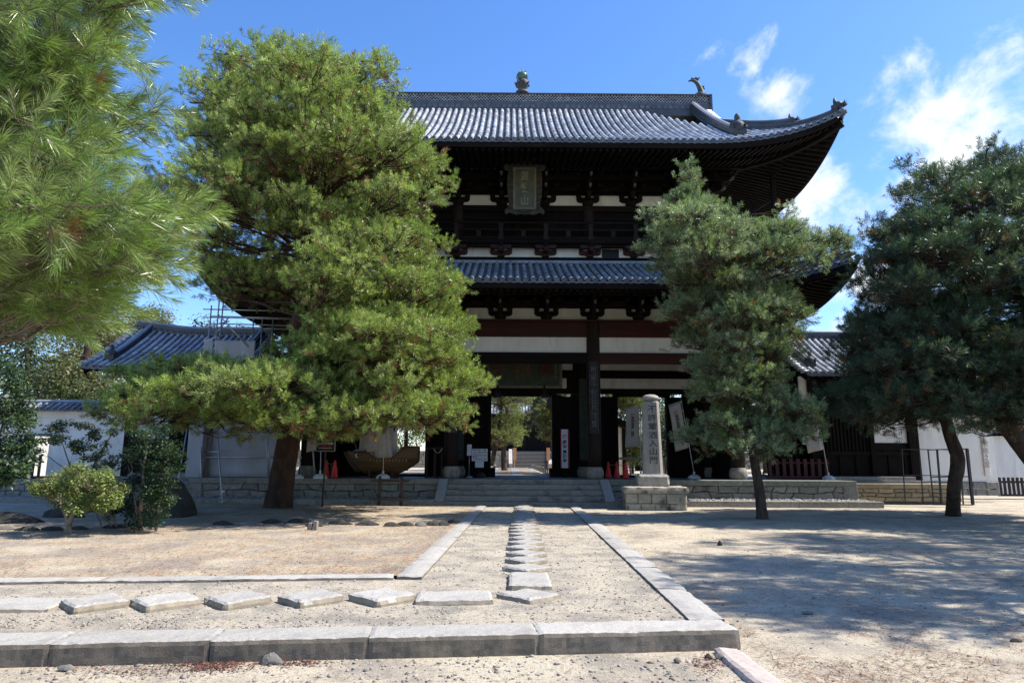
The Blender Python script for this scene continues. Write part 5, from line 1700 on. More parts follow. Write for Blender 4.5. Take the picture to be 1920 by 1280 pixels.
# ------------------------------------------------------------------ wooden ship displayed on the platform
sh = gate_empty('model_ship'); tag(sh, 'brown plank model ship with painted eye standing on the platform', 'model ship')
YH = 2.0
bx0, bx1 = bl(655, 855, YH).x, bl(786, 840, YH).x
Ls = bx1 - bx0
zk = ZP + .16
def shx(t): return bx0 + Ls * t
zbow, zmid, zst = zb(848, YH), zb(861, YH), zb(838, YH)
def sheer(t):
    if t < .42: return zbow + (zmid - zbow) * smooth(.28, .42, t)
    return zmid + (zst - zmid) * smooth(.60, .84, t)
def beamw(t): return .62 * (math.sin(math.pi * min(1, max(0, .10 + t * .84))) ** .55)
def keel(t): return zk + .62 * max(0, (.24 - t) / .24) ** 1.3 + .50 * max(0, (t - .66) / .34) ** 1.6
def hull(off=0.0, m='hull', inner=False):
    P_ = []
    NT = 60
    for i in range(NT + 1):
        t = i / NT; row = []
        zs, zk_ = sheer(t), keel(t)
        for k in range(-12, 13):
            a = abs(k) / 12
            b_ = beamw(t) * (1 - off) * (math.sin(a * math.pi / 2) ** .72)
            z = zk_ + off * .06 + (zs - zk_ - off * .06) * (1 - math.cos(a * math.pi / 2)) ** .95
            rake = -.38 * max(0, (.16 - t) / .16) * ((z - zk_) / max(.2, zs - zk_)) * 0
            row.append(Vector((shx(t) + rake - .30 * (1 - t) ** 3 * (z - zk) / .9 * 0, YH + .1 + math.copysign(b_, k) if k else YH + .1, z)))
        P_.append(row)
    return MB().grid(P_)
o = mesh_obj('hull', hull(), M['hull'], sh, fixn=False)
o.modifiers.new('thickness', 'SOLIDIFY').thickness = .03
for side in (-1,):
    mb = MB()
    for dz in (.02,):
        mb.tube([(shx(t), YH + .1 - beamw(t) - .01, sheer(t) + .0) for t in np.linspace(0, 1, 40)], .022, 6)
    for zf_ in (.66, .78):
        mb.tube([(shx(t), YH + .1 - beamw(t) * math.sin(math.acos(max(0, 1 - zf_ ** 1.05)) ) ** .72 - .012, keel(t) + (zmid - keel(t)) * zf_) for t in np.linspace(.04, .98, 30)], .014, 5)
    mesh_obj('wale', mb, M['hull'], sh)
mb = MB()
for k in range(12):
    t = .34 + k * .045
    mb.box(shx(t) - .025, shx(t) + .025, YH + .1 - beamw(t) - .02, YH + .1 - beamw(t) + .05, zmid - .13, zmid - .02)
mesh_obj('rail_block', mb, mat('pale_varnished_wood', (.23, .14, .05), rough=.5, bump=0), sh)
mesh_obj('transom', MB().add([Vector((shx(1) - .01, YH + .1 + s_ * beamw(1), z)) for s_, z in ((-1, keel(1) + .3), (1, keel(1) + .3), (1, zst), (-1, zst))] , [(0, 1, 2, 3)]), M['hulld'], sh, fixn=False)
mesh_obj('bow_board', MB().prism([(bx0 - .26, zbow - .02), (bx0 - .08, zbow + .03), (bx0 + .18, zk + .42), (bx0 + .5, zk + .10), (bx0 + .28, zk + .10), (bx0 - .02, zk + .45)], YH - .05, YH + .25), M['hulld'], sh)
t = .14; q = Vector((shx(t), YH + .1 - beamw(t) * .93 - .02, zbow - .17))
ey = Matrix.Translation(q) @ Matrix.Rotation(R(90), 4, 'X') @ Matrix.Rotation(R(18), 4, 'Y')
mesh_obj('eye', MB().lathe([(.078, -.05), (.078, .012), (.001, .013)], n=18, mtx=ey), M['letterw'], sh)
mesh_obj('pupil', MB().lathe([(.045, 0), (.045, .02), (.001, .021)], n=14, mtx=ey), M['letterk'], sh)
mesh_obj('keel', MB().box(shx(.26), shx(.72), YH + .05, YH + .15, ZP + .0, zk + .05).box(shx(.3), shx(.34), YH - .3, YH + .5, ZP, zk + .14).box(shx(.62), shx(.66), YH - .3, YH + .5, ZP, zk + .14), M['hulld'], sh)
def cloth(pts0, pts1, name, k=8, m='canvas', amp=.03):
    P_ = []
    n = len(pts0)
    for j in range(k + 1):
        t = j / k
        P_.append([Vector(a).lerp(Vector(b_), t) + Vector((0, amp * mnoise.noise(Vector((i * 1.1, j * .5, 3))), 0)) for i, (a, b_) in enumerate(zip(pts0, pts1))])
    o = mesh_obj(name, MB().grid(P_), M[m], sh, fixn=False)
    o.modifiers.new('thickness', 'SOLIDIFY').thickness = .01
    return o
def bp(px, py, dy=0): return bl(px, py, YH + .1 + dy)
cloth([bp(680 + 13 * i / 10 * 5, 760, .1 + .1 * math.sin(i)) for i in range(11)], [bp(672 + 14 * i / 10 * 5.2, 862 - (5 if i < 3 else 0), -.15 + .1 * math.sin(i * 1.3)) for i in range(11)], 'sail', 12)
cloth([bp(700 + 2.8 * i, 800, -.25) for i in range(11)], [bp(703 + 3.6 * i, 861, -.38 + .05 * math.sin(i * 2)) for i in range(11)], 'sail', 8)
cloth([bp(655 + 3 * i, 848 - i * .3, -.3) for i in range(10)], [bp(668 + 2.2 * i, 842 - i * .5, .1) for i in range(10)], 'deck_cover', 5)
mesh_obj('mast', MB().tube([bp(740, 862), bp(739, 700)], [.05, .035], 8).tube([bp(762, 850), bp(763, 760)], [.03, .02], 6), M['hulld'], sh)
mesh_obj('boom', MB().tube([bp(669, 842), bp(655, 800)], [.022, .015], 6), M['plankwood'], sh)
mb = MB()
for k in range(6):
    x = shx(.70 + .045 * k); mb.box(x - .008, x + .008, YH - .02, YH, zmid, zst + .02)
for zz in (.35, .7, 1.0): mb.box(shx(.69), shx(.94), YH - .02, YH, zmid + (zst - zmid) * zz - .008, zmid + (zst - zmid) * zz + .008)
mesh_obj('stern_rail', mb, M['hulld'], sh)
# gate-like folding barrier and low post right of the ship
br = gate_empty('barrier_frame'); tag(br, 'dark wooden barrier frame with slack chain between ship and left front column', 'barrier')
a, b_ = bl(799, 838, 2.0), bl(829, 893, 2.0)
mesh_obj('frame', MB().box(a.x, a.x + .09, 1.95, 2.03, ZP, a.z).box(b_.x - .06, b_.x, 1.95, 2.03, ZP, a.z).box(a.x + .33, a.x + .43, 1.96, 2.02, ZP, a.z - .1).box(a.x + .09, b_.x - .06, 1.95, 2.03, a.z - .09, a.z), M['column'], br)
mesh_obj('chain', MB().tube([(a.x + .3 + .4 * t, 1.92, a.z - .02 - .22 * math.sin(math.pi * t)) for t in np.linspace(0, 1, 9)], .012, 5), M['pipe'], br)

# ------------------------------------------------------------------ cones
def cone(px, py, z, label, hgt=.72):
    p = on(px, py, z)
    e = empty('traffic_cone', (p.x, p.y, z)); tag(e, label, 'cone', 'red traffic cones on the platform')
    mesh_obj('body', MB().lathe([(.155, .045), (.14, .06), (.085, .38), (.05, .62), (.042, .68), (.034, .715), (.012, .72)], n=18), M['cone'], e)
    mesh_obj('base', MB().box(-.2, .2, -.2, .2, 0, .045), M['coned'], e, bevel=.015)
    return e, p
c1, q1 = cone(1141, 896.5, ZP, 'leftmost of the three red cones right of the steps')
c2, q2 = cone(1157, 896.5, ZP, 'middle one of the three red cones right of the steps')
c3, q3 = cone(1174, 897.6, ZP, 'right one of the three red cones, nearest the stone pillar')
c4, q4 = cone(627, 896.5, ZP, 'bright red cone between the signpost and the model ship')
c5, q5 = cone(611, 895.0, ZP, 'darker red cone half hidden behind the sign post')
def chain(p, q, label):
    n = 9
    mb = MB().tube([p.lerp(q, t) + Vector((0, 0, .66 - .10 * math.sin(math.pi * t))) for t in np.linspace(0, 1, n)], .016, 6)
    o = mesh_obj('cone_chain', mb, M['rope'])
    return tag(o, label, 'chain')
chain(q1, q2, 'yellow black chain between left and middle cones of three'); chain(q2, q3, 'yellow black chain between middle and right cones of three'); chain(q4, q5, 'yellow black chain between the two left cones')

# ------------------------------------------------------------------ banner flags
FG = 'pale banner flags standing along the platform edge'
def flag(bx, by_, tx, ty, label, z=ZP, bw=.60, lw=None, side=-1, low=.42):
    p = on(bx, by_, z)
    e = empty('banner_flag', (p.x, p.y, z)); tag(e, label, 'flag', FG)
    top = at(tx, ty, p.y) - p
    mesh_obj('base', MB().lathe([(.27, 0), (.28, .03), (.28, .085), (.16, .17), (.06, .19)], n=8, smooth=False), M['white'], e)
    mesh_obj('socket', MB().lathe([(.035, .18), (.045, .24), (.04, .30), (.022, .32)], n=10), M['white'], e)
    t0 = Vector((0, 0, .2)); top = Vector((top.x, 0, top.z - z + z))
    d = (top - t0); L = d.length; d.normalize()
    mesh_obj('pole', MB().tube([t0, t0 + d * L], [.015, .011], 8), M['white'], e)
    nrm = Vector((d.z, 0, -d.x)) * side       # sideways
    if nrm.x * side < 0: nrm = -nrm
    z_hi, z_lo = L * .975, L * low
    mesh_obj('cross_bar', MB().tube([t0 + d * z_hi, t0 + d * (z_hi - .12) + nrm * (bw + .06)], .008, 6), M['white'], e)
    P_ = []
    for j in range(15):
        t = j / 14
        row = []
        for i in range(9):
            s_ = i / 8
            q = t0 + d * (z_hi - .03 - (z_hi - z_lo) * t - .12 * s_ * (1 - .2 * t)) + nrm * (.05 + bw * s_ * (1 - .03 * math.sin(t * 5)))
            q.y += .05 * math.sin(s_ * 4 + t * 2.5 + bx) * (.3 + t)
            row.append(q)
        P_.append(row)
    o = mesh_obj('banner', MB().grid(P_), M['cloth'], e, fixn=False)
    o.modifiers.new('thickness', 'SOLIDIFY').thickness = .003
    for k in range(6):
        q = t0 + d * (z_hi - .05 - (z_hi - z_lo - .1) * k / 5)
        if k == 0: tie = MB()
        tie.bar(q + Vector((0, -.005, 0)) - nrm * .02, q + nrm * .06, .02)
    mesh_obj('tie', tie, M['white'], e)
    def on_b(s_, t): 
        j, i = min(13, int(t * 14)), min(7, int(s_ * 8))
        return P_[j][i].lerp(P_[j][i + 1], s_ * 8 - i) + Vector((0, -.03, 0))
    rot = math.atan2(d.x, d.z)
    H = (z_hi - z_lo)
    text('lettering', '祝', .19, M['letterr_dull'], e, on_b(.50, .22), (math.pi / 2, rot, 0), 1, depth=.001, fat=.006)
    s_ = '萬福寺国宝指定'
    for k, ch in enumerate(s_):
        text('lettering', ch, H * .078, M['letterk_dull'], e, on_b(.50, .32 + k * .075), (math.pi / 2, rot, 0), 1, depth=.001, fat=.004)
    mb = MB()
    for tc, sgn in ((.09, 1), (.90, -1)):     # printed grey-blue cloud and roof shapes
        c_ = on_b(.55, tc); c2_ = on_b(.85, tc)
        ax = (c2_ - c_).normalized()
        pts = [(-.22, -.05), (-.10, -.085), (.06, -.06), (.2, -.09), (.23, .0), (.15, .06), (.05, .035), (-.03, .085), (-.14, .04)]
        mb.add([c_ + ax * x + Vector((0, 0, y_ * sgn)) for x, y_ in pts], [tuple(range(9))])
    mesh_obj('printed_shape', mb, M['blueink_soft'], e, fixn=False)
    return e
M['letterr_dull'] = mat('faded_red_print', (.36, .13, .12), rough=.9, bump=0)
M['letterk_dull'] = mat('dark_grey_print', (.075, .07, .075), rough=.9, bump=0)
M['blueink_soft'] = mat('soft_blue_print', (.36, .37, .40), rough=.9, bump=0)
flag(1202, 896, 1200, 757, 'pale banner flag standing just left of the stone pillar', low=.40, bw=.62)
flag(1302, 897.5, 1277, 748, 'pale banner flag leaning just right of the stone pillar', low=.36, bw=.56)
flag(1554, 899, 1530, 762, 'rightmost pale banner flag leaning in front of the red picket fence', low=.38, bw=.62)
flag(600, 897, 604, 760, 'pale banner flag behind the dark signpost near the red cones', low=.36, bw=.5)
flag(718, 897, 722, 760, 'pale banner flag standing in front of the model ship', low=.36, bw=.62)
flag(1432, 896, 1425, 760, 'pale banner flag hidden behind the slim pine trunk', low=.40)
flag(556, 897, 561, 770, 'pale banner flag right beside the thick pine trunk', low=.45, bw=.5)

# ------------------------------------------------------------------ signs
e = empty('notice_sign', on(604, 950, .02)); tag(e, 'black notice board with white and red lettering on a thin brown post', 'sign')
p = e.location.copy()
def rel(px, py, dy=0.0): return at(px, py, p.y + dy) - p
tp = rel(612, 812)
mesh_obj('post', MB().tube([(0, 0, 0), rel(613, 812, .02)], .032, 8), M['rust'], e)
a, b_ = rel(595.3, 800, -.05), rel(627, 845, -.05)
mesh_obj('board', MB().box(a.x, b_.x, -.06, -.035, b_.z, a.z), M['signblack'], e)
mesh_obj('edge_trim', MB().box(b_.x + .001, b_.x + .02, -.065, -.03, b_.z, a.z).box(a.x, b_.x, -.065, -.03, b_.z - .02, b_.z - .001), M['pipe'], e)
cx = (a.x + b_.x) / 2
def lab(s_, px, py, size, mm, sx=1.0, fat=.002):
    q = rel(px, py, -.05); text('lettering', s_, size, M[mm], e, (q.x, -.063, q.z), sx=sx, depth=.002, fat=fat)
lab('拝観', 611, 816, .10, 'letterw'); lab('重　要', 611, 826, .085, 'letterw'); lab('入口はこちら ↓ 境内案内', 611, 831.5, .056, 'letterw', .85)
lab('火気厳禁', 611.5, 836.5, .085, 'letterr', 1.15); lab('文化財愛護', 611, 842, .045, 'letterr', 1.1)
q = rel(611, 839.5, -.05)
mesh_obj('rule', MB().box(cx - .24, cx + .24, -.064, -.061, q.z - .005, q.z + .005), M['letterw'], e)
# tall white congratulation sign
e = gate_empty('standing_sign'); tag(e, 'tall narrow white sign with crimson edges beside the central doorway', 'sign')
YQ = 5.6
a, b_ = bl(1050.5, 804.5, YQ), bl(1067, 877, YQ)
mesh_obj('board', MB().box(a.x + .05, b_.x - .05, YQ - .03, YQ + .03, b_.z, a.z), M['signwhite'], e)
mesh_obj('edge', MB().box(a.x, a.x + .049, YQ - .035, YQ + .035, b_.z, a.z).box(b_.x - .049, b_.x + .03, YQ - .035, YQ + .035, b_.z, a.z), M['crimson'], e)
mesh_obj('stand', MB().box(a.x + .1, b_.x - .1, YQ + .05, YQ + .12, ZP, b_.z + .4), M['wood'], e)
zz = lambda f: a.z - (a.z - b_.z) * f
cx = (a.x + b_.x) / 2
for ch, f_, mm in (('祝', .195, 'letterr'), ('国', .34, 'letterk'), ('宝', .45, 'letterk'), ('萬', .60, 'letterk'), ('福', .71, 'letterk'), ('寺', .82, 'letterk')):
    text('lettering', ch, .19, M[mm], e, (cx, YQ - .033, zz(f_)), depth=.002, fat=.007)
# price board and small notice left of the steps
e = gate_empty('price_board'); tag(e, 'blue white price table on a stand with a blank sheet below it', 'sign')
YQ = 3.6
a, b_ = bl(885, 841, YQ), bl(914, 864, YQ)
mesh_obj('board', MB().box(a.x, b_.x, YQ - .015, YQ + .015, b_.z, a.z), M['signwhite'], e)
a2, b2 = bl(891, 864, YQ), bl(907, 876, YQ)
mesh_obj('sheet', MB().box(a2.x, b2.x, YQ - .02, YQ + .01, b2.z, a2.z - .004), M['signwhite'], e)
mesh_obj('stand', MB().tube([((a.x + b_.x) / 2, YQ + .05, ZP), ((a.x + b_.x) / 2, YQ + .05, a.z)], .02, 6).lathe([(.26, 0), (.24, .1), (.16, .2), (.03, .24)], ((a.x + b_.x) / 2, YQ + .05, ZP), 12), M['black'], e)
g = MB()
for f_ in (.36, .66): g.box(a.x + (b_.x - a.x) * f_ - .004, a.x + (b_.x - a.x) * f_ + .004, YQ - .018, YQ - .0155, b_.z + .02, a.z - .02)
for f_ in (.22, .40, .70): g.box(a.x + .02, b_.x - .02, YQ - .0182, YQ - .0157, a.z - (a.z - b_.z) * f_ - .003, a.z - (a.z - b_.z) * f_ + .003)
mesh_obj('table_rule', g, M['blueink'], e)
for s_, fx, fz in (('拝観料', .19, .12), ('個人', .5, .12), ('団体', .82, .12), ('大人', .19, .31), ('500円', .5, .31), ('450円', .82, .31), ('大学生\n高校生', .19, .55), ('500円', .5, .55), ('450円', .82, .55), ('中学生\n小学生', .19, .85), ('300円', .5, .85), ('270円', .82, .85)):
    text('lettering', s_, .066, M['letterk'], e, (a.x + (b_.x - a.x) * fx, YQ - .017, a.z - (a.z - b_.z) * fz), depth=.001, fat=.0015, line=1.1)
e = gate_empty('notice_stand'); tag(e, 'small upright white notice on a thin pole left of the price table', 'sign')
YQ = 3.3
a, b_ = bl(876, 833, YQ), bl(884, 853.5, YQ)
mesh_obj('board', MB().box(a.x, b_.x, YQ - .012, YQ + .012, b_.z, a.z), M['signwhite'], e)
mesh_obj('pole', MB().tube([((a.x + b_.x) / 2, YQ + .03, ZP), ((a.x + b_.x) / 2, YQ + .03, a.z)], .016, 6).lathe([(.17, 0), (.15, .05), (.03, .1)], ((a.x + b_.x) / 2, YQ + .03, ZP), 10), M['pipe'], e)
for k, s_ in enumerate(('御朱印は売店にて', '受付時間九時より')):
    text('lettering', vertical(s_), .042, M['blueink'], e, (a.x + (b_.x - a.x) * (.3 + .4 * k), YQ - .0135, (a.z + b_.z) / 2), depth=.001, line=1.0)
# brown wooden rack on the ground
pl, pr = on(710, 947, .02), on(752, 947, .02)
e = empty('wooden_rack', (pl + pr) / 2); tag(e, 'low brown rail of two posts and two bars in front of the platform', 'rail')
w_ = (pr - pl).length / 2
hp = (at(710, 892, pl.y) - pl).z
for sx in (-1, 1):
    mesh_obj('post', MB().tube([(sx * w_, 0, -.05), (sx * w_, 0, hp - .03), (sx * w_, 0, hp)], [.055, .055, .03], 10), M['rust'], e)
for zz_, ex in ((hp * .84, .30), (hp * .22, .28)):
    mesh_obj('bar', MB().box(-w_ - ex, w_ + ex, -.11, -.056, zz_ - .045, zz_ + .045), M['rust'], e, bevel=.008)
mesh_obj('hose', MB().tube([(-w_ - .1 + 1.2 * t, -.15 + .07 * math.sin(t * 9), .012) for t in np.linspace(0, 1, 16)], .012, 5), M['black'], e)

# ------------------------------------------------------------------ inscribed stone pillar on its plinth
p = on(1236, 957, -.03)
RZ = R(-5)
e = empty('stone_pillar', (p.x, p.y + 1.0, -.05), RZ); tag(e, 'inscribed stone pillar with rounded cap standing on a block plinth', 'monument')
pc = e.location.copy()
def hz(py, dy=0.0): return at(1228, py, pc.y + dy).z - pc.z
hw = 1.04
z_pt = hz(912.5, -1.0)
for sd, rz in ((0, 0), (1, math.pi / 2), (2, math.pi), (3, -math.pi / 2)):
    mb = masonry(-hw + .02, hw - .02, -hw + .03, -.1, z_pt - .20, 2, .36, .52, 20 + sd, .3, .012, .008, .02)
    o = mesh_obj('block_wall', mb, M['plinth'], e); o.rotation_euler = (0, 0, rz)
o = mesh_obj('plinth_slab', rough_block(2.2, 2.2, .21, .09, .016, .025, 5), M['plinth'], e); o.location = (0, 0, z_pt)
z_pd = hz(889, -.45)
o = mesh_obj('pedestal', rough_block(1.10, 1.10, z_pd - z_pt + .0, .08, .018, .05, 9), M['monu'], e); o.location = (-.02, 0, z_pd)
z_s = hz(755, 0) ; s0, s1 = .345, .285
ch = .10
def octo(h, c): return [(-h + c, -h), (h - c, -h), (h, -h + c), (h, h - c), (h - c, h), (-h + c, h), (-h, h - c), (-h, -h + c)]
mb = MB()
vs = [(x, y_, z_pd - .005) for x, y_ in octo(s0, ch)] + [(x, y_, z_s) for x, y_ in octo(s1, ch)] + [(x, y_, z_s + .03) for x, y_ in octo(s1 * .93, ch)]
fs = [tuple(range(16, 24))] + [(i, (i + 1) % 8, 8 + (i + 1) % 8, 8 + i) for i in range(8)] + [(8 + i, 8 + (i + 1) % 8, 16 + (i + 1) % 8, 16 + i) for i in range(8)]
mesh_obj('shaft', mb.add(vs, fs), M['monu'], e, bevel=.012)
z_c = hz(739.5)
hc = z_c - z_s
mesh_obj('cap', MB().lathe([(.20, z_s + .031), (.215, z_s + hc * .18), (.27, z_s + hc * .30), (.315, z_s + hc * .46), (.315, z_s + hc * .56), (.27, z_s + hc * .80), (.17, z_s + hc * .95), (.05, z_c), (.002, z_c)], n=24), M['monu'], e)
chs = '不許葷酒入山門'
ys = [767, 783.5, 800, 816.5, 831.5, 847, 863.5]
tl = math.atan2(s0 - s1, z_s - z_pd)
for chx, py in zip(chs, ys):
    zq = hz(py, -.3)
    yq = -(s0 + (s1 - s0) * (zq - z_pd) / (z_s - z_pd)) - .002
    text('lettering', chx, .265, M['carve'], e, (.015, yq, zq), (math.pi / 2 - tl, 0, 0), 1.2, depth=.004, fat=.002)

# ------------------------------------------------------------------ leaning lattice frames of black steel
e = empty('lattice_frame', at(1755, 944, 26.9)); tag(e, 'black steel lattice frame standing by the right pine trunk', 'frame')
pc = e.location.copy()
def fr(px, py, dy): 
    q = at(px, py, pc.y + dy) - pc; return Vector((q.x, q.y, q.z if py < 930 else min(q.z, -.03)))
def lattice(L, dy, th, midf):
    mb = MB()
    (tl_, tr, bl_, br) = L['c']
    for (a, b_) in L['v']: mb.bar(fr(a[0], a[1], dy + .30), fr(b_[0], b_[1], dy), th * (1 if len(a) < 3 else a[2]), up=Vector((0, 1, 0)))
    for (a, b_) in L['h']: mb.bar(fr(a[0], a[1], dy + .30 * L['k'](a[1])), fr(b_[0], b_[1], dy + .30 * L['k'](b_[1])), th)
    return mb
kf = lambda y_: max(0, min(1, (940 - y_) / 97))
lat1 = dict(c=(0, 0, 0, 0), k=kf, v=[((1691, 842), (1697, 937)), ((1723, 843), (1731, 938)), ((1757, 843, 1.8), (1765, 938)), ((1790, 843), (1797, 938))], h=[((1690, 842), (1800, 843)), ((1693, 890), (1796, 892)), ((1697, 937), (1798, 939))])
lat2 = dict(c=(0, 0, 0, 0), k=kf, v=[((1740, 843), (1751, 945)), ((1800, 843), (1806, 944)), ((1813, 841, 2.2), (1824, 944))], h=[((1740, 843), (1814, 841)), ((1746, 894), (1818, 893)), ((1750, 945), (1824, 944))])
mesh_obj('panel', lattice(lat1, .35, .032, 0), M['black'], e)
mesh_obj('panel', lattice(lat2, .0, .04, 0), M['black'], e)

# ------------------------------------------------------------------ inner court seen through the doorways
def IZ(y): return .78 + .0075 * (y - 12.5)      # the inner court rises gently
def gsheet(name, x0, x1, y0, y1, z, m, kind, label):
    o = mesh_obj(name, MB().grid([[Vector((x0 + (x1 - x0) * i / 10, y0 + (y1 - y0) * j / 10, IZ(y0 + (y1 - y0) * j / 10))) for i in range(11)] for j in range(11)]), M[m], fixn=False)
    o.location = PIV; o.rotation_euler = (0, 0, PSI)
    return tag(o, label, 'ground', kind=kind)
gsheet('inner_court', -60, 60, 12.5, 140, 0, 'ground', 'structure', 'sandy inner court behind the gate')
mb = MB(); mb2 = MB()
y = 12.6
while y < 52:
    l_ = random.uniform(.9, 1.3)
    for i, x in enumerate((-1.55, -.75, .78, 1.5)):
        pass
    mb2.box(-.36, .36, y, y + l_ - .01, .5, IZ(y) + .05)
    for sx in (-1, 1):
        mb.box(sx * .38 if sx > 0 else -1.2, 1.2 if sx > 0 else -.38, y + .1, y + l_ + .09, .5, IZ(y) + .044)
        mb2.box(sx * 1.22 if sx > 0 else -1.6, 1.6 if sx > 0 else -1.22, y, y + l_ - .01, .5, IZ(y) + .05)
    y += l_
e = gate_empty('paved_walk'); tag(e, 'sunlit flagstone walk seen through the central doorway', 'path', kind='structure')
mesh_obj('tan_flags', mb, M['flag1'], e); mesh_obj('grey_flags', mb2, M['flag2'], e)
for sx in (-1, 1):
    r_ = gate_empty('edging_rail'); tag(r_, 'low dark rail along the ' + ('right' if sx > 0 else 'left') + ' edge of the inner walk', 'rail')
    mb = MB(); y = 13
    while y < 50:
        mb.box(sx * 2.0 - .05, sx * 2.0 + .05, y, y + .1, .6, IZ(y) + .34); y += 2.2
    mb.bar((sx * 2.0, 13, IZ(13) + .38), (sx * 2.0, 50, IZ(50) + .38), .08)
    mesh_obj('rail', mb, M['plankwood'], r_)
M['riser'] = mat('shaded_brown_riser', (.075, .062, .05), (.05, .042, .035), 4, .85, .2, 20)  # riser colour darkened to carry the shade below the sunlit treads
e = gate_empty('stone_stairs'); tag(e, 'broad stone stairs at the far end of the inner walk', 'stairs')
YST = 51.0
zs0, zs1 = IZ(51), bl(977, 846, YST + 3).z
x0, x1 = bl(961, 860, YST).x, bl(1028, 860, YST).x
n = 12
rs = (zs1 - zs0) / n
for k in range(n):
    z_ = zs0 + rs * (k + 1)
    s_ = mesh_obj('step', MB().box(x0, x1, YST + k * .34 + .05, YST + 6, z_ - rs + (.001 if k else 0), z_ - .051), M['riser'], e)
    mesh_obj('tread', MB().box(x0 - .02, x1 + .02, YST + k * .34, YST + (k + 1) * .34 + .04 if k < n - 1 else YST + 6, z_ - .05, z_), M['granite'], s_, bevel=.008)
for xx in (x0 - .22, x1 + .22):
    mesh_obj('cheek_stone', MB().prism([(YST - .3, zs0), (YST - .3, zs0 + .5), (YST + 4, zs1 + .3), (YST + 4, zs0)], -xx - .2, -xx + .2, Matrix.Rotation(math.pi / 2, 4, 'Z')), M['granite'], e)
for px in (965, 1028):
    q = bl(px, 855, YST - .4)
    b0 = gate_empty('wooden_board'); tag(b0, 'orange wooden panel standing at the ' + ('left' if px < 1000 else 'right') + ' side of the far stairs', 'panel')
    mesh_obj('panel', MB().box(q.x - .2, q.x + .2, YST - .5, YST - .3, zs0 + .9, bl(px, 839, YST).z), M['orange'], b0)
    mesh_obj('leg', MB().box(q.x - .05, q.x + .05, YST - .45, YST - .35, zs0, zs0 + .9), M['orange'], b0)
e = gate_empty('terrace_wall'); tag(e, 'rough stone terrace wall on both sides of the far stairs', 'wall')
mesh_obj('block_wall', masonry(-30, x0 - .45, YST + 1.0, zs0 - .1, zs1, 4, .6, 1.2, 31, .4, .06), M['plinth'], e)
mesh_obj('block_wall', masonry(x1 + .45, 40, YST + 1.0, zs0 - .1, zs1, 4, .6, 1.2, 32, .4, .06), M['plinth'], e)
for f0, f1, f2 in ((-30, x0 - .46, 1.42), (x1 + .46, 40, 1.42), (x0 - .455, x1 + .455, 6.01)):
    mesh_obj('fill', MB().box(f0, f1, YST + f2, YST + 40, zs0, zs1 - .02), M['ground'], e)
# inner hall at the end, dark under its eaves
e = gate_empty('inner_hall'); tag(e, 'dark timber hall at the head of the far stairs', 'hall')
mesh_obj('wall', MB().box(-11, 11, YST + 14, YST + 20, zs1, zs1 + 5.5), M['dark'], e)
for k in range(8):
    x = -9.8 + 2.8 * k
    mesh_obj('column', MB().lathe([(.22, zs1), (.22, zs1 + 5)], (x, YST + 12, 0), 12), M['column'], e)
mb = MB()
for k in range(70):
    x = -13 + 26 * k / 69
    mb.tube([(x, YST + 9.5, zs1 + 4.9), (x, YST + 13, zs1 + 6.6), (x, YST + 16, zs1 + 9.0)], .11, 6)
mb.grid([[Vector((-13, YST + 9.5, zs1 + 4.9)), Vector((13, YST + 9.5, zs1 + 4.9))], [Vector((-13, YST + 13, zs1 + 6.6)), Vector((13, YST + 13, zs1 + 6.6))], [Vector((-13, YST + 16, zs1 + 9)), Vector((13, YST + 16, zs1 + 9))]])
mesh_obj('roof', mb, M['tile'], e)
# small buildings seen through the right doorway
e = gate_empty('side_hut'); tag(e, 'white walled hut with dark roof just behind the right doorway', 'building')
YB_ = 19.0
a, b_ = bl(1158, 794, YB_), bl(1168, 884, YB_)
mesh_obj('plaster', MB().box(a.x - 2.6, b_.x - .02, YB_, YB_ + 4, .6, a.z), M['plaster'], e)
mesh_obj('post', MB().box(b_.x - .02, b_.x + .22, YB_ - .06, YB_ + .14, .6, a.z + .1), M['wood'], e)
rp = bl(1192, 803, YB_)
rz_ = bl(1150, 778, YB_).z
mesh_obj('roof', MB().add([Vector((x, y_, z)) for y_ in (YB_ - 1.1, YB_ + 5) for x, z in ((a.x - 4.5, rz_ + 1.4), (rp.x, bl(1192, 800, YB_).z), (rp.x, bl(1192, 812, YB_).z), (a.x - 4.5, rz_ + .9))], [(0, 1, 2, 3), (7, 6, 5, 4), (0, 4, 5, 1), (1, 5, 6, 2), (2, 6, 7, 3), (3, 7, 4, 0)]), M['wood'], e)
e = gate_empty('far_hall'); tag(e, 'small hall with striped grey tile roof seen past the pillar in the right doorway', 'building')
YB_ = 36.0
a, b_ = bl(1195, 796, YB_), bl(1262, 884, YB_)
zr0, zr1 = bl(1210, 812, YB_).z, bl(1210, 797, YB_ + 2).z
mesh_obj('wall', MB().box(a.x + .4, a.x + 9, YB_ + .8, YB_ + 4, .6, zr0 + .2), M['wood'], e)
mesh_obj('plaster', MB().box(a.x + .6, a.x + 3, YB_ + .72, YB_ + .79, zr0 - 1.7, zr0 - .8), M['plaster'], e)
mb = MB()
for k in range(44):
    x = a.x + k * .22
    mb.tube([(x, YB_, zr0), (x + .0, YB_ + 2.4, zr1 + .4)], .075, 6)
mb.grid([[Vector((a.x, YB_, zr0)), Vector((a.x + 9.6, YB_, zr0))], [Vector((a.x, YB_ + 2.4, zr1 + .4)), Vector((a.x + 9.6, YB_ + 2.4, zr1 + .4))]])
mesh_obj('roof', mb, M['tile'], e)
e = gate_empty('inner_rail'); tag(e, 'grey hand rail across the right doorway behind the gate', 'rail')
a, b_ = bl(1158, 859, 12.0), bl(1252, 860, 12.0)
mb = MB().box(a.x - .5, b_.x + .5, 11.95, 12.05, a.z - .06, a.z + .06)
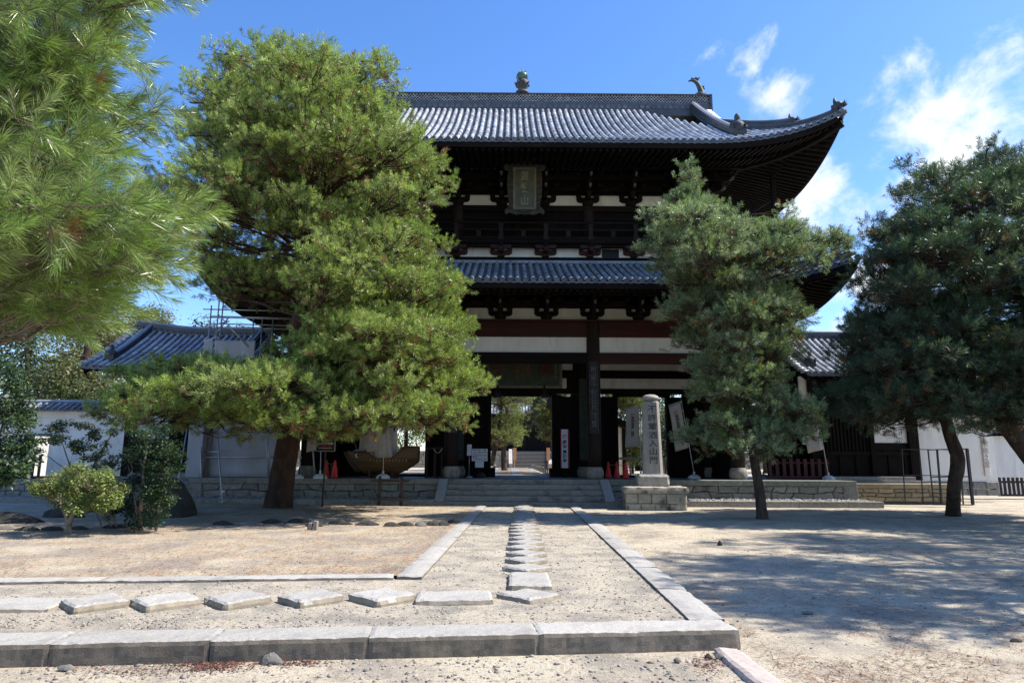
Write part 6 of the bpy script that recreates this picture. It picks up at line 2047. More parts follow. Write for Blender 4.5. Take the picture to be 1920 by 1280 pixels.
for k in range(4): mb.box(a.x - .3 + k * .95, a.x - .22 + k * .95, 11.96, 12.04, .914, a.z - .061)
mesh_obj('rail', mb, M['pipe'], e)
# ------------------------------------------------------------------ trees and shrubs
def unit(a): return a / np.maximum(np.linalg.norm(a, axis=-1, keepdims=True), 1e-9)
def needles(P, D, L, T, n, ln, w, rng, a0=62, a1=22):
    """needle tufts along shoots: P base, D direction, L length, T tint; returns verts, faces, tints"""
    N = len(P)
    t = rng.random((N, n)) ** .75
    phi = rng.uniform(0, 2 * np.pi, (N, n))
    al = np.radians(a0 + (a1 - a0) * t + rng.normal(0, 9, (N, n)))
    ref = np.where(np.abs(D[:, 2:3]) > .9, np.array([[1., 0, 0]]), np.array([[0, 0, 1.]]))
    U = unit(np.cross(D, ref)); V = np.cross(D, U)
    rad = U[:, None] * np.cos(phi)[..., None] + V[:, None] * np.sin(phi)[..., None]
    d = D[:, None] * np.cos(al)[..., None] + rad * np.sin(al)[..., None]
    base = P[:, None] + D[:, None] * (t * L[:, None])[..., None]
    l = ln * rng.uniform(.7, 1.15, (N, n))
    tip = base + d * l[..., None]
    tip[..., 2] -= l * .06
    s = unit(np.cross(d, rng.normal(size=(N, n, 3)))) * (w / 2)
    mid = base + d * (l * .5)[..., None]
    q = np.stack([base - s * .6, mid + s, tip], 2)          # slim blade
    V_ = q.reshape(-1, 3)
    k = N * n
    F = np.arange(k * 3).reshape(k, 3)
    tv = T[:, None] * rng.uniform(.8, 1.2, (N, n, 1))
    return V_, F, np.repeat(tv.reshape(-1, 3), 3, 0)
def in_poly(x, y, poly):
    c = False; n = len(poly); j = n - 1
    for i in range(n):
        xi, yi = poly[i]; xj, yj = poly[j]
        if (yi > y) != (yj > y) and x < (xj - xi) * (y - yi) / (yj - yi) + xi: c = not c
        j = i
    return c
def boughs_from_outline(poly, Y0, hd, n, r, rz, seed, holes=(), front=(), sep=1.0, edge=.72, extra=()):
    """layered boughs inside a crown of real depth whose outline, seen along the view, is poly; each bough is (centre, radius, height)"""
    rnd = random.Random(seed)
    xs = [p[0] for p in poly]; ys = [p[1] for p in poly]
    out = []; tries = 0
    while len(out) < n and tries < n * 260:
        tries += 1
        x, y = rnd.uniform(min(xs), max(xs)), rnd.uniform(min(ys), max(ys))
        rr = r * rnd.uniform(.6, 1.2) * (1.0 if tries < n * 130 else .6)
        row = [q for q in range(int(min(xs)), int(max(xs)), 12) if in_poly(q, y, poly)]
        if not row: continue
        a, b_ = min(row), max(row)
        f = (x - (a + b_) / 2) / max(20, (b_ - a) / 2)
        prof = math.sqrt(max(0.05, 1 - f * f)) * min(1, (b_ - a) / (max(xs) - min(xs)) * 1.3)
        dy = rnd.uniform(-1, 1) * hd * prof
        Y = Y0 + dy
        k = F / Y
        rr = min(rr, max(.28 * r, (b_ - a) / k * .42))
        rp, rzp = rr * k * edge, rz * k * .8
        if not all(in_poly(x + ox * rp, y + oy * rzp, poly) for ox, oy in ((1, 0), (-1, 0), (0, .8), (0, -1.1))): continue
        if any(in_poly(x, y, h) for h in holes): continue
        if dy < hd * .25 and any(in_poly(x, y, h) for h in front): continue
        c = at(x, y, Y)
        if any(((c.x - q.x) ** 2 + (c.y - q.y) ** 2) / (sep * (rr + s_) * .62) ** 2 + (c.z - q.z) ** 2 / (sep * rz * 1.25) ** 2 < 1 for q, s_, _ in out): continue
        out.append((c, rr, rz * rnd.uniform(.8, 1.15)))
    for x, y, rr in extra:
        out.append((at(x, y, Y0 + rnd.uniform(-.12, .12) * hd), rr, rr * .8))
    return out
def build_pine(name, label, cat, group, base, trunk, pads, shoots, n, ln, w, L, tints, seed, bark='bark', needle='needle', up=.75, side=(0, 0), brown=.10,
               limb_r=.055, twig=10, trunk_n=14, limb_sag=.12, twig_r=.007, a0=66, a1=28, zmin=-9, sprays=20, spread=1.0):
    rng = np.random.default_rng(seed)
    rnd = random.Random(seed)
    e = empty(name, base); tag(e, label, cat, group)
    B = Vector(base)
    tp = [Vector(p) for p, r_ in trunk]; tr = [r_ for p, r_ in trunk]
    # smooth the trunk line
    tpp, trr = [], []
    for i in range(len(tp) - 1):
        for k in range(5):
            t = k / 5
            p0, p1, p2, p3 = tp[max(0, i - 1)], tp[i], tp[i + 1], tp[min(len(tp) - 1, i + 2)]
            q = .5 * ((2 * p1) + (p2 - p0) * t + (2 * p0 - 5 * p1 + 4 * p2 - p3) * t * t + (3 * p1 - p0 - 3 * p2 + p3) * t ** 3)
            tpp.append(q); trr.append((tr[i] + (tr[i + 1] - tr[i]) * t))
    tpp.append(tp[-1]); trr.append(tr[-1])
    flare = [1 + .28 * math.exp(-i * 1.1) for i in range(len(tpp))]
    mb = MB(); random.seed(seed)
    mb.tube([p - B for p in tpp], [r_ * f for r_, f in zip(trr, flare)], trunk_n, jitter=.05)
    mesh_obj('trunk', mb, M[bark], e)
    bm = MB()
    Ps, Ds, Ls, Ts = [], [], [], []
    zs = np.array([p.z for p in tpp])
    r_mean = float(np.mean([q[1] for q in pads]))
    for (c, r, rz) in pads:
        hd_ = min((Vector((c.x - p.x, c.y - p.y, 0)).length for p in tpp))
        za = max(zmin, c.z - hd_ * rnd.uniform(.05, .40))
        k = int(np.argmin(np.abs(zs - za)))
        k = min(len(tpp) - 1, max(k, 3))
        A = tpp[k]
        bot = c - Vector((0, 0, rz * .25))
        mid = A.lerp(c, .5) + Vector((rnd.uniform(-.12, .12), rnd.uniform(-.12, .12), rnd.uniform(-.05, .12))) * min(1.5, hd_)
        if A.z > c.z: mid.z = A.z * .7 + c.z * .3
        tt = (0, .15, .3, .45, .6, .75, .9, 1)
        pts = [((1 - t) ** 2) * A + 2 * t * (1 - t) * mid + t * t * bot + Vector((rnd.uniform(-1, 1), rnd.uniform(-1, 1), rnd.uniform(-1, 1))) * .05 * min(1, hd_) * (0 < t < 1) for t in tt]
        rr = limb_r * min(2.0, .6 + hd_ * .22)
        bm.tube([p - B for p in pts], [rr * (1 - .70 * t) for t in tt], 7, caps=False)
        bb = 5.0 if rnd.random() < .07 else .45      # some boughs hold dead brown needles
        # sprays: twigs fanning over the bough, every twig carrying several tufts
        ns = max(3, int(sprays * (r / r_mean) ** 2 * rnd.uniform(.85, 1.15)))
        for q_ in range(ns):
            ph = rnd.uniform(0, 6.283); rho = math.sqrt(rnd.random())
            low = rnd.random() < .14
            sp = c + Vector((r * rho * math.cos(ph), r * rho * math.sin(ph), rz * (math.sqrt(max(0, 1 - rho * rho)) * rnd.uniform(.55, 1.0) if not low else -.45 * math.sqrt(max(0, 1 - rho * rho)))))
            st_ = pts[rnd.choice((4, 5, 6, 7))]
            m0 = st_.lerp(sp, .55) - Vector((0, 0, .10 * r))
            bm.tube([st_ - B, m0 - B, sp - B], [twig_r * 1.9, twig_r * 1.4, twig_r], 4, caps=False)
            outd = Vector((math.cos(ph) * rho, math.sin(ph) * rho, 0))
            tone = np.array(tints[rnd.randrange(len(tints))]) * rnd.uniform(.75, 1.25)
            nt = max(2, int(shoots * rnd.uniform(.7, 1.3)))
            u = unit(rng.normal(size=(nt, 3)) * .62 + np.array([outd.x * .8 + side[0], outd.y * .8 + side[1], up if not low else .1]))
            l = L * rng.uniform(.65, 1.3, nt)
            p0 = np.array(sp) + rng.normal(size=(nt, 3)) * np.array([.5, .5, .28]) * L * spread
            tn = tone * rng.uniform(.85, 1.15, (nt, 1))
            isb = rng.random(nt) < brown * (2.6 if low else .35)
            tn[isb] = np.array([.19, .095, .04]) * rng.uniform(.6, 1.2, (isb.sum(), 1))
            Ps.append(p0 - np.array(B)); Ds.append(u); Ls.append(l); Ts.append(tn)
            for i in range(0, nt, max(1, nt // twig)):
                bm.tube([sp - B, Vector(p0[i]) - B, Vector(p0[i] + u[i] * l[i] * .9) - B], [twig_r, twig_r * .8, twig_r * .45], 4, caps=False)
    mesh_obj('branches', bm, M[bark], e, fixn=False)
    V, Fa, T = needles(np.concatenate(Ps), np.concatenate(Ds), np.concatenate(Ls), np.concatenate(Ts), n, ln, w, rng, a0, a1)
    np_mesh('crown', V, Fa, M[needle], e, tint=T)
    return e
GREEN = [(.22, .29, .070), (.265, .33, .092), (.17, .24, .055), (.31, .365, .13), (.235, .30, .08)]
BLUEG = [(.175, .235, .13), (.21, .27, .155), (.145, .215, .115), (.25, .30, .19)]
DARKG = [(.048, .088, .056), (.06, .105, .066), (.04, .078, .05), (.08, .115, .075)]
# big pine left of the path
Y0 = 22.3
poly = [(395, 82), (450, 90), (470, 62), (490, 95), (560, 75), (600, 75), (625, 115), (700, 105), (735, 110), (730, 165), (762, 205), (752, 250), (800, 275), (815, 320), (850, 345), (842, 385), (800, 400), (790, 450), (838, 460), (815, 500), (862, 540), (830, 600),
        (862, 625), (855, 690), (890, 715), (870, 760), (882, 795), (850, 826), (760, 828), (690, 820), (560, 836), (470, 828), (375, 832), (360, 815), (250, 812), (200, 790), (195, 735), (260, 690), (380, 672), (480, 690), (545, 655), (520, 580), (420, 585), (300, 582), (345, 540), (330, 470), (285, 400), (290, 330), (350, 300), (340, 180), (400, 150)]
holes = [[(375, 395), (415, 395), (420, 430), (380, 432)], [(405, 480), (560, 485), (560, 512), (415, 512)], [(430, 300), (470, 300), (470, 335), (430, 330)]]
front = [[(560, 330), (770, 325), (740, 395), (600, 395)], [(525, 560), (625, 560), (610, 650), (530, 650)], [(430, 445), (620, 470), (600, 520), (420, 515)]]
pads = boughs_from_outline(poly, Y0, 5.8, 200, 1.2, .50, 3, holes, front, .90, .5,
    [(400, 98, .4), (432, 105, .4), (470, 84, .3), (492, 110, .4), (556, 98, .35), (600, 96, .35), (640, 128, .4), (715, 125, .35), (738, 165, .4), (355, 188, .4), (352, 250, .5), (300, 335, .5), (840, 355, .45), (850, 535, .5), (878, 730, .45), (820, 470, .45)])
low = [(200, 735), (380, 672), (560, 690), (720, 680), (862, 690), (880, 740), (872, 795), (750, 822), (560, 824), (375, 826), (250, 806), (200, 790)]
pads += boughs_from_outline(low, Y0 - 2.2, 4.6, 40, 1.1, .42, 31, holes, [], .9, .6)
mid_ = [(580, 585), (690, 575), (845, 590), (860, 640), (862, 700), (740, 712), (600, 712), (575, 650)]
pads += boughs_from_outline(mid_, Y0 - 2.0, 3.6, 34, 1.0, .42, 32, [], [], .8, .5)
tk = [(at(519, 966, Y0), .50), (at(532, 880, Y0), .385), (at(545, 800, Y0), .36), (at(556, 700, Y0), .33), (at(563, 610, Y0), .33), (at(580, 540, Y0), .27), (at(592, 440, Y0), .22), (at(598, 320, Y0), .16), (at(575, 200, Y0), .09), (at(560, 110, Y0), .03)]
b0 = at(519, 966, Y0); b0.z = 0.05; tk[0] = (b0.copy() + Vector((0, 0, -.15)), .44)
build_pine('pine_tree', 'big bright green pine with leaning red brown trunk left of the path', 'pine tree', None, b0, tk, pads, 5, 56, .14, .0155, .27, GREEN, 5, 'barkr', side=(.10, -.05), up=.9, brown=.10, zmin=5.0, limb_r=.05, twig=3, sprays=26)
# slim pine right of the pillar
Y1 = 20.6
poly = [(1282, 298), (1300, 330), (1345, 372), (1375, 410), (1425, 415), (1475, 382), (1480, 425), (1520, 440), (1575, 430), (1605, 470), (1560, 505), (1500, 545), (1525, 620), (1500, 690), (1515, 760), (1545, 800), (1530, 840), (1440, 868), (1360, 872), (1262, 832), (1300, 790), (1262, 752), (1300, 700), (1262, 650), (1240, 590), (1255, 540), (1185, 500), (1185, 465), (1215, 440), (1195, 390), (1245, 405), (1262, 330)]
holes = [[(1400, 752), (1445, 752), (1445, 800), (1405, 800)], [(1300, 760), (1360, 760), (1360, 790), (1300, 790)]]
pads = boughs_from_outline(poly, Y1, 2.4, 120, .66, .32, 8, holes, (), .86, .85,
    [(1283, 318, .16), (1287, 332, .2), (1290, 350, .28), (1297, 368, .34), (1278, 378, .3), (1310, 390, .42), (1335, 405, .42), (1270, 408, .4), (1300, 420, .5), (1474, 398, .22), (1468, 420, .28), (1575, 448, .25), (1594, 470, .22), (1540, 470, .3), (1212, 405, .25), (1202, 478, .25), (1240, 430, .3), (1532, 805, .3), (1280, 830, .3)])
tk = [(on(1430, 973, -.03) + Vector((0, 0, -.15)), .165), (at(1424, 920, Y1), .14), (at(1414, 860, Y1), .132), (at(1403, 770, Y1), .12), (at(1390, 660, Y1), .10), (at(1365, 540, Y1), .085), (at(1325, 420, Y1), .06), (at(1290, 325, Y1), .02)]
b1 = on(1430, 973, -.03)
build_pine('pine_tree', 'slim grey green pine with straight thin trunk between pillar and rightmost flag', 'pine tree', None, b1, tk, pads, 5, 50, .135, .0135, .25, BLUEG + [(.16, .22, .08)], 9, 'bark', brown=.06, limb_r=.03, side=(.08, -.05), up=.85, zmin=3.2, twig=3, sprays=16)
# dark pine at right
Y2 = 21.4
poly = [(1850, 258), (1870, 275), (1905, 300), (1960, 320), (2060, 420), (2080, 600), (2060, 760), (1960, 800), (1880, 812), (1830, 785), (1790, 800), (1745, 805), (1700, 830), (1640, 825), (1550, 790), (1535, 740), (1590, 690), (1560, 640), (1625, 590), (1590, 520), (1640, 480), (1620, 440), (1640, 400), (1690, 400), (1685, 300), (1725, 320), (1740, 380), (1765, 310), (1800, 330)]
pads = boughs_from_outline(poly, Y2, 3.6, 170, .92, .44, 12, [[(1655, 795), (1700, 795), (1700, 830), (1655, 830)]], (), .80, .8,
    [(1850, 282, .28), (1846, 305, .36), (1840, 335, .5), (1860, 365, .6), (1705, 322, .28), (1708, 345, .4), (1715, 375, .5), (1764, 328, .25), (1766, 350, .36), (1775, 380, .5), (1902, 308, .3), (1900, 335, .42), (1895, 365, .5), (1815, 345, .4), (1635, 425, .35), (1650, 460, .4), (1605, 525, .35), (1592, 700, .3), (1575, 755, .35), (1655, 800, .4), (1760, 792, .35)])
b2 = on(1787, 966, -.03)
tk = [(b2 + Vector((0, 0, -.15)), .215), (at(1788, 920, Y2), .185), (at(1796, 862, Y2), .205), (at(1781, 815, Y2), .175), (at(1772, 765, Y2), .165), (at(1785, 680, Y2), .15), (at(1810, 540, Y2), .13), (at(1840, 400, Y2), .07), (at(1850, 280, Y2), .02)]
build_pine('pine_tree', 'dark blue green pine with bent mottled trunk at the right', 'pine tree', None, b2, tk, pads, 6, 48, .16, .0155, .27, DARKG, 13, 'bark', brown=.04, up=.85, limb_r=.036, zmin=3.6, twig=3, sprays=20)
# leaning pine whose trunk enters at the right frame edge
Y3 = 20.0
poly = [(1840, 640), (1960, 560), (2160, 600), (2200, 760), (2080, 800), (1985, 790), (1960, 870), (1880, 866), (1830, 840), (1822, 820), (1850, 800), (1835, 770), (1880, 740)]
pads = boughs_from_outline(poly, Y3, 2.6, 40, .8, .34, 17)
b3 = on(2040, 980, -.05)
tk = [(b3 + Vector((0, 0, -.2)), .34), (at(1990, 930, Y3), .31), (at(1930, 850, Y3), .28), (at(1885, 790, Y3), .24), (at(1868, 720, Y3 + .3), .17), (at(1900, 640, Y3 + .5), .09)]
build_pine('pine_tree', 'leaning pine with thick dark trunk slanting in at the right frame edge', 'pine tree', None, b3, tk, pads, 5, 40, .165, .016, .23, DARKG + [(.16, .20, .07)], 19, 'bark', brown=.14, zmin=2.5, limb_r=.04, twig=3, sprays=16)
# pine standing close at the left, mostly outside the frame
poly = [(-320, -260), (222, -260), (290, -60), (284, 30), (197, 85), (222, 150), (187, 195), (197, 228), (290, 205), (297, 255), (272, 305), (197, 318), (177, 372), (242, 410), (302, 405), (347, 372), (377, 395), (352, 440), (317, 490), (294, 535), (212, 547), (172, 597), (72, 622), (12, 644), (-320, 642)]
holes = [[(5, 425), (70, 425), (60, 455), (5, 450)]]
pads = boughs_from_outline(poly, 4.9, 1.15, 95, .32, .15, 23, holes, (), .92, 1.0,
    [(205, 40, .2), (262, -10, .2), (240, 235, .16), (285, 222, .14), (262, 436, .2), (292, 412, .16), (240, 505, .2), (140, 585, .2)])
tk = [(Vector((-5.60, 5.6, -.3)), .22), (Vector((-5.55, 5.6, 1.5)), .19), (Vector((-5.40, 5.5, 3.2)), .16), (Vector((-5.30, 5.5, 5.0)), .11), (Vector((-5.20, 5.4, 6.8)), .05), (Vector((-5.20, 5.4, 7.6)), .02)]
build_pine('pine_tree', 'nearest pine with long bright needles reaching in from the left frame edge', 'pine tree', None, (-5.6, 5.6, -.12), tk, pads, 4, 100, .118, .0029, .24,
           [(.17, .25, .058), (.215, .29, .075), (.13, .205, .05), (.26, .325, .11), (.18, .255, .065)], 29, 'barkg2', 'needlen', up=.40, side=(.60, -.05), brown=.02, limb_r=.014, twig=4, twig_r=.0040, a0=56, a1=18, zmin=2.2, sprays=14, spread=.75)
# pines of the grove beyond the right frame edge: their shade lies on the courtyard
def free_pine(x, y, h, r, label, seed, tints=GREEN, shoots=5, npad=34):
    rnd = random.Random(seed); pads = []
    while len(pads) < npad:
        z = h * rnd.uniform(.42, 1.0); f = (z / h - .42) / .58
        rad = r * (1.05 - .75 * f) * math.sqrt(rnd.random()); a = rnd.uniform(0, 6.28)
        pads.append((Vector((x + rad * math.cos(a), y + rad * math.sin(a), z)), rnd.uniform(.7, 1.1), .42))
    z0 = gz(x, y)
    tk = [(Vector((x, y, z0 - .2)), .26), (Vector((x + .1, y, h * .3)), .22), (Vector((x - .1, y + .1, h * .6)), .15), (Vector((x, y, h * .98)), .03)]
    return build_pine('pine_tree', label, 'pine tree', None, (x, y, z0), tk, pads, shoots, 26, .17, .022, .25, tints, seed, zmin=h * .4, twig=2, sprays=15)
SHADERS = [(13.4, 12.0, 13.0, 3.1, 'tall pine of the grove off the right frame edge, nearest the steps path'), (11.2, 9.3, 11.0, 2.6, 'smaller pine of the grove off the right frame edge, close to the viewer'), (17.0, 15.2, 14.5, 3.2, 'broad pine of the grove off the right frame edge, farther back'),
           (18.2, 17.0, 11.5, 3.4, 'farthest pine of the grove off the right frame edge')]
for i, (x, y, h, r, lb) in enumerate(SHADERS): free_pine(x, y, h, r, lb, 40 + i)

# broad leaved shrubs and background trees
def shrub(name, label, cat, group, poly, Y0, hd, nl, size, tints, seed, stems, clump=.25, nclump=60, m='leaf', bark='barkg', base=None, part='foliage', hole=(), droop=.0):
    rng = np.random.default_rng(seed); rnd = random.Random(seed)
    xs = [p[0] for p in poly]; ys = [p[1] for p in poly]
    C = []
    tr = 0
    while len(C) < nclump and tr < 20000:
        tr += 1
        x, y = rnd.uniform(min(xs), max(xs)), rnd.uniform(min(ys), max(ys))
        if in_poly(x, y, poly) and not any(in_poly(x, y, h) for h in hole):
            f = abs(x - (min(xs) + max(xs)) / 2) / ((max(xs) - min(xs)) / 2)
            C.append(at(x, y, Y0 + rnd.uniform(-1, 1) * hd * math.sqrt(max(.1, 1 - f * f))))
    base = base or C[0]
    e = empty(name, base); tag(e, label, cat, group)
    B = np.array(base)
    mb = MB()
    random.seed(seed)
    for pts, r0, r1 in stems:
        n_ = len(pts)
        mb.tube([Vector(p) - Vector(base) for p in pts], [r0 + (r1 - r0) * i / (n_ - 1) for i in range(n_)], 8, jitter=.08)
    ends = [Vector(p) for pts, _, _ in stems for p in pts[len(pts) // 2:]]
    for c in C:
        a = min(ends, key=lambda q: (q - c).length)
        mid = a.lerp(c, .5) + Vector((rnd.uniform(-.1, .1), 0, -.06))
        k_ = max(.004, min(s[2] for s in stems) * .6)
        mb.tube([a - Vector(base), mid - Vector(base), c - Vector(base)], [k_, k_ * .7, k_ * .35], 4, caps=False)
    mesh_obj('stem', mb, M[bark], e, fixn=False)
    Ca = np.array([c[:] for c in C])
    idx = rng.integers(0, len(C), nl)
    u = unit(rng.normal(size=(nl, 3)))
    rr = clump * rng.random((nl, 1)) ** .5
    P = Ca[idx] + u * rr * np.array([1, 1, .7]) - B
    nrm = unit(u * .5 + np.array([.1, -.15, .8]) + rng.normal(0, .45, (nl, 3)))
    d = unit(np.cross(nrm, rng.normal(size=(nl, 3))) + np.array([0, 0, -droop]))
    s = unit(np.cross(d, nrm))
    sz = size * rng.uniform(.6, 1.25, (nl, 1))
    fold = nrm * sz * .10
    V = np.stack([P, P + d * sz * .35 + s * sz * .22 + fold, P + d * sz * .7 + s * sz * .17 + fold * .6, P + d * sz - fold * .6, P + d * sz * .7 - s * sz * .17 + fold * .6, P + d * sz * .35 - s * sz * .22 + fold], 1)
    T = np.array(tints)[rng.integers(0, len(tints), nl)] * rng.uniform(.8, 1.2, (nl, 1)) * (np.array([.85, 1.15])[0] + .3 * rng.random(len(C)))[idx][:, None]
    np_mesh(part, V.reshape(-1, 3), np.arange(nl * 6).reshape(nl, 6), M[m], e, tint=np.repeat(T, 6, 0))
    return e
# low bright bush in front of the left bed
b = on(127, 1000, .02); Yb = b.y
def bp_(px, py, dy=0): return at(px, py, Yb + dy)
shrub('garden_bush', 'low sunlit yellow green bush on a pale forked trunk', 'bush', None, [(60, 905), (110, 885), (150, 872), (200, 880), (235, 915), (228, 945), (190, 955), (150, 960), (105, 950), (75, 935)], Yb, .75, 11000, .068, [(.13, .17, .04), (.16, .19, .05), (.10, .15, .035), (.19, .20, .07)], 51,
      [([b - Vector((0, 0, .1)), bp_(128, 985), bp_(125, 968), bp_(112, 940)], .075, .02), ([bp_(128, 985), bp_(136, 965), bp_(150, 935)], .06, .02), ([bp_(128, 982), bp_(130, 955, .1), bp_(170, 925, .1)], .05, .02)], .17, 150, base=b)
# airy tall shrub behind it
b = on(150, 985, .02) + Vector((0, 1.4, 0)); Yb = b.y
shrub('garden_shrub', 'tall airy shrub with yellowish leaf tips in front of the white wall', 'shrub', None, [(75, 800), (100, 785), (140, 782), (170, 800), (200, 782), (225, 800), (245, 850), (240, 890), (200, 900), (160, 880), (120, 880), (90, 870), (60, 865), (70, 830)], Yb, .7, 4200, .08, [(.06, .085, .035), (.045, .07, .03), (.16, .17, .04), (.08, .10, .03)], 53,
      [([b, bp_(140, 930), bp_(130, 870), bp_(110, 810)], .035, .010), ([b, bp_(160, 920), bp_(180, 860), bp_(215, 805)], .035, .010), ([b, bp_(150, 900), bp_(90, 855)], .03, .010)], .16, 46, base=b, hole=[[(95, 835), (130, 835), (130, 870), (95, 870)]])
b = on(262, 995, .02); Yb = b.y
shrub('garden_shrub', 'dark upright evergreen shrub beside the large boulder', 'shrub', None, [(245, 800), (290, 790), (330, 815), (345, 860), (330, 900), (310, 960), (290, 990), (245, 985), (225, 930), (235, 860)], Yb, .65, 11000, .065, [(.025, .05, .018), (.035, .065, .02), (.02, .04, .016)], 55,
      [([b, bp_(265, 940), bp_(270, 870), bp_(280, 815)], .05, .012), ([b, bp_(255, 950), bp_(245, 890)], .03, .01), ([b + Vector((.3, .1, 0)), bp_(300, 920), bp_(320, 850)], .03, .01)], .20, 140, base=b)
b = on(197, 992, .02) + Vector((0, .3, 0)); Yb = b.y
shrub('garden_shrub', 'thin stemmed dark shrub between the bright bush and the evergreen', 'shrub', None, [(170, 930), (235, 925), (245, 965), (220, 985), (180, 975), (165, 950)], Yb, .45, 900, .07, [(.03, .055, .02), (.05, .07, .025)], 57,
      [([b, bp_(190, 960), bp_(178, 930)], .022, .008), ([b + Vector((.1, 0, 0)), bp_(205, 950), bp_(228, 930)], .022, .008), ([b + Vector((-.25, 0, 0)), bp_(180, 960), bp_(180, 940)], .018, .008)], .14, 24, base=b)
b = on(-60, 985, .02) + Vector((0, -1.0, 0)); Yb = b.y
shrub('camellia_bush', 'tall glossy dark leaved bush at the left frame edge', 'bush', None, [(-180, 700), (-40, 660), (15, 672), (45, 720), (58, 770), (62, 830), (50, 880), (20, 905), (-60, 910), (-200, 900)], Yb, 1.0, 22000, .10, [(.030, .060, .022), (.040, .075, .026), (.025, .05, .02), (.055, .09, .035)], 59,
      [([b, bp_(-60, 900), bp_(-50, 800), bp_(-40, 720)], .09, .02), ([b, bp_(-20, 880), bp_(10, 780)], .06, .015)], .26, 260, base=b)

# trees beyond the left wall
TG = 'trees beyond the left wall'
def far_tree(poly, Y, hd, nl, size, tints, seed, label, stempx=None, name='forest_tree', bark='bark', cl=1.4, nc=60, group=TG, z0=.5, r0=.3, m='leaf'):
    xm = sum(p[0] for p in poly) / len(poly)
    yl = max(p[1] for p in poly); yt = min(p[1] for p in poly)
    b_ = at(xm, 860, Y); b_.z = z0
    st = stempx or [(xm, yl), (xm + 4, (yl + yt) / 2), (xm, yt + (yl - yt) * .15)]
    stems = [([b_] + [at(x, y, Y) for x, y in st], r0, r0 * .15)]
    return shrub(name, label, 'tree', group, poly, Y, hd, nl, size, tints, seed, stems, cl, nc, m, bark, b_, 'crown')
OL = [(.085, .10, .032), (.11, .12, .04), (.065, .085, .03), (.13, .13, .05)]
OLD = [(.045, .065, .028), (.06, .08, .03), (.035, .055, .025)]
GRAYG = [(.16, .155, .10), (.13, .135, .085), (.19, .175, .12)]
far_tree([(-40, 640), (60, 600), (100, 640), (110, 700), (90, 790), (-40, 800)], 46, 3, 6840, 0.28, OLD, 61, 'dark green tree over the white wall, behind the glossy bush')
far_tree([(70, 690), (130, 660), (170, 690), (180, 745), (160, 800), (70, 800)], 43, 3, 6840, 0.25, OL, 62, 'round olive green tree just behind the left white wall')
far_tree([(90, 600), (150, 560), (215, 570), (230, 640), (200, 700), (110, 690)], 58, 4, 7980, 0.33, OL + GRAYG, 63, 'tall pale olive tree behind the red barked pine')
far_tree([(180, 620), (260, 575), (300, 600), (290, 700), (250, 770), (180, 760)], 62, 4, 7980, 0.33, GRAYG + OL, 64, 'greyish bare looking tree beside the left roof end')
far_tree([(10, 560), (90, 520), (110, 580), (60, 640), (0, 640)], 66, 4, 5700, 0.33, OL, 65, 'distant olive tree glimpsed under the nearest pine boughs')
far_tree([(130, 720), (200, 700), (260, 720), (270, 790), (130, 800)], 41, 2.5, 5700, 0.22, OLD + OL, 66, 'low dark bushy tree behind the wall below the roof corner')
far_tree([(250, 640), (400, 600), (560, 640), (600, 780), (300, 790)], 56, 4, 8550, 0.33, OLD, 67, 'dark tree hidden behind the scaffolding')
far_tree([(255, 590), (285, 575), (320, 590), (330, 640), (260, 640)], 80, 3, 2850, 0.36, OL + [(.16, .10, .05)], 68, 'far rusty topped tree peeping over the left roof ridge')
# red barked pine behind the wall
Yp = 42
b = at(148, 860, Yp); b.z = .4
tk = [(b, .32), (at(146, 790, Yp), .30), (at(152, 730, Yp), .27), (at(160, 680, Yp), .23), (at(166, 640, Yp), .18), (at(170, 590, Yp), .10), (at(175, 540, Yp), .04)]
pads = [(at(x, y, Yp + dy), .9, .5) for x, y, dy in ((120, 610, 0), (200, 590, 1), (170, 540, 0), (230, 640, 1), (110, 660, -1), (190, 560, -1), (140, 570, 1.5))]
build_pine('red_pine', 'red barked pine with bare grey branches behind the left white wall', 'pine tree', None, b, tk, pads, 4, 18, .2, .03, .35, OL, 71, 'barkr', brown=.2, limb_r=.09, sprays=9)

# pines of the inner court seen through the doorways
IG = 'pines in the inner court behind the gate'
def inner_pine(poly, Y, hd, npad, seed, label, tk, tints, r=.9):
    pads = boughs_from_outline(poly, Y, hd, npad // 2, r, .5, seed, (), (), .6)
    if len(pads) < 3: return
    base = tk[0][0]
    build_pine('pine_tree', label, 'pine tree', IG, base, tk, pads, 5, 24, .2, .028, .3, tints, seed, 'bark', brown=.12, limb_r=.05, twig=1, sprays=14)
LIT = [(.13, .16, .05), (.16, .185, .06), (.10, .14, .04), (.19, .20, .08)]
Ya = 50
inner_pine([(860, 620), (965, 620), (990, 720), (985, 800), (965, 840), (910, 850), (870, 840)], Ya, 2.6, 120, 81, 'yellow green sunlit pine at the left inside the central doorway',
           [(on(921, 884, .62) * 1.0, .2), (at(926, 850, Ya), .17), (at(932, 820, Ya), .15), (at(940, 760, Ya), .1), (at(942, 690, Ya), .04)], LIT)
Ya = 60
inner_pine([(930, 600), (1010, 640), (1005, 740), (985, 800), (990, 835), (940, 842), (920, 760)], Ya, 3, 110, 83, 'mid green pine behind the sunlit one in the central doorway',
           [(at(946, 884, Ya), .25), (at(944, 850, Ya), .22), (at(948, 800, Ya), .18), (at(955, 720, Ya), .1), (at(960, 640, Ya), .04)], LIT + GREEN)
Ya = 66
inner_pine([(985, 600), (1060, 600), (1060, 740), (1040, 800), (1030, 812), (990, 818), (985, 760)], Ya, 3, 150, 85, 'dark shaded pine in the middle of the central doorway',
           [(at(1040, 880, Ya), .25), (at(1035, 820, Ya), .2), (at(1020, 740, Ya), .14), (at(1015, 640, Ya), .05)], OLD + DARKG)
Ya = 54
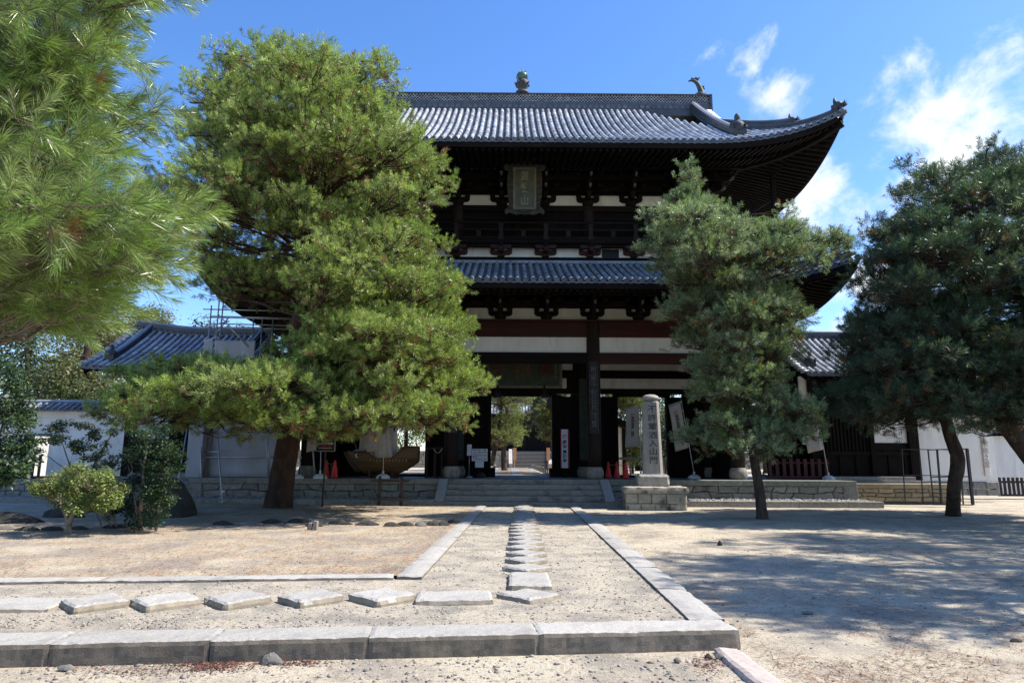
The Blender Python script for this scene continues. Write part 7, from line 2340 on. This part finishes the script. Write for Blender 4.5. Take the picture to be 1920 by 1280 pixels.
inner_pine([(1020, 740), (1060, 700), (1075, 800), (1050, 835), (1018, 838), (1008, 815)], Ya, 2, 70, 87, 'bright low pine at the right side of the central doorway',
           [(at(1048, 884, Ya), .2), (at(1046, 850, Ya), .17), (at(1042, 800, Ya), .1), (at(1045, 730, Ya), .04)], LIT)
far_tree([(1150, 720), (1260, 720), (1270, 790), (1250, 850), (1160, 850)], 68, 4, 9880, 0.33, OL + OLD, 91, 'olive tree in the right doorway behind the far hall', group='trees in the inner court behind the gate', z0=.6, nc=80)
Ya = 44
inner_pine([(1130, 700), (1230, 690), (1215, 760), (1180, 785), (1140, 775)], Ya, 2.4, 90, 93, 'pine bough crossing the top of the right doorway',
           [(at(1130, 884, Ya), .22), (at(1132, 840, Ya), .2), (at(1140, 780, Ya), .15), (at(1160, 710, Ya), .05)], GREEN + LIT)
far_tree([(1165, 805), (1200, 790), (1208, 840), (1190, 868), (1165, 865)], 52, 1.6, 4940, 0.20, LIT, 95, 'small sunlit shrub tree beside the white hut in the right doorway', group='trees in the inner court behind the gate', z0=.6, nc=40, cl=.7, r0=.12)
far_tree([(1225, 780), (1262, 770), (1270, 870), (1230, 870)], 50, 1.6, 4940, 0.21, OLD, 97, 'dark tree right of the stone pillar in the right doorway', group='trees in the inner court behind the gate', z0=.6, nc=40, cl=.8, r0=.12)
far_tree([(1400, 740), (1470, 740), (1480, 800), (1440, 850), (1390, 840)], 55, 2, 4560, 0.26, OL + LIT, 98, 'sunlit tree glimpsed through the gap right of the gate', group='trees in the inner court behind the gate', z0=.6, nc=40)
far_tree([(680, 700), (830, 700), (840, 850), (690, 860)], 60, 3, 6840, 0.28, LIT + OL, 99, 'sunlit tree seen through the left doorway behind the ship', group='trees in the inner court behind the gate', z0=.6, nc=50)
Yw = 60
far_tree([(1450, 640), (1640, 640), (1900, 620), (2000, 700), (1950, 860), (1500, 860)], Yw, 4, 7980, 0.33, OLD, 101, 'dark trees filling the gap behind the right side building', group='trees in the inner court behind the gate', z0=.6, nc=80)
bpy.context.view_layer.update()
